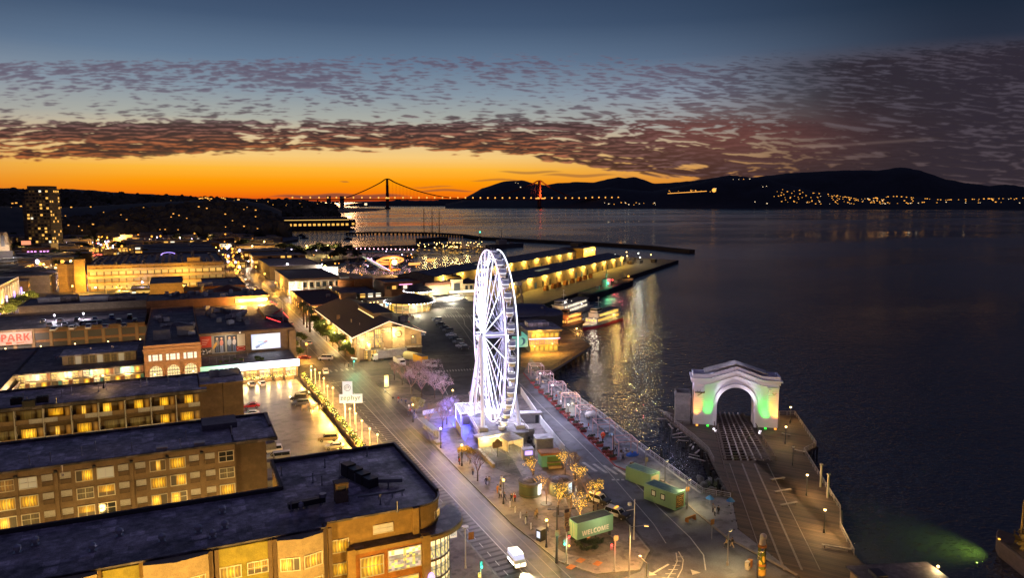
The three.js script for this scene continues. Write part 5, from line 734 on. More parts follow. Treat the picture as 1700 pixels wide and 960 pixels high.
// ================= plaza =================
const plazaLamp = (px, py, I, label, o = {}) => globe(at(px, py).setY(KERB), 4.4, 0.235, [1, 0.6, 0.14], I * 1.9, label, { post: M.dark, banner: 1, s: 9, ...o });
plazaLamp(732, 745, 130, 'warm globe lamp on the plaza beside the bus shelter');
plazaLamp(767, 775, 130, 'warm globe lamp on the plaza by the group of people near the bare tree');
plazaLamp(836, 838, 140, 'warm globe lamp on the plaza left of the couple walking');
plazaLamp(907, 910, 150, 'warm globe lamp on the plaza beside the dark information kiosk');
plazaLamp(686, 702, 90, 'warm globe lamp on the plaza below the pale twiggy tree');
plazaLamp(752, 676, 60, 'warm lamp at the corner of the slatted pavilion roof', { name: 'pavilion_lamp' });
[[793, 800, 7.4, 'bare', 'bare street tree in front of the queue barriers', 1], [907, 838, 6.0, 'bare', 'bare plaza tree in a round grate between the two drum kiosks', 2], [927, 856, 6.2, 'fairy', 'tree wound with gold lights in a round grate in the middle of the plaza', 1], [963, 870, 6.4, 'fairy', 'tree wound with gold lights just behind the welcome container', 2], [884, 800, 5.4, 'fairy', 'small tree wound with gold lights behind the left drum kiosk', 1], [938, 792, 6.0, 'fairy', 'tree wound with gold lights in front of the green stall', 2], [957, 826, 6.8, 'fairy', 'tree wound with gold lights right of the right drum kiosk', 1], [966, 846, 6.0, 'bare', 'bare tree between the right drum kiosk and the patrol cars', 2], [898, 826, 4.6, 'fairy', 'low tree wound with gold lights at the left drum kiosk', 2], [985, 840, 5.4, 'fairy', 'tree wound with gold lights beside the parked white car', 1], [955, 800, 6.6, 'bare', 'bare tree by the promenade road behind the gold lit trees', 1], [975, 835, 6.2, 'bare', 'bare tree between the gold lit trees and the road', 2], [946, 865, 5.8, 'bare', 'bare dark tree in the middle of the gold lit trees', 1]].forEach(([px, py, h, k, l, v], i) => { const t = tree(k, at(px, py).setY(KERB), h, i * 1.7, l, { v }); if (k === 'fairy') lampLight(t, 1, 0.5, 0.1, 11, 0.9, 2.6, 1.6, 30); });
[[907, 838], [927, 856], [963, 870], [938, 792]].forEach(([px, py]) => one('tree_grate', 'dark round tree grate in the plaza paving', 'tree grate', MG([cyl(1.1, 1.1, 0.02, 0, 0, 0, 20), new THREE.TorusGeometry(1.1, 0.06, 4, 20).rotateX(Math.PI / 2)]), M.dark, at(px, py).setY(KERB), 0, 'round tree grates'));
[[722, 662, 6.2, 'blossom'], [700, 660, 6.0, 'blossom'], [683, 655, 5.6, 'blossom'], [712, 640, 6.2, 'blossom'], [690, 636, 5.6, 'blossom'], [668, 640, 5.2, 'blossom'], [735, 668, 5.6, 'blossom'], [655, 632, 4.8, 'bare'], [742, 706, 5.2, 'blossom'], [712, 712, 5.0, 'bare'], [735, 712, 5.0, 'bare']].forEach(([px, py, h, k], i) => tree(k, at(px, py).setY(KERB), h * 1.4, i * 2.1, k === 'bare' ? 'small bare tree in the row left of the wheel' : 'pale mauve twiggy tree in the grove between the car park and the tram street', { v: i % 2, group: k === 'bare' ? 'bare trees left of the wheel' : 'pale twiggy grove' }));
tree('leafy', at(692, 690).setY(KERB), 4.6, 0.4, 'yellowish leafy tree lit by the globe lamp in front of the mauve grove', { crown: mat(0.16, 0.13, 0.03, { side: THREE.DoubleSide }) }); tree('leafy', at(777, 768).setY(KERB), 3.6, 2, 'small yellow leaved tree behind the lamp by the group of people', { crown: mat(0.22, 0.14, 0.02, { side: THREE.DoubleSide }) });
{
  const b = T('bus_shelter', 'dark glazed bus shelter on the kerb beside the tram tracks', 'bus shelter', at(711, 722).setY(KERB), 0.02); part(b, 'roof', box(1.7, 0.14, 12, 0, 2.5), M.grayPaint); for (let i = 0; i < 7; i++) { part(b, 'post', box(0.1, 2.5, 0.1, 0.7, 0, -5.8 + i * 1.93), M.steel); if (i < 6) part(b, 'glass_panel', box(0.05, 1.6, 1.7, 0.7, 0.6, -4.85 + i * 1.93), mat(0.25, 0.27, 0.32, { roughness: 0.15 })); } part(b, 'bench', box(0.5, 0.1, 9, 0.3, 0.5), M.steel); part(b, 'kerb_seat', box(1.4, 0.5, 2.4, -0.2, 0, 7.4), M.concrete);
  for (const [px, py, l, s] of [[880, 822, 'left of the two dark drum kiosks with a bright poster panel', 1], [930, 820, 'right of the two dark drum kiosks with a blue white poster panel', 2]]) { const k = T('drum_kiosk', l, 'kiosk', at(px, py).setY(KERB)); part(k, 'drum', cyl(2.2, 2.2, 2.7, 0, 0, 0, 24), mat(0.05, 0.06, 0.035)); part(k, 'roof', MG([cyl(2.4, 2.4, 0.2, 0, 2.7, 0, 24), cyl(1.6, 0.4, 0.5, 0, 2.9, 0, 24)]), M.tarDark); part(k, 'lit_poster', new THREE.BoxGeometry(1.1, 2.0, 0.12).rotateY(0.5).translate(1.2, 1.5, 1.85), s === 1 ? glow(1, 0.98, 0.92, 2.2) : glow(0.85, 0.95, 1, 1.4, canvasMap(64, 128, (c) => { c.fillStyle = '#eef4f0'; c.fillRect(0, 0, 64, 128); c.fillStyle = '#6fa0b8'; for (let i = 0; i < 9; i++) c.fillRect(6 + (i % 3) * 18, 10 + (i / 3 | 0) * 36, 13, 26); c.fillStyle = '#c9b96a'; c.fillRect(10, 90, 40, 8); }))); part(k, 'band', MG([cyl(2.26, 2.26, 0.12, 0, 0.3, 0, 24, true), cyl(2.26, 2.26, 0.12, 0, 2.3, 0, 24, true)]), M.brown); const q = at(s === 1 ? 889 : 938, s === 1 ? 822 : 826); lampLight(k, 1, 0.9, 0.6, 7, 1.6, 1.4, 3.0, 12); }
  const g = T('ground_uplight', 'bright round uplight set in the paving below the left drum kiosk', 'lamp', at(888, 822).setY(KERB)); part(g, 'lamp_lens', cyl(0.7, 0.7, 0.06, 0, 0, 0, 16), glow(1, 0.95, 0.6, 2)); part(g, 'ring', new THREE.TorusGeometry(0.8, 0.08, 5, 20).rotateX(Math.PI / 2).translate(0, 0.04, 0), M.concrete);
  const k = T('information_kiosk', 'dark upright information kiosk with a lit side panel by the kerb', 'kiosk', at(898, 898).setY(KERB), 0.35); part(k, 'case', box(1.3, 2.0, 1.0), M.blackPaint); part(k, 'lit_panel', box(0.06, 1.1, 0.75, -0.66, 0.6), glow(0.75, 0.8, 1, 1.2)); part(k, 'top', box(1.4, 0.1, 1.1, 0, 2.0), M.grayPaint);
  for (let i = 0; i < 5; i++) { const q = at(846.5 + i * 8.7, 843 + i * 9.2); one('bike_hoop', 'pale bicycle hoop in the row along the plaza kerb', 'bike rack', MG([new THREE.TorusGeometry(0.42, 0.05, 6, 20).scale(1, 1.25, 1).translate(0, 0.55, 0), box(0.5, 0.05, 0.12)]), M.whiteClean, [q.x, KERB, q.z], 0.9, 'bicycle hoops along the kerb'); }
}
// containers
function container(p, ry, L, W, H, label, o = {}) {
  const t = T('shipping_container', label, 'container', p, ry);
  part(t, 'wall', box(L, H, W, 0, 0.12), M.green); part(t, 'roof', box(L - 0.1, 0.06, W - 0.1, 0, H + 0.12), o.top ?? M.greenTop);
  part(t, 'frame', MG([...[-1, 1].flatMap((x) => [-1, 1].map((z) => box(0.18, H + 0.2, 0.18, x * L / 2, 0.05, z * W / 2))), ...[-1, 1].flatMap((z) => [box(L, 0.16, 0.16, 0, 0.05, z * W / 2), box(L, 0.16, 0.16, 0, H + 0.06, z * W / 2)]), ...[-1, 1].flatMap((x) => [box(0.16, 0.16, W, x * L / 2, 0.05, 0), box(0.16, 0.16, W, x * L / 2, H + 0.06, 0)])]), M.green);
  const n = Math.round(L / 0.42); for (const z of [-1, 1]) part(t, 'corrugation', MG(Array.from({ length: n }, (_, i) => box(0.2, H - 0.3, 0.06, -L / 2 + (i + 0.5) * L / n, 0.3, z * (W / 2 + 0.02)))), M.green);
  return t;
}
{
  const a = at(958, 907), b = at(1016, 890), ry = Math.atan2(-(b.z - a.z), b.x - a.x), mid = a.clone().add(b).multiplyScalar(0.5), L = a.distanceTo(b);
  const t = container([mid.x + Math.sin(ry) * -1.25, KERB + 0.9, mid.z - Math.cos(ry) * 1.25], ry, L, 2.5, 2.7, 'pale green shipping container with white word facing the road junction', { top: rough(0.2, 0.24, 0.16, 4) });
  part(t, 'lettering', letters('WELCOME', 0.85, 0.05), mat(0.8, 0.76, 0.7), 0, 0.55, 1.36); lampLight(t, 1, 0.75, 0.4, 16, 0.5, 3.4, 4.2, 12); part(t, 'support', MG([box(0.3, 1, 0.3, -L / 2 + 0.3, -0.9, 0.9), box(0.3, 1, 0.3, L / 2 - 0.3, -0.9, 0.9), box(0.3, 1, 0.3, -L / 2 + 0.3, -0.9, -0.9), box(0.3, 1, 0.3, L / 2 - 0.3, -0.9, -0.9)]), M.dark);
  part(t, 'door_bars', MG([-0.7, -0.25, 0.25, 0.7].map((z) => box(0.06, 2.4, 0.07, -L / 2 - 0.1, 0.25, z))), M.alum);
  const d = T('fire_dish', 'orange round dish glowing on the planting bed under the welcome container', 'planter', at(973, 897).setY(KERB)); part(d, 'dish', cyl(0.4, 0.8, 0.5, 0, 0, 0, 14), M.orange); part(d, 'lamp_disc', cyl(0.66, 0.66, 0.06, 0, 0.48, 0, 14), glow(1, 0.25, 0.06, 0.9)); part(d, 'foot', cyl(0.3, 0.4, 0.06, 0, -0.01, 0, 12), M.dark);
  for (let i = 0; i < 16; i++) { const q = at(rr(954, 1000), rr(896, 914)); one('bedding_plant', 'low dark plant in the round planting bed', 'plant', leafGeo([new THREE.Vector3(0, 0.2, 0)], 40, 0.42, 0.3), M.leafDark, [q.x, KERB + 0.02, q.z], i, 'low plants in the round bed'); }
  const c2a = at(1102, 833), ry2 = Math.atan2(93.4 - 88.4, 123 - 113);   // along the promenade
  const near = container(at(1102, 836).setY(KERB), Math.PI / 2 + 0.28, 7.2, 2.9, 3.0, 'green container with two dark framed windows and a dark printed end'), far = container(at(1066, 803).setY(KERB), Math.PI / 2 + 0.26, 6.4, 2.7, 2.8, 'green container with a pale end, behind the one with framed windows');
  part(near, 'window', frameGeo(1.1, 1.2, 0.16, 0.12, 0), M.dark, 1.4, 1.3, -1.48); part(near, 'window', frameGeo(1.1, 1.2, 0.16, 0.12, 0), M.dark, -0.8, 1.2, -1.48); part(near, 'pane', box(0.85, 0.95, 0.04, 1.4, 1.42, -1.5), M.winPale); part(near, 'pane', box(0.85, 0.95, 0.04, -0.8, 1.32, -1.5), M.winPale);
  const prn = canvasMap(128, 128, (c) => { c.fillStyle = '#0d0a08'; c.fillRect(0, 0, 128, 128); c.strokeStyle = '#b98a3c'; c.lineWidth = 5; for (let i = 0; i < 5; i++) { c.beginPath(); c.ellipse(64, 22 + i * 22, 42 - (i % 2) * 14, 9, 0, 0, 7); c.stroke(); } for (let i = 0; i < 12; i++) { c.beginPath(); c.arc(12 + (i % 2) * 104, 10 + i * 10, 6, 0, 7); c.stroke(); } });
  part(near, 'printed_end', new THREE.BoxGeometry(0.08, 2.5, 2.3).translate(-3.66, 1.55, 0), mat(0.8, 0.8, 0.8, { map: prn })); part(far, 'pale_end', box(0.08, 2.2, 2.3, -3.26, 0.35), mat(0.5, 0.38, 0.25));
}
// cars on the plaza edge and the tram street
{
  const pol = (px, py, ry, l) => { const t = car('suv', 'black', at(px, py).setY(KERB), ry, l, { name: 'patrol_car', roof: PAINT.white }); part(t, 'white_door', MG([box(0.05, 0.62, 1.9, -0.93, 0.48, 0.15), box(0.05, 0.62, 1.9, 0.93, 0.48, 0.15)]), PAINT.white); part(t, 'light_bar', box(1.2, 0.14, 0.3, 0, 1.82, 0.2), M.amber); part(t, 'hood', box(1.5, 0.03, 1.0, 0, 1.15, -1.7), PAINT.black); };
  pol(1024, 860, Math.PI + 0.45, 'black and white patrol car parked by the round planting bed'); pol(994, 836, Math.PI + 0.4, 'black and white patrol car parked behind the other under the gold lit trees');
  const s = T('shuttle_cart', 'small glowing white shuttle moving along the tram tracks', 'shuttle', at(857, 937), Math.PI - 0.05); part(s, 'body', ext([[-1.9, 0.3], [-1.9, 1.1], [-1.5, 1.4], [1.8, 1.4], [1.9, 0.35]], 1.9, 0.12), PAINT.white); part(s, 'cabin_glass', ext([[-1.5, 1.36], [-1.1, 2.05], [1.65, 2.1], [1.75, 1.36]], 1.7, 0.08), glow(0.75, 0.75, 1, 1.0)); part(s, 'roof', box(1.7, 0.08, 2.8, 0, 2.08, 0.3), PAINT.white); for (const x of [-0.85, 0.85]) { for (const z of [-1.2, 1.2]) part(s, 'wheel', wheelGeo, M.tyre, x, 0.34, z); part(s, 'headlight', box(0.7, 0.5, 0.1, x * 0.6, 0.5, -1.93), glow(1, 0.85, 0.55, 5)); part(s, 'side_light', box(0.05, 0.3, 2.6, x * 1.14, 0.6, 0), M.whiteBulb); }
  spot(s, 1, 0.85, 0.5, 500, [0, 0.8, -2.1], [0, 0, -7], 0.6, 0.6); lampLight(s, 1, 0.9, 0.7, 25, 0, 2.6, 0, 12);
}
// signals and posts
function signal(p, ry, H, label, lights, o = {}) {
  const t = T('traffic_signal', label, 'traffic light', p, ry), hd = MG([box(0.36, 1.1, 0.3), box(0.5, 0.06, 0.36, 0, 1.1)]);
  part(t, 'post', MG([cyl(0.13, 0.09, H), cyl(0.25, 0.2, 0.4)]), M.grayPaint);
  lights.forEach(([x, y, z, kind], i) => { const h = part(t, 'signal_head', hd, M.blackPaint, x, y, z); part(h, 'signal_lens', ball(0.19, 0, kind === 'red' ? 0.88 : kind === 'amber' ? 0.55 : 0.22, 0.16, 8), { red: M.red, green: M.greenLamp, amber: M.amber }[kind]); part(t, 'bracket', box(Math.abs(x) + 0.05, 0.06, 0.06, x / 2, y + 0.5, z), M.grayPaint); lampLight(h, ...{ red: [1, 0.05, 0.05], green: [0.05, 1, 0.55], amber: [1, 0.5, 0.1] }[kind], o.I ?? 6, 0, 0.4, 0.7, 6); });
  if (o.board) part(t, 'sign_plate', box(0.75, 0.85, 0.05, 0.1, H - 0.9, 0.14), o.board); return t;
}
signal(at(940, 938).setY(KERB), 0.1, 6.4, 'traffic signal with green and red lamps left of the welcome container', [[-0.45, 3.3, 0, 'green'], [0.4, 3.7, 0, 'red'], [0.4, 2.5, 0, 'amber']], { board: M.blackPaint });
signal(at(1020, 950).setY(KERB), -0.2, 6, 'traffic signal with a red lamp in front of the right end of the welcome container', [[-0.6, 3.6, 0, 'red']], { board: M.cream });
signal(at(798, 975).setY(KERB), 0.1, 4.0, 'traffic signal with a green lamp on the left pavement at the bottom edge', [[0, 3.0, 0.2, 'green'], [-0.4, 1.4, 0.2, 'amber']], { I: 9 });
signal(at(588, 618).setY(KERB), 0.3, 4.2, 'traffic signal with a green lamp at the far junction before the gabled restaurant', [[0, 3.4, 0.2, 'green']], { I: 26 });
signal(at(517, 640).setY(KERB), 0.3, 5.6, 'traffic signal with a green lamp at the corner of the planted wall', [[0, 4.6, 0.2, 'green']], { I: 10 });
{
  const p = at(924, 936).setY(KERB), t = T('tall_lamp_post', 'tall dark lamp post with a long arm beside the signal left of the container', 'street lamp', p); part(t, 'post', MG([cyl(0.22, 0.1, 9.4), cyl(0.3, 0.25, 0.8)]), M.dark); part(t, 'arm', MG([bar([-1.5, 9.3, 0.2], [3.1, 8.4, -0.3], 0.06, 0.05), box(0.6, 0.14, 0.3, 3.1, 8.4, -0.3), box(0.5, 0.14, 0.3, -1.5, 9.3, 0.2)]), M.dark); part(t, 'sign_plate', box(0.9, 1.0, 0.06, 0, 4.6, 0.2), M.cream);
  const q = T('route_sign', 'stack of white route signs with a round emblem on a dark post', 'sign', at(940, 938).setY(KERB).add(new THREE.Vector3(0.3, 0, -0.6))); part(q, 'post', cyl(0.07, 0.07, 8.6), M.dark); part(q, 'sign_plate', box(0.9, 2.6, 0.06, 0, 5.7, 0.1), M.cream); part(q, 'emblem', MG([new THREE.TorusGeometry(0.28, 0.08, 5, 14).translate(0, 6.4, 0.15), box(0.6, 0.1, 0.04, 0, 7.4, 0.14), box(0.6, 0.1, 0.04, 0, 7.1, 0.14), box(0.8, 0.5, 0.08, 0, 8.4, 0.1)]), M.dark);
  for (const [px, py, H, l] of [[773, 945, 6.8, 'slim grey lamp post with a disc head on the left pavement'], [1052, 897, 7.2, 'grey lamp post with a bracket on the road side of the round bed'], [1072, 985, 4.6, 'short pale post at the bottom edge beside the road arrow']]) { const t = T('slim_post', l, 'post', at(px, py).setY(KERB)); part(t, 'post', MG([cyl(0.12, 0.08, H), cyl(0.2, 0.16, 0.4)]), M.alum); part(t, 'head', H > 7 ? MG([box(1.6, 0.1, 0.1, -0.8, H - 1.8), box(0.5, 0.5, 0.5, -1.0, H - 0.9)]) : H > 6 ? MG([cyl(0.55, 0.55, 0.16, 0, H, 0, 12), cyl(0.1, 0.3, 0.3, 0, H - 0.3, 0)]) : MG([bar([0, H, 0], [-1.2, H + 1.2, 0], 0.07), box(0.4, 0.3, 0.3, -1.2, H + 1.1)]), M.alum); if (H > 6 && H < 7) part(t, 'sign_plate', box(0.9, 1.2, 0.06, 1.0, H - 2.2, 0), M.orange); }
}
// sodium lamps over the junction (their heads stand just outside the picture)
cobra([70, 0, -72], 0.6, 9.5, 2.6, [1, 0.5, 0.12], 1500, 'tall sodium lamp at the near junction', { group: 'sodium lamps over the near junction' }); cobra([60, KERB, -88], -0.6, 9.5, 2.4, [1, 0.55, 0.16], 800, 'tall sodium lamp at the near junction', { group: 'sodium lamps over the near junction' });
for (const x of [-34, -20, -6, 8, 22]) globe([x, 0, -84.5], 8, 0.23, [1, 0.56, 0.12], 1150, 'street lamp in front of the orange facade of the corner building', { group: 'street lamps in front of the corner building' });
// people
[[826, 820, 0.5, 'orange', 'orange', 'stand', 'person in an orange suit on the plaza beside the lamp', 0], [831, 812, 1.5, 'tan', 'black', 'stand', 'person in tan standing behind the one in orange', 1], [849, 835, 2.2, 'black', 'navy', 'walk', 'person in black of the couple walking on the plaza', 2], [854, 833, 2.2, 'white', 'tan', 'walk', 'person in white of the couple walking on the plaza', 0], [767, 762, 0, 'black', 'black', 'stand', 'person in black beside the yellow leaved tree', 3], [762, 768, 1, 'navy', 'black', 'stand', 'person in navy at the left of the group by the yellow leaved tree', 1], [781, 772, 2.6, 'grey', 'black', 'walk', 'person in grey walking by the low pale wall', 0], [775, 757, 2.6, 'navy', 'navy', 'walk', 'person in navy walking behind the low pale wall', 2], [985, 852, 1.2, 'black', 'black', 'stand', 'person in black at the left of the pair beside the gold lit trees', 1], [992, 850, 4, 'navy', 'black', 'stand', 'person in navy at the right of the pair beside the gold lit trees', 0], [1205, 912, 0.6, 'tan', 'black', 'walk', 'person in a tan coat walking on the promenade', 2], [1215, 910, 0.6, 'black', 'tan', 'walk', 'person in black walking beside the one in tan on the promenade', 1], [1186, 858, 4, 'white', 'black', 'stand', 'person in white by the blue umbrellas on the promenade', 3], [1192, 856, 5, 'black', 'black', 'stand', 'person in black by the blue umbrellas on the promenade', 0], [1183, 852, 3, 'grey', 'black', 'stand', 'person in grey behind the pair at the blue umbrellas', 1], [573, 610, 1, 'black', 'black', 'stand', 'person in black waiting at the left of the far junction', 1], [579, 611, 2, 'navy', 'black', 'stand', 'person in navy waiting at the far junction beside the one in black', 2], [763, 773, 4, 'red', 'navy', 'stand', 'person in red beside the lamp near the low pale wall', 1], [886, 790, 1, 'orange', 'black', 'stand', 'person in orange in front of the left drum kiosk', 1], [640, 655, 1, 'white', 'grey', 'walk', 'person in white on the kerb by the mauve grove', 2], [661, 672, 2, 'grey', 'navy', 'walk', 'person in grey on the pavement by the mauve grove', 0], [653, 668, 3, 'black', 'grey', 'walk', 'person in black on the pavement by the mauve grove', 1], [678, 692, 5, 'navy', 'black', 'walk', 'person in navy left of the globe lamp by the mauve grove', 0], [785, 790, 3, 'tan', 'navy', 'stand', 'person in tan in front of the bare tree', 0]].forEach(([px, py, ry, c, tr, pose, l, i]) => person(at(px, py).setY(px > 1000 || px > 620 ? KERB : KERB), ry, c, tr, pose, l, i));

for (let i = 0; i < 46; i++) { const c = pick(['black', 'navy', 'grey', 'tan', 'white', 'red']), w = i % 4, t0 = rnd(), p = w === 0 ? at(mix(882, 1040, t0) + rr(0, 8), mix(632, 772, t0)) : w === 1 ? at(mix(645, 700, t0) + rr(0, 12), mix(655, 706, t0)) : w === 3 ? at(mix(800, 905, t0) + rr(-14, 20), mix(812, 890, t0) + rr(-24, -4)) : at(mix(640, 720, t0), mix(530, 524, rnd()) + rr(0, 8)); person(p.setY(w === 2 ? 0 : KERB), rr(0, 6), c, pick(['black', 'navy', 'grey']), rnd() < 0.6 ? 'walk' : 'stand', 'person in a ' + c + ' coat ' + ['strolling on the promenade past the steel frames', 'on the pavement beside the mauve grove', 'outside the large round pavilion', 'crossing the plaza between the lamps'][w], i, 'people ' + ['on the promenade', 'by the grove', 'at the round pavilion', 'on the plaza'][w]); }
// ================= promenade =================
railing('promenade_railing', 'long steel railing along the water edge of the promenade', promEdge.slice(1).map(([x, z]) => [x - 0.35, z]), KERB, mat(0.42, 0.38, 0.42, { roughness: 0.4, metalness: 0.4 }), 2.4);
{ const t = T('railing_lights', 'pale strip along the foot of the promenade railing', 'kerb strip'); promEdge.slice(1, 7).forEach(([x, z], i, a) => i && part(t, 'strip', beam([a[i - 1][0] - 0.8, KERB + 0.05, a[i - 1][1]], [x - 0.8, KERB + 0.05, z], 0.5, 0.1), M.white)); }
{
  const pl = MG([box(1.5, 0.55, 1.1), box(1.6, 0.08, 1.2, 0, 0.5)]), lf = leafGeo([new THREE.Vector3(0, 0.75, 0), new THREE.Vector3(0.4, 0.7, 0), new THREE.Vector3(-0.4, 0.7, 0)], 90, 0.4, 0.35), mF = mat(0.16, 0.05, 0.03, { side: THREE.DoubleSide }), mG = mat(0.05, 0.055, 0.03, { side: THREE.DoubleSide });
  let first; const spots = [[879, 637], [886, 645], [893, 653], [903, 660], [908, 664], [915, 672], [922, 680], [928, 686], [936, 693], [943, 699], [951, 707], [957, 712], [963, 718], [976, 730], [983, 736], [990, 742], [1000, 752], [1006, 758], [1012, 764]];
  spots.forEach(([px, py], i) => { const q = at(px + 5, py).setY(KERB), t = T('promenade_planter', i % 3 === 2 ? 'red planter with orange leaves on the promenade kerb' : 'red planter with dark leaves on the promenade kerb', 'planter', q, -0.25, i % 3 === 2 ? 'orange leaved planters on the promenade kerb' : 'dark leaved planters on the promenade kerb'); part(t, 'box', pl, M.redkerb); part(t, 'leaves', lf, i % 3 === 2 ? mF : mG); });
}
// steel frames with seating under them
[[890, 622, 's'], [905, 636, 's'], [925, 655, 'l'], [947, 675, 'l'], [972, 697, 'l'], [1002, 722, 'o'], [1037, 752, 'b']].forEach(([px, py, kind], i) => {
  const q = at(px, py).setY(KERB), where = ['at the wharf end of the promenade', 'second from the wharf end of the promenade', 'with white lights and seats, third along the promenade', 'with bright warm lights, middle of the promenade', 'with dim seats and a pale cover behind the bright one', 'standing over an orange ball and pale mats', 'standing over a blue cover, nearest along the promenade'][i];
  const t = T('steel_pergola', 'pinkish square steel frame ' + where, 'pergola', q, -0.27), w = 4.4, d = 4.6, H = 3.2, m = mat(0.5, 0.3, 0.3, { roughness: 0.5 });
  for (const [x, z] of [[-1, -1], [1, -1], [-1, 1], [1, 1]]) part(t, 'post', box(0.16, H, 0.16, x * w / 2, 0, z * d / 2), m);
  part(t, 'top_frame', MG([box(w + 0.16, 0.16, 0.16, 0, H, -d / 2), box(w + 0.16, 0.16, 0.16, 0, H, d / 2), box(0.16, 0.16, d, -w / 2, H, 0), box(0.16, 0.16, d, w / 2, H, 0), box(w, 0.08, 0.08, 0, H, 0)]), m);
  const warm = i === 3;
  if (kind !== 'b' && kind !== 'o') { part(t, 'string_lights', bulbsGeo([[-2, -2], [0, -2], [2, -2], [-2, 0], [2, 0], [-2, 2], [0, 2], [2, 2]].map(([x, z]) => new THREE.Vector3(x, H - 0.3, z)), 18, 0.045, 0.4), warm ? M.warm : M.whiteBulb); lampLight(t, ...(warm ? [1, 0.85, 0.55] : [0.95, 0.8, 0.95]), warm ? 26 : i === 2 ? 8 : 4, 0, H - 0.7, 0, 14); }
  const seatM = [M.brown, M.grayPaint, CLOTH.tan];
  for (let k = 0; k < 5; k++) { const c = T('cafe_chair', 'small chair under a steel frame on the promenade', 'chair', [q.x + rr(-1.7, 1.7), KERB, q.z + rr(-1.8, 2.6)], rr(0, 6), 'chairs under the steel frames'), m2 = pick(seatM); part(c, 'seat', box(0.5, 0.06, 0.5, 0, 0.44), m2); part(c, 'backrest', box(0.5, 0.5, 0.05, 0, 0.48, 0.24), m2); for (const [x, z] of [[-0.2, -0.2], [0.2, -0.2], [-0.2, 0.2], [0.2, 0.2]]) part(c, 'leg', box(0.04, 0.44, 0.04, x, 0, z), M.steel); }
  const tb = T('cafe_table', 'round table under a steel frame on the promenade', 'table', [q.x + 0.2, KERB, q.z + 0.3], 0, 'tables under the steel frames'); part(tb, 'top', cyl(0.6, 0.6, 0.05, 0, 0.72, 0, 14), M.white); part(tb, 'stem', cyl(0.05, 0.05, 0.72), M.steel); part(tb, 'foot', cyl(0.35, 0.3, 0.04), M.steel);
  if (kind === 'b') { const b = T('blue_cover', 'blue draped cover on the promenade under the nearest steel frame', 'cover', [q.x + 0.6, KERB, q.z + 2.2], 0.3); part(b, 'cloth', new THREE.SphereGeometry(1.5, 14, 6, 0, 6.3, 0, 1.5).scale(1.2, 0.42, 0.8), mat(0.02, 0.1, 0.42)); part(b, 'hem', cyl(1.8, 1.8, 0.05, 0, 0, 0, 14).scale(1, 1, 0.7), mat(0.02, 0.08, 0.3)); }
  if (kind === 'o') { const b = T('orange_ball', 'orange red ball standing under a steel frame on the promenade', 'ball', [q.x - 1.3, KERB, q.z + 1.8]); part(b, 'ball', ball(0.6, 0, 0.6, 0, 14), mat(0.6, 0.09, 0.04, { em: [1, 0.12, 0.05], es: 0.12 })); part(b, 'foot', cyl(0.4, 0.3, 0.08), M.dark); const mt = T('pale_mat', 'pale blue mat on the promenade beside the orange ball', 'mat', [q.x + 0.8, KERB, q.z + 1.4]); part(mt, 'mat', box(2.6, 0.25, 1.6), mat(0.25, 0.4, 0.5)); part(mt, 'edge', box(2.7, 0.06, 1.7), M.white); }
  if (i === 4) { const b = T('pale_canopy', 'pale round canopy beside the dim steel frame', 'canopy', [q.x + 1, KERB, q.z + 1]); part(b, 'canopy', new THREE.SphereGeometry(1.7, 12, 5, 0, 6.3, 0, 1.3).scale(1, 0.6, 1).translate(0, 1.2, 0), M.white); part(b, 'post', cyl(0.05, 0.05, 2.1), M.steel); }
});
for (let i = 0; i < 20; i++) { const t0 = i / 20, q = at(mix(885, 1040, t0) + rr(-3, 3), mix(622, 752, t0) + rr(-6, 3)).setY(KERB); const c = T('lounge_chair', 'pale low lounge chair between the steel frames', 'chair', q, rr(0, 6), 'lounge chairs between the steel frames'); part(c, 'seat', box(0.7, 0.12, 0.8, 0, 0.3), i % 3 ? M.grayPaint : M.cream); part(c, 'backrest', box(0.7, 0.6, 0.1, 0, 0.35, 0.4), i % 3 ? M.grayPaint : M.cream); }
// promenade lamps
[[1018, 760, 9], [992, 716, 7], [943, 700, 7], [917, 665, 7], [897, 644, 7]].forEach(([px, py, H], i) => { const t = T('promenade_post', 'dark slim lamp post on the promenade among the steel frames', 'lamp post', at(px, py).setY(KERB), 0, 'dark slim posts on the promenade'); part(t, 'post', MG([cyl(0.11, 0.07, H * 0.62), cyl(0.2, 0.15, 0.5)]), M.blackPaint); part(t, 'lamp_globe', ball(0.2, 0, H * 0.62 + 0.1, 0, 8), i > 1 ? M.whiteBulb : M.alum); if (i > 1) lampLight(t, 0.9, 0.8, 1, 25, 0, H * 0.62, 0, 10); });
[[1071, 790], [1103, 812], [1140, 846], [1207, 940]].forEach(([px, py]) => cobra(at(px, py).setY(KERB), 0.5, 5.4, 0.9, [1, 0.82, 0.36], 55, 'small lamp with a yellow lens on a short arm on the promenade', { group: 'yellow lens lamps on the promenade', s: 3.2 }));
[[1072, 788, M.cream], [1140, 840, M.orange], [1181, 897, M.orange]].forEach(([px, py, m], i) => { const t = T('promenade_sign', ['cream notice on a post beside the far green container', 'orange notice on a post beside the near green container', 'orange notice on a post at the promenade kerb'][i], 'sign', at(px, py).setY(KERB)); part(t, 'post', cyl(0.07, 0.07, 3.6), M.grayPaint); part(t, 'sign_plate', box(0.75, 0.95, 0.06, 0, 2.7, 0.08), m); });
[[1178, 838], [1212, 842]].forEach(([px, py], i) => { const t = T('blue_umbrella', i ? 'right of the two small folded blue umbrellas on the promenade' : 'left of the two small folded blue umbrellas on the promenade', 'umbrella', at(px, py).setY(KERB)); part(t, 'canopy', cyl(0.85, 0.1, 0.7, 0, 1.1, 0, 8), mat(0.03, 0.14, 0.4)); part(t, 'pole', cyl(0.04, 0.04, 1.9), M.steel); });
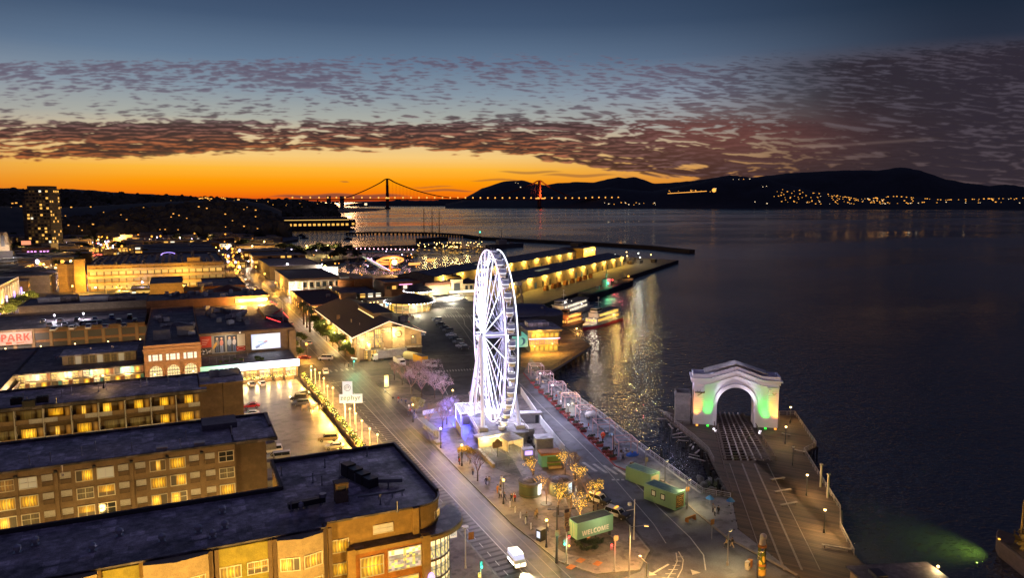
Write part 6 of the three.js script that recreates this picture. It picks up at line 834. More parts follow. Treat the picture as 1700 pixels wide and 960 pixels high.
{
  const c = T('advert_column', 'green and yellow poster column with orange bands on the promenade', 'column', at(1263, 955).setY(KERB)); part(c, 'drum', cyl(0.62, 0.62, 4.0, 0, 0.6, 0, 18), mat(0.8, 0.8, 0.8, { map: canvasMap(256, 128, (g) => { g.fillStyle = '#5c6a22'; g.fillRect(0, 0, 256, 128); g.fillStyle = '#1d1c18'; g.fillRect(0, 0, 90, 128); g.fillStyle = '#e5c24a'; for (let i = 0; i < 7; i++) { g.beginPath(); g.ellipse(30 + i * 36, 60 + (i % 3) * 12, 14, 20, 0.4 * i, 0, 7); g.fill(); } g.fillStyle = '#efe6cf'; for (let i = 0; i < 10; i++) g.fillRect(100 + (i % 2) * 70, 14 + i * 11, 44, 4); }) })); part(c, 'band', MG([cyl(0.68, 0.68, 0.4, 0, 4.5, 0, 18), cyl(0.68, 0.68, 0.35, 0, 1.5, 0, 18)]), M.orange); part(c, 'base', cyl(0.66, 0.66, 1.0, 0, 0, 0, 18), M.yellow); part(c, 'top', MG([cyl(0.5, 0.42, 1.0, 0, 4.9, 0, 14), ball(0.55, 0.15, 6.1, 0, 10)]), M.alum);
  const n = T('news_boxes', 'white and orange newspaper box near the poster column', 'newspaper box', at(1242, 945).setY(KERB), 0.4); part(n, 'box', box(0.7, 1.3, 0.6, -0.4), M.white); part(n, 'box', box(0.7, 1.25, 0.6, 0.4), M.orange); part(n, 'panel', box(0.5, 0.5, 0.04, -0.4, 0.6, 0.32), M.dark);
  const b = T('baggage_trolley', 'small dark loaded trolley beside the far green container', 'trolley', at(1047, 783).setY(KERB), 0.4); part(b, 'crate', MG([box(1.3, 1.1, 0.9, 0, 0.3), box(0.6, 0.5, 0.5, 0.3, 1.4)]), M.brown); part(b, 'frame', box(1.5, 0.1, 1.1, 0, 0.2), M.dark); for (const x of [-0.6, 0.6]) part(b, 'wheel', new THREE.CylinderGeometry(0.15, 0.15, 0.1, 10).rotateX(Math.PI / 2), M.tyre, x, 0.15, 0.5);
  const o = T('orange_barrier', 'low orange barrier on the kerb beside the near green container', 'barrier', at(1146, 866).setY(KERB), 0.2); part(o, 'plank', box(2.6, 0.4, 0.2, 0, 0.5), M.orange); for (const x of [-1, 1]) part(o, 'foot', box(0.2, 0.6, 0.7, x), M.orange);
}
// ================= ferry arch and its wooden deck =================
{
  const deck = [[118.3, -158.6], [124, -163.5], [128, -152], [146.9, -145.8], [151.1, -143.9], [136, -122.4], [130.1, -120.7], [111.2, -93.7], [105, -88.2], [98.8, -80], [96.8, -75], [86, -60], [85.2, -79], [85.9, -82.7], [88.4, -96], [96.8, -107.2], [106.1, -124], [109.8, -130.1], [112.7, -139.2], [116.7, -153.6]];
  const hole = [[109.5, -124.4], [119.2, -119.3], [138.5, -150], [131.5, -154]];
  const s = shapeOf(deck); s.holes.push(new THREE.Path(hole.map(([x, z]) => new THREE.Vector2(x, -z)).reverse())); const g = new THREE.ExtrudeGeometry(s, { depth: 0.5, bevelEnabled: false }).rotateX(-Math.PI / 2).translate(0, -0.35, 0).rotateY(0);
  const uv = g.attributes.uv, pos = g.attributes.position, ca = Math.cos(-0.96), sa = Math.sin(-0.96); for (let i = 0; i < pos.count; i++) uv.setXY(i, pos.getX(i) * ca - pos.getZ(i) * sa, pos.getX(i) * sa + pos.getZ(i) * ca);
  setting('wooden_pier_deck', g, M.plank);
  const pil = []; for (let i = 0; i < deck.length - 5; i++) { const [ax, az] = deck[i], [bx, bz] = deck[(i + 1) % deck.length], n = Math.max(1, Math.round(Math.hypot(bx - ax, bz - az) / 3.2)); for (let k = 0; k < n; k++) pil.push(cyl(0.22, 0.2, 4.4, mix(ax, bx, k / n), -4.2, mix(az, bz, k / n), 7)); }
  for (let i = 14; i < 19; i++) { const [ax, az] = deck[i], [bx, bz] = deck[i + 1]; for (let k = 0; k < 4; k++) pil.push(cyl(0.25, 0.22, 4.4, mix(ax, bx, k / 4) - 1, -4.2, mix(az, bz, k / 4), 7)); }
  one('deck_piles', 'dark timber piles carrying the wooden pier deck out of the water', 'piles', MG(pil), M.pile);
  const f = T('transfer_ramp', 'weathered timber transfer ramp running under the arch down to the water', 'ramp');
  const R = (u, v, y) => { const a = [mix(109.5, 131.5, v), mix(-124.4, -154, v)], b = [mix(119.2, 138.5, v), mix(-119.3, -150, v)]; return [mix(a[0], b[0], u), y + 0.5 * Math.sin(v * 3), mix(a[1], b[1], u)]; };
  for (const u of [0.04, 0.2, 0.36, 0.5, 0.64, 0.8, 0.96]) part(f, 'long_beam', beam(R(u, 0, 0.1), R(u, 1, 0.4), u < 0.1 || u > 0.9 ? 0.5 : 0.3, 0.5), u > 0.1 && u < 0.9 ? M.timberPale : M.timber);
  for (let i = 0; i <= 22; i++) part(f, 'cross_beam', beam(R(0, i / 22, -0.15), R(1, i / 22, -0.15), 0.55, 0.25), M.timber);
  for (let i = 0; i < 40; i++) { const u = rr(0.05, 0.8), v = rr(0, 0.95); part(f, 'plank', beam(R(u, v, 0.02), R(u + rr(0.08, 0.16), v + rr(0, 0.02), 0.02), 0.5, 0.08), M.timber); }
  const rail = T('deck_rails', 'pale steel track lines running along the wooden deck from the ramp', 'rails'); for (const u of [0.12, 0.37, 0.62, 0.88]) { const a = [mix(108, 118, u), mix(-122.6, -118, u)]; part(rail, 'rail', beam([a[0], 0.19, a[1]], [a[0] - 27, 0.19, a[1] + 39.5], u > 0.3 && u < 0.7 ? 0.34 : 0.16, 0.06), M.timberPale); }
  railing('deck_railing', 'pale wooden railing along the right edge of the wooden deck', [[138.6, -137.4], [146.9, -145.6], [150.7, -143.8], [135.8, -122.6], [129.8, -120.6], [111, -93.9], [104.8, -88.4], [98.6, -80.2]], 0.15, M.timberPale, 2.3);
  railing('left_deck_railing', 'pale wooden railing curving along the left edge of the wooden deck', [[119, -152.6], [118.6, -158.4], [116.9, -153.4], [113, -139.2], [110, -130.2], [106.6, -124.2]], 0.15, M.timberPale, 2.0);
  railing('ramp_side_railing', 'dark timber railing along both sides of the ramp opening', [[131, -154.2], [109, -124.6], [97, -107.2]], 0.15, M.timber, 2.6, 1.1, 1); railing('ramp_side_railing', 'timber railing on the right side of the ramp opening', [[133.6, -140.5], [119.6, -119], [109.2, -124.2]], 0.15, M.timber, 2.6, 1.1, 1);
  railing('water_edge_fence', 'dark fence closing the end of the promenade at the wooden deck', [[93.5, -111], [96.8, -107.4]], 0.1, M.timber, 1, 1.2, 3);
  for (const [px, py, L, a] of [[1304, 725, 2.2, 0.3], [1327, 753, 2.6, 0.3], [1290, 799, 3.6, 1.5], [1299, 819, 4, 1.5], [1309, 841, 4, 1.5], [1388, 914, 4.6, 0.75]]) { const b = T('pier_bench', 'long low timber bench on the wooden deck', 'bench', at(px, py).setY(0.15), a, 'benches on the wooden deck'); part(b, 'seat', box(0.5, 0.12, L, 0, 0.4), M.timberPale); for (const z of [-1, 1]) part(b, 'leg', box(0.4, 0.4, 0.15, 0, 0, z * L * 0.4), M.timber); }
  [[1311, 703, 150], [1303, 738, 130], [1315, 774, 0], [1338, 824, 280], [1367, 886, 360]].forEach(([px, py, I], i) => globe(at(px, py).setY(0.15), 3.9, 0.235, [1, 0.64, 0.24], I, ['pier lamp at the far corner beyond the arch', 'pier lamp at the right foot of the arch', 'unlit pier lamp between the benches on the wooden deck', 'pier lamp in the middle of the right deck edge', 'pier lamp nearest along the right deck edge'][i], { name: 'pier_lamp', s: 10, mat: I ? undefined : M.alum, cap: 1 }));
  for (const [px, py] of [[1411, 800], [1423, 818]].map(([x, y]) => [x - 50, y])) { const q = at(px, py + 10).setY(-3); one('mooring_post', 'tall pale mooring post beside the right edge of the wooden deck', 'mooring post', MG([cyl(0.22, 0.2, 8), box(0.5, 0.3, 0.5, 0, 7.8)]), M.timberPale, q, 0, 'mooring posts beside the deck'); }
  // broken old jetty left of the arch
  const oj = T('old_jetty', 'broken timber jetty remains with pale planks left of the arch', 'jetty'); for (let i = 0; i < 26; i++) { const q = at(1092 + rr(0, 60), 676 + i * 3.2 + rr(-4, 4), -1); part(oj, 'pile', cyl(0.2, 0.18, rr(1.6, 3.6), q.x, -4.2, q.z, 6), M.pile); } for (let i = 0; i < 14; i++) { const q = at(1098 + i * 5 + rr(-8, 8), 682 + i * 6, 0), a = rr(0, 3); part(oj, 'plank', box(rr(2, 4.5), 0.18, 0.4, q.x, -0.4, q.z, a), M.timberPale); }
  for (let i = 0; i < 30; i++) { const q = at(rr(1150, 1208), rr(788, 822), -2), s = rr(0.4, 1.1); one('rock', 'pale rock in the heap at the water corner of the promenade', 'rock', new THREE.IcosahedronGeometry(s, 0).rotateX(rr(0, 3)), M.concrete, [q.x, -2.6, q.z], rr(0, 3), 'rocks at the promenade corner'); }
  for (let i = 0; i < 34; i++) { const q = at(rr(1062, 1140), rr(700, 800), -3); one('old_pile', 'stump of an old pile standing in the shallow water', 'pile', cyl(0.2, 0.17, rr(0.6, 1.6), 0, -0.6, 0, 6), M.pile, [q.x, -3, q.z], 0, 'old pile stumps in the shallow water'); }
}
{
  const L = [120.5, -149], Rr = [137.9, -137.1], w = Math.hypot(Rr[0] - L[0], Rr[1] - L[1]), ry = Math.atan2(-(Rr[1] - L[1]), Rr[0] - L[0]);
  const t = T('ferry_arch', 'white arched ferry gateway with low gable lit in green, orange and white', 'arch gateway', [(L[0] + Rr[0]) / 2, 0.15, (L[1] + Rr[1]) / 2], ry), D = 5.2, a0 = 4.75, sp = 4.9, hw = w / 2;
  const prof = (o, top = 0) => { const s = new THREE.Shape(); s.moveTo(-hw - o, 0); s.lineTo(-hw - o, 11.3 + top); s.lineTo(-hw * 0.62, 11.4 + top); s.lineTo(0, 13.6 + top); s.lineTo(hw * 0.62, 11.4 + top); s.lineTo(hw + o, 11.3 + top); s.lineTo(hw + o, 0); s.lineTo(a0, 0); s.lineTo(a0, sp); s.absarc(0, sp, a0, 0, Math.PI, false); s.lineTo(-a0, 0); s.closePath(); return s; };
  t.scale.y = 1.07; const wall = mat(0.6, 0.58, 0.66, { roughness: 0.8 }); part(t, 'wall', new THREE.ExtrudeGeometry(prof(0), { depth: D, bevelEnabled: false }).translate(0, 0, -D), wall);
  const band = (y0, y1, o) => { const s = new THREE.Shape(), p = [[-hw - o, 11.3], [-hw * 0.62, 11.4], [0, 13.6], [hw * 0.62, 11.4], [hw + o, 11.3]]; p.forEach(([x, y], i) => (i ? s.lineTo(x, y + y0) : s.moveTo(x, y + y0))); p.slice().reverse().forEach(([x, y]) => s.lineTo(x, y + y1)); return s; };
  part(t, 'cornice', new THREE.ExtrudeGeometry(band(-0.15, 0.3, 0.8), { depth: D + 1.5, bevelEnabled: false }).translate(0, 0, -D - 0.75), wall); part(t, 'parapet', MG([new THREE.ExtrudeGeometry(band(0.3, 1.15, 0.3), { depth: 0.5, bevelEnabled: false }).translate(0, 0, -0.4), new THREE.ExtrudeGeometry(band(0.3, 1.15, 0.3), { depth: 0.5, bevelEnabled: false }).translate(0, 0, -D - 0.1), box(0.4, 0.9, D, -hw - 0.1, 11.6, -D / 2), box(0.4, 0.9, D, hw + 0.1, 11.6, -D / 2)]), wall);
  part(t, 'frieze', new THREE.ExtrudeGeometry(band(-1.35, -1.15, 0.12), { depth: 0.2, bevelEnabled: false }), wall);
  part(t, 'roof', MG([beam([-hw * 0.75, 12.9, -D / 2], [0, 15.2, -D / 2], D * 0.85, 0.15), beam([0, 15.2, -D / 2], [hw * 0.75, 12.9, -D / 2], D * 0.85, 0.15)]), M.white); part(t, 'roof_gable', new THREE.ExtrudeGeometry(profile([[-hw * 0.75, 11.6], [0, 15.1], [hw * 0.75, 11.6]]), { depth: 0.3, bevelEnabled: false }).translate(0, 0, -D * 0.9), wall);
  const arch = new THREE.Shape(); arch.moveTo(a0 + 0.75, 0); arch.lineTo(a0 + 0.75, sp); arch.absarc(0, sp, a0 + 0.75, 0, Math.PI, false); arch.lineTo(-a0 - 0.75, 0); arch.lineTo(-a0, 0); arch.lineTo(-a0, sp); arch.absarc(0, sp, a0, Math.PI, 0, true); arch.lineTo(a0, 0); arch.closePath();
  part(t, 'archivolt', new THREE.ExtrudeGeometry(arch, { depth: 0.35, bevelEnabled: true, bevelSize: 0.08, bevelThickness: 0.08, bevelSegments: 2 }), wall);
  for (const s of [-1, 1]) { for (let i = 0; i < 17; i++) part(t, 'plank', box(2.6, 0.46, 0.22, s * (hw - 1.3), 0.1 + i * 0.56, 0.1), wall); part(t, 'capital', MG([box(2.9, 0.35, 0.5, s * (hw - 1.4), 9.6, 0.2), box(0.7, 1.2, 0.3, s * (hw - 2.2), 8.2, 0.2)]), wall); part(t, 'wall_lamp', MG([new THREE.TorusGeometry(0.4, 0.07, 5, 14, 3.6).rotateZ(3).translate(s * (hw - 1.2), 8.6, 0.5)]), M.grayPaint); part(t, 'side_bracket', box(0.5, 1.4, D * 0.7, s * (hw + 0.3), 10.2, -D / 2), wall); }
  part(t, 'gallow_beam', MG([beam([-hw + 1, 7.2, 0.3], [-hw + 2.6, 8.5, 1.2], 0.2, 0.2), box(2.5, 0.25, 0.3, -hw + 1.5, 7.9, 0.4)]), M.timber);
  const an = house('arch_annex', 'small flat roofed white annex at the left side of the ferry arch', 'building', 0, 3.8, 0, -4.6, 7.6, M.grayWall, M.tarDark, { parapet: 0.8 }); an.position.set(L[0] - 1.5, 0.15, L[1] - 2.6); an.rotation.y = ry; part(an, 'cornice', box(4.2, 0.2, 5, 0, 7.3), M.grayWall); part(an, 'base_rail', MG([box(4, 0.1, 0.1, 0, 1.0, 2.7), box(4, 0.1, 0.1, 0, 0.5, 2.7), box(0.1, 1, 0.1, -2.3, 0, 2.7), box(0.1, 1, 0.1, 0, 0, 2.7), box(0.1, 1, 0.1, 2.3, 0, 2.7)]), M.timber);
  // floodlights on the deck
  const fl = (x, z, c, I, to, ang = 0.5) => { part(t, 'floodlight', box(0.5, 0.3, 0.4, x, 0.05, z), glow(...c, 2.5)); spot(t, ...c, I, [x, 0.5, z + 0.05], to, ang, 0.9, 8); };
  fl(-hw + 0.9, 1.6, [1, 0.3, 0.03], 230, [-hw + 0.6, 7, 0], 0.42); fl(-hw + 3.6, 1.5, [0.04, 1, 0.05], 150, [-hw + 3.5, 7, 0], 0.42); fl(hw - 0.8, 1.6, [1, 0.3, 0.03], 260, [hw - 0.5, 7, 0], 0.42); fl(hw - 3.2, 1.5, [0.03, 1, 0.05], 200, [hw - 3.2, 7, 0], 0.48);
  fl(-a0 - 0.9, 4.2, [1, 0.9, 1], 200, [-2.4, 10.4, 0], 0.26); fl(a0 + 0.9, 4.2, [1, 0.9, 1], 200, [2.6, 10.4, 0], 0.26);
  fl(-a0 - 0.6, 5.5, [1, 0.88, 0.98], 70, [-a0 - 0.3, 7, 0.4], 0.2); fl(a0 + 0.6, 5.5, [1, 0.88, 0.98], 70, [a0 + 0.3, 7, 0.4], 0.2);
  lampLight(t, 0.8, 0.72, 1, 11, -hw - 4, 6, 6.5, 14); lampLight(t, 0.78, 0.74, 1, 34, 0, 9, 13, 14); lampLight(t, 0.8, 0.72, 1, 9, 0, 19, -2, 14);
}
// dark roofed shed and moored boat at the bottom right
{
  const t = T('pier_shed', 'dark roofed shed with a lit yellow wall at the bottom right below the deck', 'shed', [0, 0, 0]); const c = (px, py, h) => at(px, py, h).toArray();
  const q = at(1470, 958, 3.4), ry = -0.33; t.position.set(q.x, -0.2, q.z); t.rotation.y = ry; part(t, 'wall', box(12, 3.4, 5, 2, 0, 0), M.cream); part(t, 'roof', box(13, 0.25, 6.4, 2.4, 3.4, -0.4), M.tarDark); part(t, 'deck', box(17, 0.3, 8, 4, -0.4, 0), M.timber); part(t, 'skylight', box(1.6, 0.5, 2.4, -1, 3.65, -0.4), M.dark); for (let i = 0; i < 8; i++) part(t, 'pile', cyl(0.25, 0.25, 4, -3 + i * 2, -3.9, -3.4, 7), M.pile);
  part(t, 'lamp_head', ball(0.2, 9.2, 3.9, -1.5, 8), M.warm); lampLight(t, 1, 0.7, 0.3, 18, 9.2, 4.3, -1.5, 8); spot(t, 1, 0.6, 0.2, 100, [0, 3, 6], [2, 1.5, 2], 1, 0.8);
  const b = T('moored_boat', 'moored work boat with yellow nets and a lit deck at the right edge', 'boat', at(1722, 948, -2.4), -0.5); const hull = new THREE.Shape(); hull.moveTo(-2.6, -9); hull.lineTo(-2.6, 6); hull.quadraticCurveTo(-1.5, 9.5, 0, 11); hull.quadraticCurveTo(1.5, 9.5, 2.6, 6); hull.lineTo(2.6, -9); part(b, 'hull', new THREE.ExtrudeGeometry(hull, { depth: 2.4, bevelEnabled: true, bevelSize: 0.2, bevelThickness: 0.2, bevelSegments: 2 }).rotateX(-Math.PI / 2).translate(0, -0.6, 0), M.timber); part(b, 'deck', box(4.6, 0.1, 14, 0, 2.0, 1.5), M.plank); part(b, 'cabin', box(3, 2.6, 4, 0, 2.0, 4), M.white); part(b, 'mast', MG([cyl(0.16, 0.1, 8, 0, 2, -5), bar([0, 9, -5], [0, 3, 4], 0.05), bar([0, 6, -5], [-2, 3, 2], 0.05), bar([0, 6, -5], [2, 3, 2], 0.05)]), M.yellow); part(b, 'net', leafGeo([new THREE.Vector3(0, 3.6, -3.6)], 260, 0.6, 1.3), M.yellow); part(b, 'drum', MG([cyl(0.4, 0.4, 0.8, -1.4, 2.1, 0), cyl(0.4, 0.4, 0.8, 1.2, 2.1, -1)]), mat(0.04, 0.15, 0.5)); part(b, 'side_floodlight', box(0.3, 0.2, 0.3, -2.9, 2.4, -6), M.amber); spot(b, 0.55, 0.85, 0.06, 340, [-3.2, 3.4, -6], [-13, -1, -10], 0.95, 1); lampLight(b, 1, 0.7, 0.3, 8, 0, 5.2, 0, 8); part(b, 'bulb', ball(0.15, 0, 5.2, 0, 6), M.warm);
}

// ================= middle distance: the restaurant quarter =================
const FILN = ['cream', 'tan', 'ochre', 'brown', 'grey', 'dark'], FIL = [M.cream, M.tan, M.ochre, M.brown, M.grayWall, M.darkWall];
function shopBlock(name, label, x0, x1, z0, z1, h, wall, n, lit, o = {}) {
  const t = house(name, label, 'building', x0, x1, z0, z1, h, wall, o.roof ?? M.tarDark, { parapet: 0.6, group: o.group, y: o.y }), w = x1 - x0, fl = Math.max(1, Math.round(h / 4));
  for (let r = 0; r < fl; r++) for (let i = 0; i < n; i++) { const k = hash(i * 13 + Math.round(x0), r * 7 + Math.round(z0)); if (k < 0.8) farWin(t, 0, -w / 2 + (i + 0.5) * w / n, 0.8 + r * 4, w / n * 0.62, 2.2, k < lit ? (k < lit * 0.3 ? M.cityWhite : M.city) : M.glass); }
  if (o.side) { const d = z0 - z1, m = Math.max(1, Math.round(d / 7)); for (let r = 0; r < fl; r++) for (let i = 0; i < m; i++) { const k = hash(i * 3 + Math.round(z0), r + Math.round(x1)); if (k < 0.75) farWin(t, o.side, -d / 2 + (i + 0.5) * d / m, 0.8 + r * 4, 3, 2.2, k < lit ? M.city : M.glass); } }
  if (h > 6) part(t, 'roof_unit', acGeo, M.grayPaint, w * 0.2, h + 0.06, 0); return t;
}
{ // gabled restaurant with neon eaves
  const x0 = 57.8, x1 = 83, z0 = -262.5, z1 = -340, xm = 70.4, H = 9, Rg = 13.8, t = T('gabled_restaurant', 'large dark gabled restaurant outlined with a glowing line along its eaves', 'building', [xm, 0, z0]), hw = (x1 - x0) / 2, L = z0 - z1;
  part(t, 'wall', new THREE.ExtrudeGeometry(profile([[-hw, 0], [-hw, H], [0, Rg - 0.3], [hw, H], [hw, 0]]), { depth: L, bevelEnabled: false }).translate(0, 0, -L), M.tan);
  for (const s of [-1, 1]) { const p = [[s * (hw + 1.2), H - 0.45], [0, Rg]]; part(t, 'roof', new THREE.ExtrudeGeometry(profile(s > 0 ? [[0, Rg], [0, Rg + 0.35], [hw + 1.3, H - 0.15], [hw + 1.3, H - 0.5]] : [[0, Rg], [-hw - 1.3, H - 0.5], [-hw - 1.3, H - 0.15], [0, Rg + 0.35]]), { depth: L + 2.4, bevelEnabled: false }).translate(0, 0, -L - 1.2), M.shingle); }
  part(t, 'neon_line', MG([beam([-hw - 1.35, H - 0.3, 1.3], [0, Rg + 0.1, 1.3], 0.16, 0.22), beam([0, Rg + 0.1, 1.3], [hw + 1.35, H - 0.3, 1.3], 0.16, 0.22), beam([-hw - 1.4, H - 0.3, 1.3], [-hw - 1.4, H - 0.3, -34], 0.16, 0.2), beam([-hw - 1.4, H - 0.3, -40], [-hw - 1.4, H - 0.3, -L], 0.16, 0.2), beam([hw + 1.4, H - 0.3, 1.3], [hw + 1.4, H - 0.3, -16], 0.16, 0.2)]), M.neonEave);
  part(t, 'dormer', box(7, 3, 26, 1.4, 12, -26), M.tan); part(t, 'dormer_roof', box(8, 0.25, 28, 1.4, 15, -26.5), M.shingle); part(t, 'dormer_light', box(0.25, 0.5, 26, -2.3, 13.0, -26), M.warmSoft); part(t, 'dormer_edge', box(8.2, 0.3, 0.3, 1.4, 14.8, -12.4), M.cream);
  part(t, 'chimney', box(7, 3, 5, 1, 13, -L + 3), M.tan); part(t, 'chimney', box(1.2, 2.6, 1.2, -hw + 1.6, H, -37), M.tan); part(t, 'roof_box', box(3, 2.4, 3, 9, 11, -12), M.tarDark);
  for (const [x, z] of [[-8, -12], [-6, -30], [-9, -22], [-4, -50]]) part(t, 'roof_pipe', pipeGeo, M.alum, x, H + 1.2, z);
  t.dim = { w: hw * 2, d: 0, h: H };
  for (let i = 0; i < 3; i++) { const f = part(t, 'window', frameGeo(3.0, 5.2 + i * 0.9, 0.14, 0.2, 3, 1), M.brown, -10.4 + i * 3.3, 4.2, 0.06); part(f, 'pane', paneGeo(2.8, 5.0 + i * 0.9), M.shopWarm, 0, 0.1, -0.02); }
  { const f = part(t, 'window', frameGeo(2.2, 3.6, 0.14, 0.2, 1, 1), M.brown, 9.5, 4.4, 0.06); part(f, 'pane', paneGeo(2, 3.4), M.winDim, 0, 0.1, -0.02); const e = part(t, 'window', frameGeo(3.8, 2.0, 0.14, 0.2, 3, 1), M.brown, -1, 9.4, 0.06); part(e, 'pane', paneGeo(3.6, 1.8), M.shopWarm, 0, 0.1, -0.02); }
  part(t, 'banner_tower', box(4.6, 9, 1.2, 3.4, 2.6, 0.7), M.cream); part(t, 'emblem', MG([new THREE.TorusGeometry(1.1, 0.2, 6, 20).translate(3.4, 9, 1.35), box(1.6, 0.3, 0.1, 3.4, 8.85, 1.35)]), M.brown);
  part(t, 'awning', MG([beam([-9.5, 4, 1.8], [-1.5, 4, 1.8], 3, 0.2), beam([6, 3.8, 2], [12, 3.8, 2], 3.4, 0.3)]), M.tarDark); for (const x of [-12.2, -8, -3.2]) part(t, 'column', box(1, 6.4, 1, x, 0, 2.4), M.cream); part(t, 'lit_entrance', box(6.5, 3.2, 0.2, -6, 0.3, 0.2), M.shopWarm); part(t, 'entrance_bar', MG([0, 1, 2, 3, 4].map((i) => box(0.16, 3.2, 0.16, -9 + i * 1.5, 0.3, 0.4))), M.brown);
  for (let i = 0; i < 10; i++) { const f = part(t, 'side_window', frameGeo(3.2, 4.6, 0.14, 0.2, 2, 1), M.brown, -hw - 0.05, 2.6, -5 - i * 7.2, -Math.PI / 2); part(f, 'pane', paneGeo(3, 4.4), i % 3 ? M.shopWarm : M.winDim, 0, 0.1, -0.02); }
  for (const [x, y, z, I] of [[-9, 7, 3.5, 160], [1, 9.6, 3.2, 130], [8, 8, 4, 60], [-14.5, 6, -8, 150], [-14.5, 6, -28, 150], [-14.5, 6, -50, 150]]) { part(t, 'wall_lamp', ball(0.235, x, y, z, 8), M.warm); lampLight(t, 1, 0.72, 0.3, I, x, y, z + 0.02, 13); }
  part(t, 'entrance_sign', beam([-15.5, 2.6, 6], [-13.5, 2.2, 7], 0.3, 0.4), M.cityWhite);
}
// street trees and palms along its kerb
[[55.6, -270, 6], [55.6, -281, 7], [55.6, -293, 7], [55.6, -306, 7], [55.6, -320, 7], [55.6, -335, 6.5], [480, 590, 6], [492, 602, 5.5], [500, 575, 5.6], [590, 597, 4.4]].forEach(([px, py, h], i) => tree('leafy', i < 6 ? [px, 0, py] : at(px, py).setY(KERB), h, i, i < 6 ? 'dark leafy street tree on the pavement beside the gabled restaurant' : i < 9 ? 'leafy tree on the pavement beside the video screen building' : 'small leafy tree at the corner of the gabled restaurant', { v: i % 2, group: i < 6 ? 'street trees by the gabled restaurant' : i < 9 ? 'street trees by the screen building' : undefined }));
[[515, 552, 13], [505, 540, 12], [592, 515, 10], [510, 545, 11]].forEach(([px, py, h], i) => tree('palm', at(px, py).setY(KERB), h, i, i === 2 ? 'palm tree beside the orange lit block behind the gabled restaurant' : 'tall palm behind the roof of the gabled restaurant by the tram street', { group: i === 2 ? undefined : 'palms by the tram street' }));
// lamps down the tram street
{
  for (let i = 0; i < 21; i++) { const z = -272 - i * 31, s = i % 2, x = s ? 57.6 : 42; globe([x, KERB, z], 5.2, i > 8 ? 0.55 : 0.36, i % 5 === 3 ? [1, 0.75, 0.5] : [1, 0.46, 0.06], i < 15 ? 1250 : 0, 'globe lamp down the tram street beyond the junction', { group: 'globe lamps down the far tram street', s: 10 }); }
  for (let i = 0; i < 14; i++) globe([i % 2 ? -58.5 : -79.5, KERB, -330 - i * 27], 5.4, 0.5, i % 3 ? [1, 0.5, 0.1] : [0.8, 0.72, 1], i < 11 ? 1500 : 0, 'lamp along the lit street at the left edge', { group: 'lamps along the left street', s: 10 });
  for (const [px, py, I, c] of [[200, 500, 120, 0], [215, 470, 160, 1], [255, 472, 160, 1], [262, 462, 160, 1], [235, 478, 160, 0], [190, 467, 160, 1], [238, 484, 120, 1], [170, 483, 160, 1], [330, 458, 200, 0], [300, 462, 160, 0], [350, 500, 500, 0]]) globe(at(px, py), 5.5, 0.5, c ? [0.8, 0.7, 1] : [1, 0.55, 0.12], I * 3, 'lamp in the lit court in front of the yellow car park', { group: 'lamps before the yellow car park', s: 10 });
}
// PARK garage
{
  const t = house('brick_garage', 'dark brick garage with a painted word panel and cars on its roof', 'building', -112, -12, -311, -356, 11, M.brickWall, M.tarDark, { parapet: 0.9, trim: M.brown }), cx = t.position.x;
  for (let b = 0; b < 18; b++) { const x = -60.5 + b * 5.6 - 44 - cx + 0; if (x > 49) break; part(t, 'pilaster', box(0.9, 11.6, 0.5, x, 0, 22.7), M.tan); for (let r = 0; r < 3; r++) { part(t, 'opening', box(4.4, 2.6, 0.1, x + 2.8, 0.6 + r * 3.5, 22.53), M.dark); part(t, 'sill', box(4.7, 0.25, 0.4, x + 2.8, 3.4 + r * 3.5, 22.6), M.tan); } }
  const p = T('painted_wall_sign', 'pink panel with the red word PARK on the dark brick garage', 'sign', [-53.8, 6.6, -310.1]); part(p, 'panel', box(10.4, 4.6, 0.2), rough(0.45, 0.3, 0.27, 3)); part(p, 'lettering', letters('PARK', 2.6, 0.08), mat(0.3, 0.04, 0.03), 0, 1.4, 0.11); part(p, 'arrow', MG([box(2.4, 0.3, 0.06, 1.5, 0.55, 0.13), box(1.8, 0.9, 0.06, -2, 0.3, 0.13)]), mat(0.2, 0.05, 0.03));
  spot(p, 1, 0.75, 0.6, 800, [0, 9, 12], [0, 2, 0], 0.8, 0.8);
  for (let i = 0; i < 17; i++) { const px = 72 + i * 9.6 + rr(-2, 2), py = 536 + (i % 3) * 7 - i * 0.5, q = at(px, py, 11.1); car(pick(['sedan', 'suv']), pick(['black', 'dark grey', 'silver', 'blue', 'white', 'black']), q, rr(-0.1, 0.1) + (i % 2 ? 0 : Math.PI), 0, { group: 'cars on the garage roof' }); }
  car('van', 'silver', at(150, 541, 11.1), 1.5, 'silver van parked side-on on the garage roof');
  for (const [px, py] of [[92, 527], [140, 524]]) globe(at(px, py + 6, 11.1), 1.8, 0.34, [0.9, 0.82, 1], 260, 'bright white lamp on the garage roof wall', { group: 'white lamps on the garage roof', s: 12, name: 'roof_lamp' });
  const b = house('rear_block', 'long block with a pale lit wall and dark roof behind the garage', 'building', -60, -12.3, -357, -385, 14.2, M.cream, M.tarDark, { parapet: 0.6 }); for (let i = 0; i < 9; i++) part(b, 'roof_shed', box(rr(4, 9), rr(1.4, 2.6), rr(4, 8), rr(-18, 18), 14.26, rr(-9, 9)), pick([M.grayWall, M.tarDark, M.white]));
  for (let i = 0; i < 5; i++) part(b, 'roof_unit', acGeo, M.steel, rr(-20, 20), 14.26, rr(-11, 11));
}
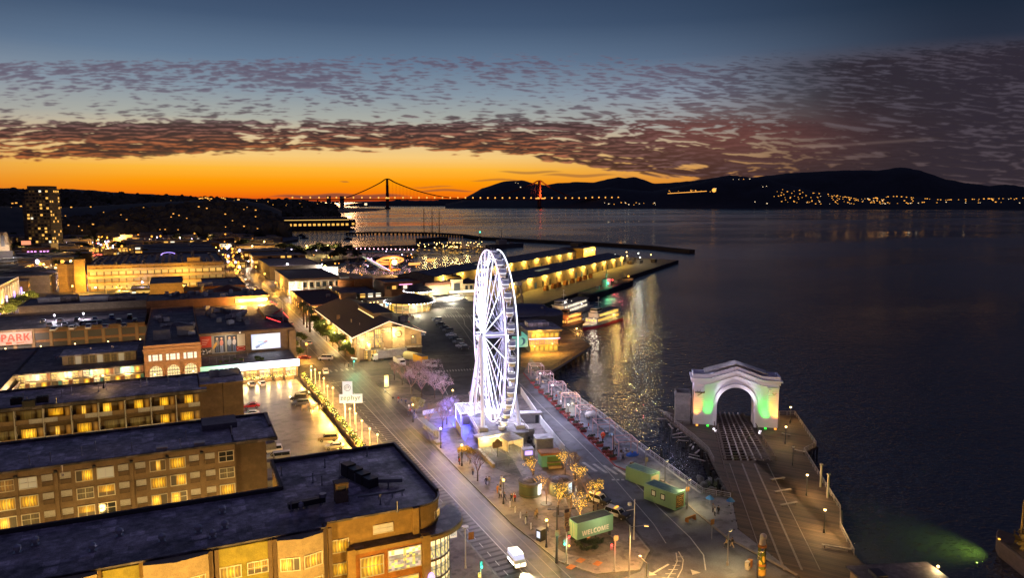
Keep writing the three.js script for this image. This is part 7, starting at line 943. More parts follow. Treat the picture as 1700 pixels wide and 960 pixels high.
{
  const t = house('orange_wall_block', 'block with a long bare orange wall and a glowing sign at its street end', 'building', -12, 36.5, -336, -360, 16.4, rough(0.42, 0.2, 0.08, 8), M.tarDark, { parapet: 0.4 }); for (let i = 0; i < 16; i++) part(t, 'roof_unit', acGeo, pick([M.white, M.grayPaint, M.grayWall]), rr(-22, 22), 16.46, rr(-10, 10), rr(0, 3));
  const s = T('orange_glowing_sign', 'long glowing orange sign at the street end of the orange wall', 'sign', [29, 14, -335.6]); part(s, 'lit_panel', box(13, 2.0, 0.3), glow(1, 0.45, 0.08, 2.2)); part(s, 'lettering', MG([box(7, 0.7, 0.1, -1.5, 0.65, 0.2)]), glow(1, 0.85, 0.6, 3)); part(s, 'lamp_globe', ball(0.7, 6.2, 1.2, 0.6, 8), M.warm); lampLight(s, 1, 0.5, 0.12, 700, 4, 1, 3.5, 16); lampLight(s, 1, 0.5, 0.12, 300, -4, 1, 3.5, 16);
  const d = house('yellow_wall_block', 'block with a large blank ochre wall beyond the orange one', 'building', -13.5, 3, -440, -480, 13, M.ochre, M.tarDark, { parapet: 0.4 }); part(d, 'lean_to', box(9, 8, 20, 13, 0, 4), M.orange); part(d, 'roof_shed', box(8, 2, 8, 20, 9, 0), M.white);
  for (let i = 0; i < 7; i++) { const q = [-50 + i * 13.5, 0, -398 - (i % 2) * 26 - i * 3]; if (i > 3) shopBlock('yard_block', ['cream', 'tan', 'ochre', 'brown', 'grey', 'dark', 'orange'][i] + ' low block with lit windows in the yard behind the orange wall', q[0], q[0] + 11, q[2], q[2] - 13, 6 + (i * 5) % 5, [...FIL, M.orange][i], 3, 0.8); globe([q[0] + 5, 0, q[2] + 5], 6, 0.235, [1, 0.55, 0.12], 700, 'warm lamp in the yards behind the orange wall', { group: 'lamps in the yards' }); }
  const e = house('hip_roof_block', 'low block with hipped dark red roof beside the tram street', 'building', 14, 36, -400, -440, 9, M.tan, M.tileRed, { parapet: 0 }); part(e, 'roof_hip', new THREE.ConeGeometry(17, 4.5, 4, 1).rotateY(Math.PI / 4).translate(0, 11.2, 0), M.tileRed); part(e, 'neon_line', MG([box(23, 0.2, 0.2, 0, 9.2, 20.2), box(0.2, 0.2, 40, 11.2, 9.2, 0)]), M.gold);
  const g2 = T('red_neon_gable', 'small gable traced with red neon by the tram street', 'roof sign', [38.5, 8, -352]); part(g2, 'neon_line', MG([bar([-5, 1, 8], [0, 4, 0], 0.2), bar([0, 4, 0], [4, 1, -8], 0.2)]), M.red); part(g2, 'lit_panel', box(4, 1.4, 0.3, 0, -0.5, 4), M.cityWhite); part(g2, 'post', box(0.4, 8, 0.4, 0, -8, 3), M.brown); lampLight(g2, 1, 0.2, 0.1, 160, 2, 0, 5, 10);
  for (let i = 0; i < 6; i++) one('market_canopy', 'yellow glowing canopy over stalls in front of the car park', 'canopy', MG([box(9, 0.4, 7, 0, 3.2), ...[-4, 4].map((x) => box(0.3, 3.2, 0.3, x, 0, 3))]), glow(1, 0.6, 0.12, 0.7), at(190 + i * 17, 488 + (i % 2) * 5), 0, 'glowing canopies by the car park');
}
{ // yellow multi storey car park
  const t = house('yellow_car_park', 'wide yellow lit multi storey car park with rows of cars on its dark roof', 'building', -52, 30, -540, -640, 16, M.ochre, M.tarDark, { parapet: 0.9, trim: M.brown });
  for (let r = 0; r < 3; r++) { part(t, 'lit_deck', box(80, 2.0, 0.3, 0, 1.2 + r * 4.6, 50.1), [M.shopWarm, glow(1, 0.72, 0.3, 0.45, tRoom), M.shopWarm][r]); part(t, 'spandrel', box(82, 1.8, 0.8, 0, 3.3 + r * 4.6, 50.3), M.cream); }
  for (let i = 0; i < 20; i++) part(t, 'pillar', box(0.8, 15, 0.5, -40 + i * 4.2, 0, 50.4), M.brown);
  part(t, 'stair_tower', box(6, 21, 6, -45, 0, 50), M.ochre); part(t, 'stair_tower', box(9, 18, 8, -53, 0, 44), M.ochre); part(t, 'roof_block', box(8, 4, 6, 22, 16, 46), M.ochre);
  part(t, 'lettering', letters('PARK', 2.2, 0.2), M.cream, 24, 13, 50.9); part(t, 'blue_arch_light', new THREE.TorusGeometry(5, 0.45, 6, 20, Math.PI).scale(1, 0.4, 1).translate(6, 16.5, -36), M.purple); lampLight(t, 1, 0.52, 0.07, 560, -20, 9, 62, 20); lampLight(t, 1, 0.52, 0.07, 620, 15, 9, 62, 20); lampLight(t, 1, 0.52, 0.07, 560, -42, 9, 60, 20);
  const src = T('roof_car', 'tiny dark car in the rows on the roof of the yellow car park', 'car', [-48, 16.1, -548], 0, 'cars on the yellow car park roof'); part(src, 'body', MG([box(1.9, 0.9, 4.5, 0, 0.3), box(1.6, 0.6, 2.4, 0, 1.2)]), PAINT['dark grey']); part(src, 'windscreen', box(1.62, 0.5, 2.0, 0, 1.24), M.carGlass);
  for (let r = 0; r < 5; r++) for (let i = 0; i < 19; i++) if (rnd() < 0.8 && (r || i)) dup(src, [-48 + i * 4 + rr(-0.3, 0.3), 16.1, -548 - r * 17], rnd() < 0.5 ? 0 : Math.PI);
}
{ // left street frontage
  const t = house('white_bay_block', 'long pale block with bay windows along the left street', 'building', -134, -81, -400, -490, 15, M.cream, M.tarDark, { parapet: 0.8, trim: M.white }); for (let i = 0; i < 13; i++) for (let r = 0; r < 4; r++) { const k = hash(i, r + 40); farWin(t, 1, 41 - i * 6.8, 1.2 + r * 3.6, 3, 2, k < 0.35 ? M.city : k < 0.5 ? M.winDim : M.glass); if (r === 0) part(t, 'bay', box(0.9, 14, 3.4, 26.9, 0, -41 + i * 6.8 + 3.4), M.white); }
  lampLight(t, 1, 0.55, 0.14, 700, 36, 8, 30, 16); lampLight(t, 1, 0.6, 0.2, 600, 36, 8, -20, 16); part(t, 'roof_lamp', ball(0.8, -8, 19, 20, 8), M.whiteBulb); part(t, 'roof_mast', cyl(0.15, 0.1, 4, -8, 15, 20), M.steel); lampLight(t, 0.85, 0.85, 1, 600, -8, 19, 20, 16);
  for (let i = 0; i < 5; i++) { const n = T('vertical_light_sign', 'violet vertical light sign on the pale block along the left street', 'sign', [-79.4, 2, -405 - i * 20], 0, 'violet light signs on the pale block'); part(n, 'lit_tube', box(0.6, 8, 0.6), M.purple); part(n, 'bracket', box(1.2, 0.3, 0.3, -0.7, 4), M.dark); }
  for (let i = 0; i < 6; i++) tree('leafy', [-77 + (i % 2) * 2, KERB, -425 - i * 11], 8, i, 'leafy street tree in front of the pale block on the left street', { v: i % 2, group: 'trees on the left street' });
}
// low lit houses and shops of the farther blocks
{ // right side of the tram street beyond the restaurant
  const g = house('white_gallery_block', 'white two storey block with galleries of square openings right of the far tram street', 'building', 61, 92, -455, -520, 11, M.cream, M.shingle, { parapet: 0.3 }); for (let r = 0; r < 2; r++) { part(g, 'gallery_slab', box(32, 0.4, 2.4, 0, 4.6 + r * 5, 33.5), M.white); for (let i = 0; i < 9; i++) { part(g, 'post', box(0.5, 4.6, 0.5, -15.5 + i * 3.9, r * 5, 34.4), M.white); if (i < 8) farWin(g, 0, -13.6 + i * 3.9, 0.8 + r * 5, 2.2, 3, i < 2 ? M.shopWarm : M.glass); } } part(g, 'awning', box(24, 1.6, 4, 24, 2.6, 34), M.brickWall); for (let i = 0; i < 8; i++) farWin(g, 2, -29 + i * 8, 1, 4, 3, i % 2 ? M.city : M.glass);
  lampLight(g, 1, 0.8, 0.5, 500, -12, 6, 40, 14); lampLight(g, 1, 0.75, 0.45, 300, 8, 6, 40, 14);
  for (const [px, i] of [[508, 0], [540, 1]]) { const q = at(px, 462), b = T('floodlit_shed', i ? 'right of the two white floodlit sheds behind the gallery block' : 'left of the two white floodlit sheds behind the gallery block', 'shed', q); part(b, 'wall', box(20, 8, 12, 0, 0, -6), M.white); part(b, 'roof', box(21, 0.3, 13, 0, 8, -6), M.tarDark); part(b, 'door', box(5, 3, 0.1, 0, 0, 0.06), M.grayPaint); part(b, 'floodlight', ball(0.9, 0, 9, 1.2, 8), M.warm); lampLight(b, 1, 0.85, 0.65, 1500, 0, 9, 4, 16); }
  const d = house('dark_hall', 'large dark flat roofed hall behind the gallery block', 'building', 62, 100, -560, -640, 10, M.darkWall, M.tarDark, { parapet: 0.5 }); part(d, 'lamp_globe', ball(0.8, -6, 11.5, 38, 8), M.whiteBulb); part(d, 'lamp_post', cyl(0.15, 0.1, 1.5, -6, 10, 38), M.steel); lampLight(d, 0.9, 0.8, 1, 300, -6, 12, 38, 14);
  shopBlock('shop_row', 'row of low shops with warm windows along the far tram street, gabled end', 59, 80, -365, -430, 6.5, M.brickWall, 5, 0.6, { side: 2, roof: M.tileRed }); shopBlock('shop_row', 'brown shop row behind the palms by the far tram street', 82, 104, -400, -450, 6, M.brown, 5, 0.5, { side: 2 });
  for (let i = 0; i < 6; i++) shopBlock('waterfront_shop', ['first', 'second', 'third', 'fourth', 'fifth', 'sixth'][i] + ' low shop block beyond the dark hall on the right of the far tram street', 60 + (i % 2) * 4, 98 + rr(0, 14), -660 - i * 46, -695 - i * 46, rr(6, 11), pick(FIL), 8, 0.55, { side: 2, group: 'shop blocks right of the far tram street' });
  for (let i = 0; i < 9; i++) shopBlock('street_block', ['first', 'second', 'third', 'fourth', 'fifth', 'sixth', 'seventh', 'eighth', 'ninth'][i] + ' low block beyond the yellow car park on the left of the far tram street', -10 - rr(0, 30), 36, -660 - i * 36, -690 - i * 36, rr(7, 12), pick(FIL), 10, 0.5, { side: 1, group: 'shop blocks left of the far tram street' });
  shopBlock('court_block', 'brown block with a lit front between ochre wall and yellow car park', -26, 6, -500, -520, 4, M.brown, 9, 0.8); shopBlock('court_block', 'orange fronted block at the corner of the far tram street', 14, 36, -450, -500, 9, M.orange, 6, 0.7, { side: 1 });
  shopBlock('dark_row', 'low cream block with a flat roof at the corner of the lit left street', -57, -42, -428, -450, 5, M.cream, 4, 0.6);
}
{ // orange lit block, restaurants, round pavilions
  const a = at(612, 492), o = T('orange_lit_block', 'block with a tall curved wall lit strongly orange behind the gabled restaurant', 'building', a); part(o, 'wall', box(11, 11, 14, -3, 0, -6), M.orange); part(o, 'curved_wall', cyl(7, 7, 10.4, -10, 0, -7, 18), M.orange); part(o, 'roof', box(11.4, 0.3, 14.4, -3, 11, -6), M.tarDark); lampLight(o, 1, 0.5, 0.1, 900, -5, 3, 7, 14); part(o, 'flood_lamp', ball(0.4, -5, 1, 6, 8), M.amber);
  const r = house('brick_restaurant', 'long brick restaurant with a roof terrace and red tiled band', 'building', 112, 134, -425, -448, 9, M.brickWall, M.tarDark, { parapet: 1, trim: M.brickWall }); for (let i = 0; i < 6; i++) farWin(r, 0, -8.5 + i * 3.4, 5.6, 2.4, 2, i === 3 ? M.cityWhite : i % 2 ? M.city : M.glass); part(r, 'terrace_light', box(8, 0.3, 0.3, 2, 8, 11.8), M.pinkLamp);
  const w = house('cream_restaurant', 'cream waterfront restaurant with a tiled roof, arched gable and hipped corner', 'building', 134, 170, -418, -440, 7.5, M.cream, M.tileRed, { parapet: 0 }); part(w, 'tiled_roof', beam([-17, 8.4, 9], [4, 8.4, 9], 4, 1.6), M.tileRed); part(w, 'gable', box(8, 10.5, 6, 3, 0, 8.6), M.cream); part(w, 'gable_window', box(4, 5, 0.2, 3, 3.4, 11.7), M.glass); part(w, 'corner_roof', new THREE.ConeGeometry(8, 3, 4, 1).rotateY(Math.PI / 4).translate(12.5, 9, 5), M.shingle); for (let i = 0; i < 3; i++) part(w, 'window', box(1.6, 2.4, 0.2, 9.5 + i * 3, 4, 11.1), M.glass); part(w, 'glowing_canopy', box(16, 1.2, 3, 6, 2.4, 12.5), glow(1, 0.9, 0.65, 1.5)); lampLight(w, 1, 0.82, 0.5, 500, 0, 5, 20, 14);
  for (const [px, py, rad, h, l] of [[692, 521, 12.5, 5.2, 'large round pavilion with dark conical roof and white string lights'], [702, 499, 8, 5, 'small round pavilion with dark roof behind the large round one']]) { const q = at(px, py), p = T('round_pavilion', l, 'pavilion', [q.x, 0, q.z - rad]); part(p, 'wall', cyl(rad - 1.5, rad - 1.5, h, 0, 0, 0, 26), M.shopWarm); part(p, 'roof', MG([cyl(rad + 1, rad * 0.3, 3.6, 0, h, 0, 28), cyl(rad * 0.3, 0.2, 0.8, 0, h + 3.6, 0, 16)]), M.shingle); part(p, 'roof_rim_lights', bulbsGeo(Array.from({ length: 40 }, (_, i) => new THREE.Vector3((rad + 1) * Math.cos(i * 0.157), h - 0.1, (rad + 1) * Math.sin(i * 0.157))), 60, 0.28, 0.1), M.whiteBulb); for (let i = 0; i < 20; i++) part(p, 'column', box(0.4, h, 0.4, (rad - 1.2) * Math.cos(i * 0.314), 0, (rad - 1.2) * Math.sin(i * 0.314)), M.cream); lampLight(p, 1, 0.85, 0.55, 260, 0, 3.5, rad + 4, 14); lampLight(p, 1, 0.85, 0.55, 160, rad + 3, 3.5, 3, 14); }
  const bl = T('blue_dish_sign', 'small blue glowing sphere sign left of the large round pavilion', 'sign', at(645, 516)); part(bl, 'lit_globe', ball(1.5, 0, 4, 0, 10), glow(0.1, 0.5, 1, 1.2)); part(bl, 'post', cyl(0.15, 0.12, 2.6), M.steel);
  shopBlock('stall_row', 'row of brightly lit food stalls left of the round pavilions', 92, 128, -385, -396, 4.5, M.cream, 12, 0.9); const sw = T('stall_awning', 'pale rippled awning over the food stalls beyond the gabled restaurant', 'awning', [110, 4.6, -384]); part(sw, 'awning', beam([-18, 0, 0], [18, 0, 0], 3, 0.25), M.grayWall); part(sw, 'string_lights', bulbsGeo(Array.from({ length: 18 }, (_, i) => new THREE.Vector3(-17 + i * 2, -0.3, 1.6)), 30, 0.25, 0.2), M.warm); lampLight(sw, 1, 0.85, 0.6, 260, -8, -0.5, 6, 14); lampLight(sw, 1, 0.85, 0.6, 260, 8, -0.5, 6, 14);
  const wr = T('white_kiosk_row', 'white brightly lit low kiosk at the corner of the cream restaurant', 'kiosk', at(748, 501)); part(wr, 'wall', box(18, 3.2, 6, 0, 0, -3), M.white); part(wr, 'lit_front', box(17, 1.6, 0.2, 0, 0.9, 0.1), M.cityWhite); part(wr, 'roof', box(19, 0.25, 7.4, 0, 3.2, -2.6), M.shingle); lampLight(wr, 1, 0.9, 0.7, 150, 0, 2.6, 4, 12);
  const ri = T('neon_ride', 'round fairground ride outlined in orange neon with a white hot centre', 'fairground ride', at(648, 449)); part(ri, 'neon_ring', MG([new THREE.TorusGeometry(11, 0.8, 8, 36).rotateX(1.25).translate(0, 8, 0), new THREE.TorusGeometry(8.4, 0.7, 8, 30).rotateX(1.25).translate(0, 9.4, 0)]), glow(1, 0.28, 0.05, 2.2)); part(ri, 'lit_centre', ball(2.4, 3, 7, 3, 10), M.warm); part(ri, 'tower', MG([cyl(1.2, 0.8, 12), cyl(9, 9, 0.8, 0, 0, 0, 20)]), M.orange); part(ri, 'lit_sign', MG([box(10, 2, 0.5, 20, 4, 4), box(7, 2.4, 0.5, 36, 6, 0)]), glow(1, 0.35, 0.08, 1.8)); part(ri, 'slide', beam([-22, 12, -4], [-6, 1, 6], 2.4, 0.6), glow(0.8, 0.9, 0.6, 0.5)); part(ri, 'slide_lights', beam([-19, 11, -1], [-3, 0.8, 9], 1.0, 0.5), M.pinkLamp); lampLight(ri, 1, 0.45, 0.12, 1600, 0, 9, 14, 30);
  for (let i = 0; i < 7; i++) shopBlock('basin_house', 'small dark house on the quay by the fishing basin', 118 + i * 8 + rr(-2, 2), 124 + i * 8 + rr(0, 3), -455 - rr(0, 16), -470 - rr(0, 12), rr(5, 10), pick([M.darkWall, M.brown, M.tan]), 2, 0.5, { roof: M.shingle, group: 'quay houses by the basin' });
}
// cars and trucks on the car park behind the wheel
{
  const cols = ['silver', 'black', 'black', 'dark grey', 'white', 'black', 'dark grey', 'silver', 'black']; [[726, 533], [731, 540], [738, 546], [744, 551], [749, 558], [755, 564], [761, 570], [766, 576], [771, 580]].forEach(([px, py], i) => car(i % 3 ? 'sedan' : 'suv', cols[i], at(px, py), 1.5, 'car in the slanting row on the dark car park behind the wheel', { group: 'car row behind the wheel' }));
  car('sedan', 'white', at(697, 558), 1.35, 'white car standing alone on the dark car park'); car('sedan', 'silver', at(678, 545), 1.4, 'silver car beside the gabled restaurant, farther back'); car('sedan', 'red', at(672, 537), 1.4, 'red lit car beside the gabled restaurant', { lit: 1 }); car('suv', 'black', at(671, 528), 1.3, 'black car in the shade before the round pavilion');
  [[762, 494], [770, 500], [764, 488], [768, 484]].forEach(([px, py]) => car('sedan', pick(['black', 'dark grey']), at(px, py), 1.2, 'dark car parked right of the cream restaurant', { group: 'dark cars by the cream restaurant' }));
  const truck = (px, py, ry, name, label, paint, L, Hh, cabP, o = {}) => { const t = T(name, label, 'truck', at(px, py), ry); part(t, 'box_body', box(2.4, Hh, L, 0, 0.9, L * 0.12), paint); part(t, 'roof', box(2.3, 0.06, L - 0.1, 0, Hh + 0.9, L * 0.12), o.roof ?? M.grayWall); part(t, 'cab', ext([[-1, 0.5], [-1, 1.3], [-0.5, 2.4], [0.9, 2.5], [0.9, 0.5]], 2.2, 0.1), cabP, 0, 0, -L / 2 + L * 0.12 - 0.9); part(t, 'windscreen', box(1.8, 0.8, 0.1, 0, 1.5, -L / 2 + L * 0.12 - 1.72), M.carGlass); part(t, 'chassis', box(1.2, 0.4, L + 1.6, 0, 0.45), M.dark); for (const x of [-1, 1]) { for (const z of [-L / 2 - 0.2, L * 0.4]) part(t, 'wheel', wheelGeo, M.tyre, x, 0.42, z); part(t, 'headlight', box(0.4, 0.2, 0.06, x * 0.7, 0.8, -L / 2 + L * 0.12 - 1.95), M.alum); } return t; };
  truck(700, 607, Math.PI + 0.2, 'box_truck', 'yellow box truck parked on the car park beside the grove', mat(0.62, 0.34, 0.02), 6.5, 2.8, PAINT.white, {}); truck(716, 609, Math.PI + 0.05, 'pickup_truck', 'grey truck with a low bed right of the yellow truck', PAINT.silver, 3.4, 1.0, PAINT.silver); truck(663, 606, Math.PI + 0.1, 'box_truck', 'white truck parked behind the twiggy grove', PAINT.white, 4.5, 1.8, PAINT.white); truck(645, 597, Math.PI / 2 + 0.05, 'box_truck', 'long pale trailer truck parked side-on in front of the gabled restaurant', M.white, 11, 2.9, PAINT.white);
  const tk = T('tank_trailer', 'pale yellow tank trailer between the white truck and the yellow truck', 'trailer', at(684, 600), 0.5); part(tk, 'tank', new THREE.CapsuleGeometry(1.5, 5, 6, 14).rotateX(Math.PI / 2).translate(0, 2, 0), mat(0.5, 0.46, 0.25)); part(tk, 'chassis', box(1.4, 0.3, 7, 0, 0.5), M.dark); for (const x of [-0.8, 0.8]) part(tk, 'wheel', wheelGeo, M.tyre, x, 0.4, 2);
  const ts = T('tram', 'pale blurred car crossing the tram tracks at the junction', 'car', at(541, 598), Math.PI / 2 - 0.5); part(ts, 'body', CARS.van.gBody, PAINT.white); part(ts, 'cabin_glass', CARS.van.gRoof, M.carGlass); part(ts, 'roof', CARS.van.gTop, PAINT.white); for (const x of [-0.82, 0.82]) for (const z of [-1.6, 1.6]) part(ts, 'wheel', wheelGeo, M.tyre, x, 0.34, z);
  car('suv', 'white', at(541, 620), -0.1, 'white car waiting at the near side of the far junction', { lit: 1 }); car('sedan', 'maroon', at(505, 597), 1.2, 'dark red car turning at the far junction', { lit: 1 });
  for (let i = 0; i < 16; i++) car('sedan', pick(['black', 'silver', 'white']), [i % 2 ? 44.2 : 47.6, Y1, -300 - i * 26 - rr(0, 8)], i % 2 ? Math.PI : 0, 'car with lamps on down the far tram street', { lit: 1, group: 'cars down the far tram street' });
  const lp = T('lit_pillar_sign', 'glowing yellow upright sign panel among the bare trees by the tram street', 'sign', at(642, 645).setY(KERB)); part(lp, 'lit_panel', box(1.3, 3.6, 0.4, 0, 0.4), glow(1, 0.75, 0.2, 1.5)); part(lp, 'base', box(1.5, 0.4, 0.6), M.dark); lampLight(lp, 1, 0.7, 0.25, 40, 0, 2, 1.4, 10);
  const wp = T('white_panel_stand', 'small white panel stand beside the yellow truck', 'sign', at(680, 626)); part(wp, 'panel', box(1.8, 2.2, 0.15, 0, 0.5), M.white); part(wp, 'foot', box(1.4, 0.1, 0.8), M.dark);
}
// crab house on its platform
{
  const pts = [at(864, 608), at(905, 622), at(982, 574), at(932, 543), at(866, 530)], t = T('wharf_platform', 'wooden wharf platform on piles carrying the yellow lit restaurant', 'platform'); part(t, 'deck', slab(pts, -0.6, 0.05), stain(0.3, 0.17, 0.08, 8)); part(t, 'edge_beam', MG([beam(pts[1].clone().setY(-0.4).toArray(), pts[2].clone().setY(-0.4).toArray(), 0.5, 0.8), beam(pts[2].clone().setY(-0.4).toArray(), pts[3].clone().setY(-0.4).toArray(), 0.5, 0.8)]), M.timberPale);
  for (let i = 0; i <= 9; i++) { const q = pts[1].clone().lerp(pts[2], i / 9); part(t, 'pile', cyl(0.35, 0.32, 4, q.x - 0.8, -4.2, q.z, 8), M.pile); const r = pts[2].clone().lerp(pts[3], i / 9); part(t, 'pile', cyl(0.35, 0.32, 4, r.x - 0.8, -4.2, r.z, 8), M.pile); }
  railing('wharf_railing', 'dark railing along the water edges of the wharf platform', [pts[1], pts[2], pts[3]].map((p) => [p.x - 0.5, p.z]), 0.05, M.timber, 3, 1.1, 1);
  const a = at(880, 586), b = at(926, 584), ry = Math.atan2(-(b.z - a.z), b.x - a.x), w = a.distanceTo(b), h = T('crab_restaurant', 'three level restaurant with rounded glowing yellow windows on the wharf', 'building', a.clone().lerp(b, 0.5).setY(0.05), ry), D = 16;
  for (const [y0, y1, g, m, k] of [[0, 3, 0, M.cream, 0], [3, 5.6, 0.5, M.tan, 1], [5.6, 8.6, 1.1, M.grayWall, 2]]) { part(h, 'storey', new THREE.ExtrudeGeometry(shapeOf([[-w / 2 - g, g], [w / 2 + g - 1, g], [w / 2 + g, g - 1], [w / 2 + g, -D], [-w / 2 - g, -D]]), { depth: y1 - y0, bevelEnabled: false }).rotateX(-Math.PI / 2).translate(0, y0, 0), m); for (let i = 0; i < 6; i++) { const f = part(h, 'window', frameGeo(w / 6 * 0.96, k === 0 ? 2.4 : 1.9, 0.1, 0.18, 1, 0), k === 1 ? mat(0.35, 0.1, 0.25) : M.yellow, -w / 2 + (i + 0.5) * w / 6, y0 + 0.35, g + 0.05); part(f, 'pane', paneGeo(w / 6 * 0.9, k === 0 ? 2.2 : 1.7), k === 1 ? glow(1, 0.5, 0.15, 0.7, tRoom) : glow(1, 0.68, 0.12, 1.7, tDrape), 0, 0.1, 0); } part(h, 'floor_band', box(w + 2 * g + 0.3, 0.35, 0.3, 0, y1 - 0.35, g + 0.1), k === 1 ? M.pinkLamp : M.yellow); }
  part(h, 'roof', box(w + 3.4, 0.4, D + 2, 0, 8.6, -D / 2 + 0.4), M.tar); part(h, 'roof_block', box(w * 0.75, 1.8, D * 0.4, -1, 9, -D * 0.5), M.tar); part(h, 'teal_panel', box(0.3, 4.0, 9, -w / 2 - 1.4, 2.8, -4), glow(0.12, 0.55, 0.42, 0.7)); part(h, 'teal_panel', box(6, 4.2, 0.3, -w / 2 - 4, 2.4, 0.2), glow(0.12, 0.55, 0.42, 0.8));
  const dol = new THREE.Shape(); dol.moveTo(-1.2, -1.3); dol.quadraticCurveTo(0.4, -0.6, 0.1, 1.0); dol.quadraticCurveTo(-0.2, 1.6, -1.0, 1.5); dol.quadraticCurveTo(0.2, 2.4, 1.0, 1.0); dol.quadraticCurveTo(1.5, -0.8, -1.2, -1.3); part(h, 'leaping_fish_emblem', new THREE.ExtrudeGeometry(dol, { depth: 0.08, bevelEnabled: false }), mat(0.02, 0.08, 0.22), -w / 2 - 3, 4.2, 0.4);
  for (const [x, y, z, I] of [[-3, 7.4, 3.4, 90], [3, 3.6, 4.4, 120], [-4, 2.6, 4.4, 120]]) lampLight(h, 1, 0.6, 0.1, I * 0.6, x, y, z, 12); part(h, 'wall_lamp', MG([ball(0.25, 3, 3.4, 1.2, 8), ball(0.25, -4, 2.6, 1.0, 8)]), M.warm);
  globe(at(928, 572), 4, 0.3, [1, 0.55, 0.15], 140, 'orange lamp on the wharf platform right of the restaurant', { s: 9 }); globe(at(957, 560), 3.4, 0.28, [1, 0.62, 0.25], 110, 'warm lamp on the far wharf edge', { s: 9 }); 
  const d = T('navy_domed_roof', 'dark navy building with rounded fabric roof behind the wharf restaurant', 'building', at(888, 545).setY(0), 0.3); part(d, 'wall', box(26, 6, 22, 0, 0, -6), mat(0.04, 0.05, 0.09)); part(d, 'roof', MG([new THREE.SphereGeometry(13, 18, 8, 0, 6.3, 0, 1.5).scale(1.05, 0.36, 0.9).translate(0, 6, -6), new THREE.SphereGeometry(7, 14, 6, 0, 6.3, 0, 1.5).scale(1, 0.4, 1).translate(7, 6, 2)]), mat(0.05, 0.06, 0.12));
  for (let i = 0; i < 8; i++) part(d, 'roof_vent', ball(0.7, rr(-9, 9), 9 + rr(-0.8, 0.8), rr(-12, 2), 7), M.grayPaint);
}
// ferries and ships
function ferry(name, label, a, b, W, hullM, topM, o = {}) {
  const L = a.distanceTo(b), t = T(name, label, 'ferry', [(a.x + b.x) / 2, -3, (a.z + b.z) / 2], Math.atan2(-(b.z - a.z), b.x - a.x)), hs = (k) => { const s = new THREE.Shape(); s.moveTo(-L / 2 * k, 0.05); s.quadraticCurveTo(-L * 0.36, W / 2 * k, -L * 0.15, W / 2 * k); s.lineTo(L / 2 * k, W / 2 * k); s.lineTo(L / 2 * k, -W / 2 * k); s.lineTo(-L * 0.15, -W / 2 * k); s.quadraticCurveTo(-L * 0.36, -W / 2 * k, -L / 2 * k, -0.05); return s; }, E = (s, d, y) => new THREE.ExtrudeGeometry(s, { depth: d, bevelEnabled: false }).rotateX(-Math.PI / 2).translate(0, y, 0);
  part(t, 'hull', E(hs(1), 1.7, -0.5), hullM); part(t, 'bulwark', E(hs(1.01), 0.8, 1.2), o.band ?? topM); part(t, 'main_deck', box(L * 0.72, 2.4, W * 0.82, L * 0.08, 2, 0), topM); part(t, 'upper_deck', box(L * 0.62, 2.3, W * 0.74, L * 0.1, 4.4, 0), topM); part(t, 'roof', box(L * 0.66, 0.2, W * 0.82, L * 0.1, 6.7, 0), o.roof ?? M.grayWall); part(t, 'wheelhouse', box(L * 0.14, 2.2, W * 0.5, -L * 0.14, 6.8, 0), topM); part(t, 'wheelhouse_window', box(L * 0.142, 0.8, W * 0.51, -L * 0.14, 7.8, 0), M.carGlass); part(t, 'mast', MG([cyl(0.14, 0.08, 5, -L * 0.08, 8.8), box(0.2, 0.2, 3, -L * 0.08, 11.4), ball(0.4, -L * 0.08, 13.8, 0, 6)]), M.white);
  for (const s of [-1, 1]) for (let i = 0; i < 9; i++) { part(t, 'window', box(L * 0.055, 1.1, 0.1, -L * 0.22 + i * L * 0.07, 2.8, s * W * 0.415), o.win ?? M.city); part(t, 'window', box(L * 0.05, 1.0, 0.1, -L * 0.16 + i * L * 0.062, 5.1, s * W * 0.375), o.win ?? M.city); } for (let i = 0; i < 4; i++) part(t, 'window', box(0.1, 1.0, W * 0.13, -L * 0.285, 2.9, -W * 0.3 + i * W * 0.2), o.win ?? M.city);
  for (const l of o.lights ?? []) { part(t, 'deck_lamp', ball(0.3, ...l.slice(0, 3), 8), l[4]); lampLight(t, ...l[5], l[3], ...l.slice(0, 3), 12); } return t;
}
ferry('red_ferry', 'red and white ferry with glowing yellow decks moored off the wharf', at(968, 548, -3), at(1024, 530, -3), 7.5, mat(0.4, 0.02, 0.04), M.white, { band: M.white, win: glow(1, 0.55, 0.1, 1.3), lights: [[9, 4, 5, 30, M.amber, [1, 0.6, 0.15]], [2, 5, 6, 20, M.warm, [1, 0.65, 0.2]], [-14, 5, 3, 40, M.cityWhite, [1, 0.8, 0.6]]] });
ferry('white_ferry', 'large white ferry lying behind the wharf with tall white mast', at(905, 536, -3), at(972, 512, -3), 9, M.white, M.white, { win: M.cityWhite, lights: [[-8, 9, 6, 26, M.cityWhite, [1, 0.9, 0.8]], [4, 6, 7, 26, M.whiteBulb, [1, 0.85, 0.7]], [-18, 4, 3, 90, M.warm, [1, 0.6, 0.25]]] });
ferry('small_ferry', 'smaller pale boat with orange lamps between the wharf and the white ferry', at(925, 548, -3), at(962, 538, -3), 6, M.darkWall, M.brickWall, { win: M.city, lights: [[2, 6, 4, 60, M.amber, [1, 0.5, 0.12]], [-6, 5, 3, 40, M.amber, [1, 0.45, 0.15]]] });
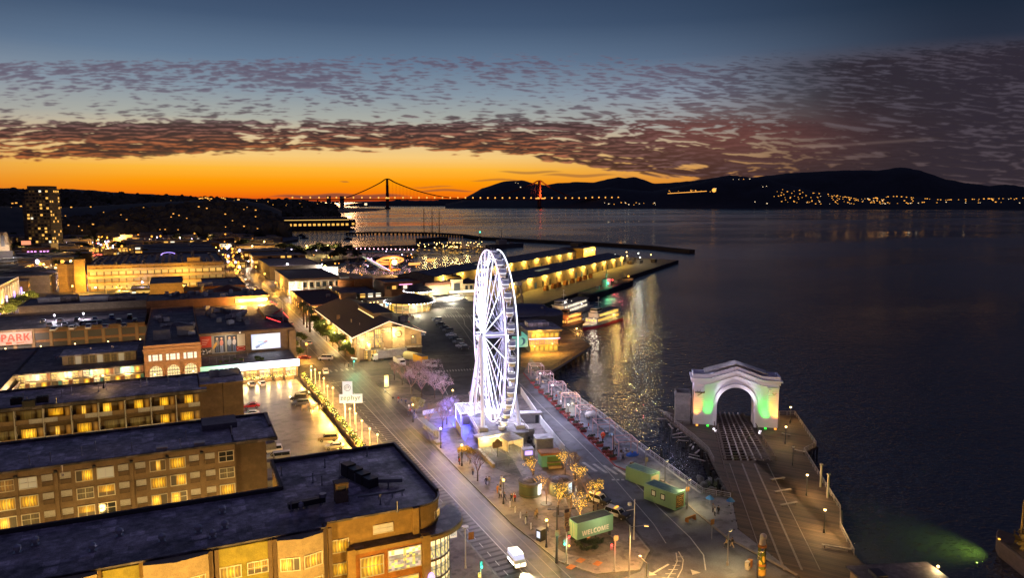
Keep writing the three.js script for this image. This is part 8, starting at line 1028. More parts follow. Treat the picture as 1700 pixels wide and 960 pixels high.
{
  const S = (s, n, y) => { const p = pier45(s, n); return [p[0], y, p[1]]; }, ry = Math.atan2(U45[1] * -1, U45[0]);
  const shed = (name, label, s0, s1, n0, n1, H, o = {}) => {
    const L = s1 - s0, W = n1 - n0, p = pier45((s0 + s1) / 2, (n0 + n1) / 2), t = T(name, label, 'shed', [p[0], -0.05, p[1]], ry); part(t, 'wall', box(L, H, W), M.cream);
    for (const sg of [-1, 1]) part(t, 'roof', beam([0, H + 2.9, 0], [0, H - 0.1, sg * (W / 2 + 0.8)], L + 1.4, 0.4), M.tarDark); part(t, 'gable', new THREE.ExtrudeGeometry(profile([[-W / 2, H], [0, H + 2.6], [W / 2, H]]), { depth: L, bevelEnabled: false }).rotateY(Math.PI / 2).translate(-L / 2, 0, 0), M.cream); part(t, 'skylight', box(L * 0.08, 0.4, 3, -L * 0.2, H + 1.9, W * 0.24), M.winPale);
    const n = Math.round(L / 13); for (let i = 0; i < n; i++) { const x = -L / 2 + (i + 0.5) * L / n; part(t, 'door', box(3.2, 4.2, 0.2, x, 0, W / 2 + 0.05), hash(i, 3) < 0.3 ? mat(0.05, 0.12, 0.3) : hash(i, 9) < 0.3 ? M.winOrange : M.dark); if (i % 2 === 0) { part(t, 'wall_lamp', ball(0.42, x + 3.2, H - 1.1, W / 2 + 1.2, 8), M.warm); lampLight(t, 1, 0.6, 0.1, 190, x + 3.2, H - 1.2, W / 2 + 2.2, 16); } } return t;
  };
  shed('near_pier_shed', 'nearer of the two long dark roofed sheds on the fishing pier', 32, 276, 32, 60, 8); shed('far_pier_shed', 'farther of the two long dark roofed sheds on the fishing pier', 40, 318, 88, 116, 9);
  const e = T('pier_head_block', 'tall lit block at the seaward end of the fishing pier', 'building', [...S(322, 92, 0)], ry); part(e, 'wall', box(34, 12, 24), M.ochre); part(e, 'roof', box(35, 0.4, 25, 0, 12), M.tarDark); part(e, 'roof_hut', box(14, 4, 8, 6, 12.4, -4), M.darkWall); for (let i = 0; i < 4; i++) { part(e, 'wall_lamp', ball(0.5, -14 + i * 9, 9.5, 13.4, 8), i === 1 ? M.amber : M.warm); lampLight(e, 1, 0.55, 0.12, 480, -14 + i * 9, 9, 15, 16); }
  for (let i = 0; i < 9; i++) { const q = S(285 + rr(0, 70), 14 + rr(0, 60), -0.05); one('pier_container', 'low dark storage box on the open end of the fishing pier', 'container', MG([box(rr(6, 14), rr(2.5, 4), rr(3, 6))]), pick([M.darkWall, M.brown, M.grayWall]), q, ry, 'storage boxes at the pier end'); }
  for (let i = 0; i < 6; i++) globe(S(290 + i * 13, 20 + (i % 3) * 16, -0.05), 6, 0.5, i % 2 ? [1, 0.66, 0.2] : [0.9, 0.95, 0.8], 220, 'lamp on the open end of the fishing pier', { group: 'lamps at the pier end', s: 9 });
  for (let i = 0; i < 8; i++) one('fish_crate_stack', 'stack of orange lit crates beside the near pier shed', 'crates', MG([box(4, 2, 2.4), box(3, 1.2, 2, 0.3, 2.02)]), M.orange, S(70 + i * 13 + rr(-3, 3), 22, -0.05), ry + rr(-0.2, 0.2), 'crate stacks by the near pier shed');
  const sh = T('moored_ship', 'long dark ship hull moored along the fishing pier with green and red lamps', 'ship', S(108, -9, -3), ry), hull = new THREE.Shape(); hull.moveTo(-48, 4.6); hull.lineTo(40, 4.6); hull.quadraticCurveTo(50, 3, 55, 0); hull.quadraticCurveTo(50, -3, 40, -4.6); hull.lineTo(-48, -4.6); hull.quadraticCurveTo(-53, 0, -48, 4.6); part(sh, 'hull', new THREE.ExtrudeGeometry(hull, { depth: 4.6, bevelEnabled: true, bevelSize: 0.4, bevelThickness: 0.4, bevelSegments: 2 }).rotateX(-Math.PI / 2).translate(0, -1, 0), mat(0.02, 0.022, 0.028)); part(sh, 'deck', box(92, 0.2, 7.6, -1, 4.02, 0), M.timber); part(sh, 'conning_tower', MG([box(9, 5, 3, -6, 4.2), cyl(0.4, 0.2, 8, -6, 9), box(3, 0.3, 3, -6, 12)]), M.grayPaint); part(sh, 'deck_gear', MG([box(3, 1.5, 2, 16, 4.2), box(2, 2, 2, -24, 4.2), cyl(0.2, 0.12, 7, 30, 4), beam([30, 11, 0], [44, 5, 0], 0.08, 0.08), beam([-6, 14, 0], [30, 11, 0], 0.08, 0.08)]), M.grayPaint);
  part(sh, 'green_lamp', ball(0.6, -12, 7, 3, 8), M.greenLamp); lampLight(sh, 0.1, 1, 0.4, 90, -12, 7.5, 4.6, 12); part(sh, 'red_lamp', ball(0.6, -1, 8, 2.6, 8), M.red); lampLight(sh, 1, 0.1, 0.15, 60, -1, 8, 4.6, 12); part(sh, 'orange_lamp', ball(0.8, 46, 6, 0, 8), M.amber); lampLight(sh, 1, 0.4, 0.08, 60, 46, 7, 2.5, 12);
  const cr = T('harbour_gantry', 'pale latticed boat hoist at the near end of the fishing pier', 'hoist', at(862, 512)); part(cr, 'leg', MG([bar([-3, 0, 0], [-0.8, 13, 0], 0.35), bar([3, 0, 0], [0.8, 13, 0], 0.35), bar([0, 0, 4], [0, 13, 0.5], 0.35)]), M.cream); part(cr, 'lattice', MG([2, 5, 8, 11].map((y) => bar([-2.6 + y * 0.17, y, 0], [2.6 - y * 0.17, y + 1.5, 0], 0.2))), M.cream); part(cr, 'jib', MG([bar([-1, 13, 0], [4, 16, 2], 0.3), box(3, 2, 3, -0.5, 12.6, 0)]), M.white);
}
// fishing boats and yachts
{
  const hullS = new THREE.Shape(); hullS.moveTo(-4.5, 1.4); hullS.lineTo(2, 1.5); hullS.quadraticCurveTo(4.4, 1, 5.2, 0); hullS.quadraticCurveTo(4.4, -1, 2, -1.5); hullS.lineTo(-4.5, -1.4);
  const mk = (name, label, lit, group) => { const t = T(name, label, 'boat', [0, -3, 0], 0, group); part(t, 'hull', new THREE.ExtrudeGeometry(hullS, { depth: 1.3, bevelEnabled: false }).rotateX(-Math.PI / 2).translate(0, -0.3, 0), M.white); part(t, 'cabin', box(3, 1.5, 2, 0.2, 1, 0), M.cream); part(t, 'window', box(2.4, 0.6, 2.06, 0.2, 1.6, 0), lit ? M.city : M.glass); part(t, 'mast', MG([cyl(0.14, 0.1, 11, -0.6, 1), bar([-0.6, 3, 0], [-4.2, 2.8, 0], 0.09), bar([-0.6, 11, 0], [4.8, 1, 0], 0.04), bar([-0.6, 11, 0], [-4.4, 1, 0], 0.04)]), M.cream); if (lit) part(t, 'mast_lamp', ball(0.45, -0.6, 8.5, 0, 6), M.warm); return t; };
  const A = mk('yacht', 'pale masted boat with a lamp in the crowded yacht harbour left of the wheel top', 1, 'lit boats in the yacht harbour'), B = mk('fishing_boat', 'small masted fishing boat moored in the basin', 0, 'unlit boats in the basin'); let fa = true, fb = true;
  const put = (src, q, ry, first) => { if (first) { src.position.copy(q); src.rotation.y = ry; } else dup(src, q, ry); };
  for (let i = 0; i < 46; i++) { const px = 690 + rnd() * 115, py = 414 + rnd() * 11 - (px - 690) * 0.02; put(A, at(px, py, -3), rr(0, 6), fa); fa = false; } for (let i = 0; i < 26; i++) { put(B, at(rr(565, 690), rr(424, 448), -3), rr(0, 6), fb); fb = false; } for (let i = 0; i < 16; i++) put(A, at(rr(748, 790), rr(448, 474), -3), rr(0, 6));
  for (const [px, py] of [[706, 422], [722, 424], [740, 421], [757, 423], [775, 419], [752, 452], [763, 456], [775, 460], [782, 468]]) globe(at(px, py, -1.5), 8, 0.5, [1, 0.72, 0.25], 500, 'tall lamp on the yacht harbour pontoon', { group: 'pontoon lamps', s: 9 });
  setting('harbour_pontoon', MG([[690, 424, 805, 420], [748, 452, 792, 474], [745, 462, 770, 478]].map(([a, b, c, d]) => { const p = at(a, b, -2.4), q = at(c, d, -2.4); return beam([p.x, -2.5, p.z], [q.x, -2.5, q.z], 4, 0.6); })), M.timberPale);
  setting('harbour_pier', MG([[574, 421, 690, 423], [560, 414, 760, 406]].map(([a, b, c, d]) => { const p = at(a, b, -1), q = at(c, d, -1); return beam([p.x, -1.2, p.z], [q.x, -1.2, q.z], 12, 3.2); })), M.pile);
  for (let i = 0; i < 16; i++) { const q = at(578 + i * 7.2, 421 + i * 0.14, 0.5); globe(q, 5, 0.55, [1, 0.45, 0.55], i % 2 ? 0 : 160, 'pink lamp in the line along the harbour pier', { group: 'pink lamps along the harbour pier', s: 7 }); }
  const ts = T('tall_ship', 'three masted sailing ship moored beyond the yacht harbour', 'sailing ship', atD(718, 1130, -3), 0.5); part(ts, 'hull', box(62, 6, 10, 0, -0.5), M.dark); for (const x of [-18, 0, 16]) { part(ts, 'mast', cyl(0.7, 0.4, 46, x, 3, 0, 6), M.pile); part(ts, 'yard', MG([14, 24, 34].map((y) => box(0.5, 0.5, 18 - y * 0.25, x, y, 0))), M.pile); } part(ts, 'rigging', MG([bar([-18, 46, 0], [0, 12, 0], 0.16, 0.16, 4), bar([0, 46, 0], [16, 12, 0], 0.16, 0.16, 4), bar([16, 44, 0], [38, 8, 0], 0.16, 0.16, 4)]), M.pile);
  const sb = T('warship', 'grey navy ship lying near the breakwater behind the wheel top', 'ship', at(838, 411, -3), 0.3); part(sb, 'hull', box(60, 5, 8, 0, -0.5), mat(0.05, 0.055, 0.07)); part(sb, 'bridge', MG([box(14, 6, 6, -6, 4.5), cyl(0.5, 0.3, 14, -6, 10), box(5, 2, 4, 12, 4.5)]), M.grayPaint);
  for (const [px, py] of [[505, 396], [500, 392], [578, 398]]) one('anchored_boat', 'small dark boat anchored in the cove', 'boat', MG([box(14, 2, 4, 0, -0.2), box(5, 2, 3, 0, 1.8), cyl(0.15, 0.1, 10, 1, 2)]), M.dark, at(px, py, -3), 0.4, 'anchored boats in the cove');
}

// ================= far distance =================
{ // lit pier sheds of the old fort
  const a = at(472, 383), t = house('fort_pier_shed', 'long shed on a far pier with a row of glowing windows', 'building', 200, 338, -1549, -1590, 20, M.darkWall, M.tarDark, { parapet: 0 }); part(t, 'roof_ridge', box(130, 5, 22, 0, 20, 0), M.tarDark); for (let i = 0; i < 14; i++) farWin(t, 0, -63 + i * 9.6, 7, 5.5, 4.5, M.city); part(t, 'eaves_light', box(132, 1.1, 0.5, 0, 18.5, 20.6), glow(1, 0.6, 0.15, 1.2)); part(t, 'pier', box(152, 6, 52, 0, -5, 0), M.pile);
  const u = house('fort_pier_shed', 'second far pier shed with glowing windows, partly behind the first', 'building', 262, 372, -1650, -1690, 16, M.darkWall, M.tarDark, { parapet: 0 }); for (let i = 0; i < 10; i++) farWin(u, 0, -50 + i * 11, 5, 5.5, 4.5, M.city);
}
{ // apartment tower
  const c = atD(78, 1000, 0), t = T('apartment_tower', 'tall dark apartment tower with scattered yellow windows on the left skyline', 'tower', c, -0.25 + YAW - 0.6), g = (x) => x; part(t, 'wall', box(30, 68, 24), M.darkWall); part(t, 'crown_block', box(26, 7, 20, 0, 68), M.darkWall); part(t, 'wing', box(9, 60, 20, -19, 0, -4), M.darkWall); t.scale.set(0.88, 1, 0.88); t.dim = { w: 30, d: 24, h: 70 };
  for (let r = 0; r < 18; r++) { part(t, 'balcony_band', box(30.6, 0.8, 24.6, 0, 2 + r * 3.8), M.brown); for (let i = 0; i < 7; i++) { const k = hash(i + 5, r * 3 + 11); if (k < 0.85) farWin(t, 0, -12.6 + i * 4.2, 3.2 + r * 3.8, 3, 2.2, k < 0.03 ? M.cityWhite : k < 0.2 ? M.city : k < 0.42 ? M.winDim : M.glass); } for (let i = 0; i < 5; i++) { const k = hash(i + 55, r * 7 + 1); if (k < 0.3) farWin(t, 1, -9 + i * 4.4, 3.2 + r * 3.8, 2.6, 2.2, M.city); } }
}
{
  const pz = T('arched_hillside_hall', 'glowing arched hall among dark trees on the hillside', 'building', atD(232, 1640, 24)); part(pz, 'wall', box(32, 10, 16), M.tan); part(pz, 'roof', new THREE.CylinderGeometry(17, 17, 16, 16, 1, false, 0, Math.PI).rotateZ(Math.PI / 2).rotateY(Math.PI / 2).scale(1, 0.5, 1).translate(0, 10, 0), M.tan); for (let i = 0; i < 9; i++) part(pz, 'window', box(2.4, 8, 0.3, -14 + i * 3.5, 1, 8.2), M.city); part(pz, 'eaves_light', box(26, 2, 0.4, 0, 15.4, 8.2), M.city);
  const pk = T('pink_lit_hotel', 'low block with squares of pink violet light below the tower', 'building', atD(66, 820, 2), -YAW + 0.5); pk.scale.setScalar(0.62); part(pk, 'wall', box(44, 20, 14), M.brickWall); for (let i = 0; i < 2; i++) for (let j = 0; j < 9; j++) part(pk, 'window_light', box(2.6, 2.6, 0.4, -14 + i * 16 + (j % 3) * 4.5, 3 + (j / 3 | 0) * 5, 7.2), glow(0.9, 0.35, 0.9, 2)); part(pk, 'lit_tower', box(9, 26, 10, 20, 0, 1), glow(1, 0.5, 0.1, 0.25)); part(pk, 'lit_sign', box(12, 6, 0.6, -16, 25, 4), glow(1, 0.3, 0.15, 1.2)); part(pk, 'sign_post', box(1, 25, 1, -16, 0, 3), M.dark);
  const sp = T('stepped_cream_tower', 'pale tower with a tapered top at the left edge', 'tower', atD(8, 760, 0)); sp.scale.setScalar(0.66); part(sp, 'wall', box(20, 24, 16), M.darkWall); part(sp, 'tapered_top', new THREE.CylinderGeometry(5, 10, 16, 4, 1).rotateY(Math.PI / 4).translate(0, 40, 0), M.cream); part(sp, 'shaft', box(13, 10, 13, 0, 24), M.cream); part(sp, 'louvre', box(4, 14, 0.4, 0, 30, 7.4), M.dark); lampLight(sp, 1, 0.8, 0.6, 250, 0, 30, 24, 30);
  const ho = T('hip_roof_orange', 'low building with orange glowing hipped roof right of the pink lit block', 'building', atD(108, 800, 0)); ho.scale.setScalar(0.7); part(ho, 'wall', box(34, 7, 20), M.orange); part(ho, 'roof', new THREE.ConeGeometry(22, 7, 4, 1).rotateY(Math.PI / 4).translate(0, 10.4, 0), mat(0.5, 0.25, 0.06)); part(ho, 'lamp_globe', ball(1.2, 0, 9, 16, 8), M.warm); lampLight(ho, 1, 0.5, 0.1, 1600, 0, 14, 20, 40);
}
// dark city: low blocks with a few lit windows, many alike
{
  const proto = [];
  for (let v = 0; v < 5; v++) {
    const w = 14 + v * 4, d = 12 + (v % 3) * 4, h = 7 + (v * 37 % 9), t = T('city_house', 'small ' + FILN[v] + ' walled city block with a few lit windows in the streets at the left', 'building', [0, 0, 0], 0, FILN[v] + ' blocks with lit windows at the left'); t.dim = { w, d, h }; part(t, 'wall', box(w, h, d), FIL[v]); part(t, 'roof', box(w + 0.6, 0.5, d + 0.6, 0, h), M.tarDark);
    for (let i = 0; i < 4; i++) for (let r = 0; r < 2; r++) { const k = hash(i + v * 9, r + v); if (k < 0.62) farWin(t, k < 0.3 ? 1 : 0, (k < 0.3 ? d : w) * (-0.35 + i * 0.23), 1.2 + r * 3.6, 2.4, 1.8, k < 0.16 ? M.cityWhite : k < 0.42 ? M.city : M.winDim); } proto.push(t);
  }
  let n = 0; const place = (px, py, y = 0) => { const q = at(px, py, y); if (n < 5) { proto[n].position.copy(q); n++; } else dup(proto[n++ % 5], q, rr(-0.1, 0.1)); };
  for (let i = 0; i < 125; i++) { const py = 402 + Math.pow(rnd(), 1.3) * 88, xm = py < 425 ? 330 : py < 445 ? 135 : 62; place(rr(-20, xm), py); }
  for (let i = 0; i < 34; i++) place(rr(180, 460), rr(398, 416));
  // scattered lights: lamps and lit trees between them
  const lampSrc = T('far_street_lamp', 'distant street lamp among the dark blocks at the left', 'street lamp', at(60, 470), 0, 'distant street lamps at the left'); part(lampSrc, 'post', cyl(0.2, 0.14, 6), M.dark); part(lampSrc, 'lamp_globe', ball(0.85, 0, 6.4, 0, 7), glow(1, 0.36, 0.04, 2.6));
  const lampV = T('far_street_lamp', 'distant violet white street lamp among the dark blocks at the left', 'street lamp', at(72, 476), 0, 'distant violet white lamps at the left'); part(lampV, 'post', cyl(0.2, 0.14, 6), M.dark); part(lampV, 'lamp_globe', ball(0.85, 0, 6.4, 0, 7), glow(0.8, 0.66, 1, 8));
  for (let i = 0; i < 52; i++) { const py = rr(394, 470); dup(rnd() < 0.62 ? lampSrc : lampV, at(rr(0, py < 430 ? 430 : 130), py), 0); }
  for (let i = 0; i < 40; i++) dup(rnd() < 0.25 ? lampV : lampSrc, at(rr(135, 200), rr(398, 426)), 0); for (let i = 0; i < 9; i++) dup(lampV, at(232 + i * 15, 399 - i * 0.6 + rr(0, 4)), 0); for (let i = 0; i < 50; i++) { const py = rr(404, 462), px = 367 + (py - 404) * 0.42 + rr(-6, 12); dup(rnd() < 0.8 ? lampSrc : lampV, at(px, py), 0); }
  for (const [px, py, I, c] of [[95, 470, 900, [1, 0.6, 0.2]], [120, 455, 1400, [1, 0.6, 0.2]], [165, 412, 2400, [1, 0.55, 0.15]], [180, 425, 1800, [1, 0.55, 0.15]], [60, 430, 900, [1, 0.7, 0.4]], [25, 450, 700, [0.8, 0.8, 1]], [250, 412, 1500, [1, 0.6, 0.3]], [300, 408, 1200, [1, 0.6, 0.3]], [200, 408, 1800, [1, 0.55, 0.15]], [110, 440, 1800, [1, 0.5, 0.1]], [75, 462, 1500, [1, 0.5, 0.1]], [130, 470, 1500, [1, 0.5, 0.1]], [350, 405, 1500, [1, 0.6, 0.25]], [60, 396, 1500, [1, 0.55, 0.2]], [420, 425, 1200, [1, 0.65, 0.3]], [440, 416, 900, [1, 0.65, 0.2]], [510, 425, 1400, [1, 0.66, 0.2]], [545, 424, 1400, [1, 0.66, 0.2]]]) { const q = at(px, py, 0), t = T('mast_lamp', 'tall bright mast lamp above the distant blocks', 'lamp', q, 0, 'tall mast lamps'); part(t, 'post', cyl(0.25, 0.18, 10), M.dark); part(t, 'lamp_globe', ball(0.8, 0, 10.5, 0, 8), glow(...c, 10)); lampLight(t, ...c, I, 0, 10.5, 0, 30); }
  const kinds = [['orange', M.city, [1, 0.5, 0.1]], ['yellow', M.shopWarm, 0], ['white', M.cityWhite, 0]].map(([n, m]) => { const t = T('lit_shop', 'low shop with a glowing ' + n + ' front in the blocks at the left', 'shop', at(100, 450), 0, n + ' fronted shops at the left'); part(t, 'wall', box(17, 6, 12), M.brown); part(t, 'roof', box(17.6, 0.4, 12.6, 0, 6), M.tarDark); for (let i = 0; i < 4; i++) part(t, 'window', box(3, 2.6, 0.2, -6 + i * 4, 0.7, 6.1), m); part(t, 'lit_fascia', box(15, 0.7, 0.3, 0, 4, 6.2), m); return t; });
  const clear = (px, py) => !(px > 128 && px < 388 && py > 424 && py < 482) && !(px > 400 && py > 428);
  for (let i = 0; i < 72; i++) { const py = 398 + 82 * Math.pow(rnd(), 1.2), px = rr(0, py < 424 ? 470 : py < 445 ? 420 : 128); if (clear(px, py)) dup(kinds[Math.floor(rnd() * 2.4)], at(px, py), rr(-0.15, 0.15)); }
  for (let i = 0; i < 66; i++) { const py = 394 + 92 * rnd(), px = rr(0, 470); if (clear(px, py)) dup(rnd() < 0.2 ? lampV : lampSrc, at(px, py, 0), 0).scale.setScalar(rr(1.1, 1.7)); }
  for (let i = 0; i < 30; i++) dup(rnd() < 0.35 ? lampV : lampSrc, at(rr(150, 380), rr(476, 492)), 0).scale.setScalar(rr(0.4, 0.6));
  for (let i = 0; i < 40; i++) dup(rnd() < 0.25 ? lampV : lampSrc, at(rr(470, 700), rr(410, 470)), 0).scale.setScalar(rr(0.4, 0.8));
  const tc = T('far_car', 'distant car with red tail lamps on the crowded street at the left', 'car', at(140, 418), 0, 'distant cars with red lamps'); part(tc, 'body', MG([box(2, 0.9, 4.5, 0, 0.3), box(1.7, 0.6, 2.4, 0, 1.2)]), PAINT['dark grey']); part(tc, 'tail_light', box(2.2, 0.8, 0.3, 0, 0.8, 2.3), glow(1, 0.1, 0.05, 6)); for (let i = 0; i < 30; i++) dup(tc, at(rr(132, 182), rr(403, 428)), 0); for (let i = 0; i < 12; i++) dup(tc, at(rr(104, 165), rr(445, 482)), rr(-0.2, 0.2));
  const tr = T('dark_tree', 'dark rounded tree between the distant blocks at the left', 'tree', at(120, 436), 0, 'dark trees between the distant blocks'); { const R = makeTree('leafy', 0); const s = 10 / R.h; tr.scale.setScalar(s); part(tr, 'trunk', R.trunk, M.bark); part(tr, 'crown', R.crown, M.leafDark); }
  for (let i = 0; i < 70; i++) { const py = rr(396, 450); const d = dup(tr, at(rr(-10, py < 425 ? 460 : 130), py), rr(0, 6)); d.scale.setScalar(tr.scale.x * rr(0.7, 1.4)); }
  for (let i = 0; i < 22; i++) { const d = dup(tr, at(rr(460, 600), rr(418, 434)), rr(0, 6)); d.userData.label = 'dark tree along the harbour shore behind the gallery block'; d.userData.group = 'dark trees along the harbour shore'; d.scale.setScalar(tr.scale.x * rr(0.8, 1.2)); }
  one('shore_block', 'long low pale building on the cove shore with lit front', 'building', MG([box(60, 7, 14), box(62, 0.6, 16, 0, 7)]), M.cream, at(430, 414), 0); one('shore_block', 'white stepped bathhouse on the cove shore', 'building', MG([box(50, 5, 16), box(34, 5, 14, 0, 5), box(16, 4, 12, 0, 10)]), M.cream, at(215, 407), -0.3);
}
// hillside lights across the bay
{
  const mk = (label, m, group) => { const t = T('hillside_house', label, 'house', [0, 0, 0], 0, group); part(t, 'wall', box(14, 8, 10), M.darkWall); part(t, 'window', box(8, 4.4, 0.4, 0, 2, 5.3), m); return t; };
  const A = mk('lit house on the dark hillside town across the bay', M.farLit, 'lit houses across the bay'), B = mk('white lit house on the dark hillside town across the bay', M.farWhite, 'white lit houses across the bay'); const put = (src, first, px, py, D) => { const y = elevY(px, py, D), q = atD(px, D, y), ry = Math.atan2(-q.x, -q.z); if (first) { src.position.copy(q); src.rotation.y = ry; } else { const d = dup(src, q, ry); d.scale.setScalar(rr(0.5, 1.15)); } };
  let fa = 1, fb = 1;
  const hillY = (px) => curve(px, marinFront), put2 = (px, py, w) => { const D = 6100; if (rnd() < w) { put(B, fb, px, py, D); fb = 0; } else { put(A, fa, px, py, D); fa = 0; } };
  for (let i = 0; i < 108; i++) { const t0 = Math.pow(rnd(), 0.8), px = 1272 + t0 * 190, lo = 337.5, hi = mix(311, 328, t0) + rr(0, 2), py = mix(lo, hi, Math.pow(rnd(), 0.9)); put2(px, Math.max(py, hillY(px) + 2.5), 0.12); }
  for (let i = 0; i < 60; i++) { const px = rr(1465, 1700), py = mix(338, px < 1540 ? 316 : 324, rnd()); put2(px, Math.max(py, hillY(px) + 2), 0.12); }
  for (let i = 0; i < 24; i++) put2(rr(1330, 1560), rr(337, 339.5), 0.25);
  for (let i = 0; i < 16; i++) put2(rr(1000, 1090), rr(337, 341), 0.4); for (let i = 0; i < 12; i++) put2(rr(1105, 1180), 319.5 - rr(0, 1) - (i % 3), 0.1);
  for (const [px, py] of [[1213, 293], [1230, 294], [1240, 296], [1222, 297], [1185, 314], [1262, 311], [1268, 310], [1250, 336], [1270, 339], [856, 304], [860, 305], [864, 312]]) put2(px, Math.max(py, (px < 1100 ? py : hillY(px) + 1.5)), 0.8);
  const rd = T('lit_hill_road', 'glowing line of road lamps across the dark headland', 'road lights'); { const p = atD(1106, 6000), q = atD(1170, 6000); const y0 = elevY(1106, 321.5, 6000), y1 = elevY(1170, 317.5, 6000); part(rd, 'light_strip', beam([p.x, y0, p.z], [q.x, y1, q.z], 4, 4), M.farLit); part(rd, 'lamp_globe', ball(16, atD(1182, 6000).x, elevY(1182, 316, 6000), atD(1182, 6000).z, 8), M.farLit); }
  // the city side
  const C2 = mk('lit house on the dark wooded ridge at the left', M.farLit, 'lit houses on the left ridge'); let fc = 1; const put3 = (px, py, D, s) => { const y = elevY(px, py, D), q = atD(px, D, y), ry = Math.atan2(-q.x, -q.z); if (fc) { C2.position.copy(q); C2.rotation.y = ry; fc = 0; } else dup(C2, q, ry).scale.setScalar(s); };
  for (let i = 0; i < 30; i++) { const px = rr(250, 545), D = 2900; put3(px, mix(333, 342, rnd()) + (px > 450 ? 2 : 0), D, rr(0.2, 0.45)); } for (let i = 0; i < 30; i++) put3(rr(100, 430), rr(344, 384), 1180, rr(0.14, 0.3)); for (let i = 0; i < 12; i++) put3(rr(330, 380), rr(329, 332), 3300, rr(0.5, 0.9)); for (let i = 0; i < 8; i++) put3(rr(0, 60), rr(330, 348), 2400, rr(0.4, 0.7));
}
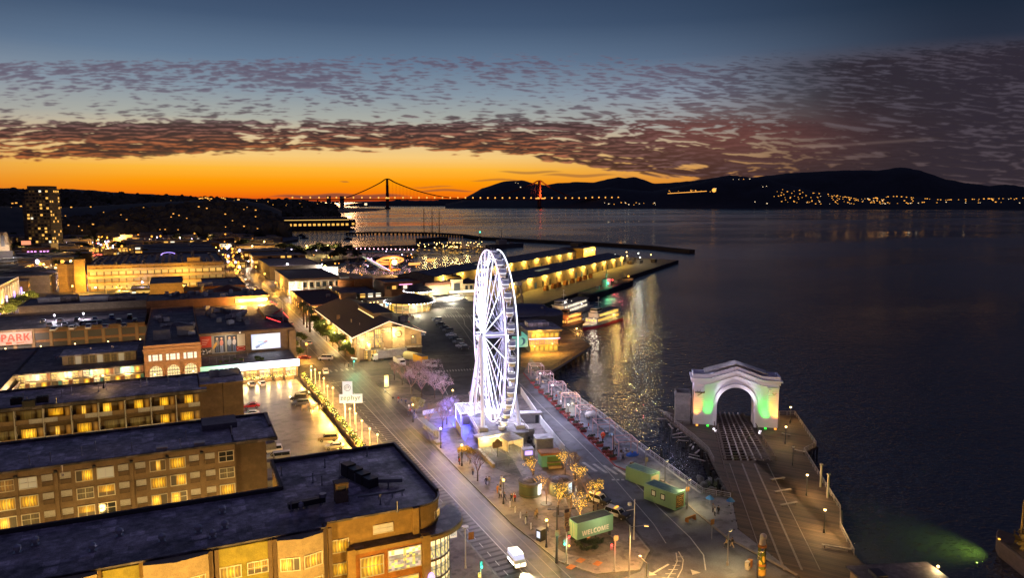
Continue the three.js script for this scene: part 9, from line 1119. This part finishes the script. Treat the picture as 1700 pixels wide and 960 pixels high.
// the bridge
{
  const t = T('suspension_bridge', 'long red suspension bridge with two tall towers and lamp lit deck on the horizon', 'bridge'), S = atD(645, 5730), Nn = atD(895, 6120), dir = Nn.clone().sub(S).normalize(), W = 28, nrm = new THREE.Vector3(-dir.z, 0, dir.x), red = mat(0.16, 0.035, 0.02), P = (s, y, o = 0) => [S.x + dir.x * s + nrm.x * o, y, S.z + dir.z * s + nrm.z * o], Lm = S.distanceTo(Nn), DK = 72, TOP = 227;
  const A = P(-343, 0), run = Math.atan2(-dir.z, dir.x);
  for (const [s, y] of [[0, 0], [Lm, 0]]) { for (const o of [-W / 2, W / 2]) part(t, 'tower_leg', MG([beam(P(s, -5, o), P(s, 120, o), 15, 15), beam(P(s, 120, o), P(s, 180, o), 12, 12), beam(P(s, 180, o), P(s, TOP, o), 10, 10)].map((g) => g)), s > 0 ? mat(0.2, 0.04, 0.02) : red); for (const y2 of [88, 128, 168, 208, 222]) part(t, 'tower_strut', beam(P(s, y2, -W / 2), P(s, y2, W / 2), 9, 10), red); part(t, 'tower_pier', beam(P(s, 2, -W), P(s, 2, W), 34, 18), M.pile); }
  part(t, 'deck', beam(P(-760, DK - 3), P(Lm + 430, DK), W, 9), red); part(t, 'approach_deck', beam(P(Lm + 430, DK), P(Lm + 900, DK + 8), W, 8), red);
  const cab = (o) => { const c = new THREE.CatmullRomCurve3([...Array.from({ length: 8 }, (_, i) => { const k = i / 7; return new THREE.Vector3(...P(-343 + 343 * k, mix(DK + 2, TOP, k) - 26 * k * (1 - k) * 4 * 0.5, o)); }), ...Array.from({ length: 21 }, (_, i) => { const k = (i + 1) / 22; return new THREE.Vector3(...P(Lm * k, DK + 6 + (TOP - DK - 6) * (2 * k - 1) ** 2, o)); }), new THREE.Vector3(...P(Lm, TOP, o)), ...Array.from({ length: 7 }, (_, i) => { const k = (i + 1) / 7; return new THREE.Vector3(...P(Lm + 343 * k, mix(TOP, DK + 2, k) - 26 * k * (1 - k) * 2, o)); })]); return new THREE.TubeGeometry(c, 160, 3.0, 5); };
  for (const o of [-W / 2, W / 2]) part(t, 'main_cable', cab(o), red);
  part(t, 'suspenders', MG([-W / 2, W / 2].flatMap((o) => Array.from({ length: 46 }, (_, i) => { const k = (i + 0.5) / 46; return beam(P(Lm * k, DK, o), P(Lm * k, DK + 6 + (TOP - DK - 6) * (2 * k - 1) ** 2, o), 0.45, 0.45); }))), red);
  for (let i = 0; i < 44; i++) { const s = -700 + i * (Lm + 1500) / 44; part(t, 'deck_lamp', ball(6.2, ...P(s, DK + (s > Lm + 430 ? 17 : 12), 14), 7), M.farLit); } part(t, 'tower_light', MG([beam(P(0, DK + 9, 24), P(0, DK + 9, -24), 22, 8), beam(P(Lm - 40, DK + 8, 16), P(Lm + 40, DK + 8, 16), 10, 8)]), M.farLit);
  { const q = P(Lm, DK + 20, 60); const l = spot(t, 1, 0.3, 0.08, 90000, [q[0] - nrm.x * 0 + nrm.x * 40, 80, q[2] + nrm.z * 40], P(Lm, 150, 0), 0.7, 0.6, 50); }
  for (const s of [-343, -440]) part(t, 'pylon', beam(P(s, 0, 0), P(s, DK + 24, 0), 30, 16), M.concrete); part(t, 'fort_arch', new THREE.TorusGeometry(46, 5, 6, 20, Math.PI).scale(1, 0.8, 1).rotateY(run).translate(...P(-391, 12)), red); part(t, 'viaduct', MG([-520, -590, -660, -730].map((s) => beam(P(s, 0), P(s, DK - 6), 8, 8))), red);
  for (const [px, py] of [[572, 343], [580, 345], [645, 345], [520, 344]]) one('shore_lamp', 'bright lamp at the foot of the bridge', 'lamp', MG([ball(7, 0, 10, 0, 7), cyl(1.2, 0.8, 8)]), M.farWhite, at(px, py, 0), 0, 'lamps at the foot of the bridge');
  const sp = T('distant_ship', 'lit ship far out beyond the bridge', 'ship', atD(606, 8200, -3), 0.8); part(sp, 'hull', box(150, 16, 30), M.dark); part(sp, 'bridge_light', box(20, 22, 20, 40, 16), M.farWhite); const lt = T('harbour_beacon', 'small green beacon at the end of the curved cove pier', 'beacon', at(797, 394, 2)); part(lt, 'post', cyl(0.6, 0.5, 7), M.dark); part(lt, 'lamp_globe', ball(1.2, 0, 8, 0, 8), M.greenLamp);
}
// a lamp set inside its globe is a little larger than the globe, so that the globe does not shut it in
scene.updateMatrixWorld(true);
{
  const bulbs = [], w = new THREE.Vector3(), c = new THREE.Vector3();
  scene.traverse((o) => { if (o.isMesh && o.geometry.type === 'SphereGeometry' && o.material.emissiveIntensity && o.material.emissive.r + o.material.emissive.g + o.material.emissive.b > 0.2) { o.geometry.boundingSphere ?? o.geometry.computeBoundingSphere(); bulbs.push([c.copy(o.geometry.boundingSphere.center).applyMatrix4(o.matrixWorld).clone(), o.geometry.boundingSphere.radius]); } });
  scene.traverse((o) => { if (o.isPointLight) { o.getWorldPosition(w); for (const [p, r] of bulbs) if (r > 0.2 && p.distanceTo(w) < r + o.shadow.radius * 0.02) o.shadow.radius = Math.max(o.shadow.radius, (r + p.distanceTo(w)) * 2.2 / 0.02); } });
}
renderer.render(scene, camera);
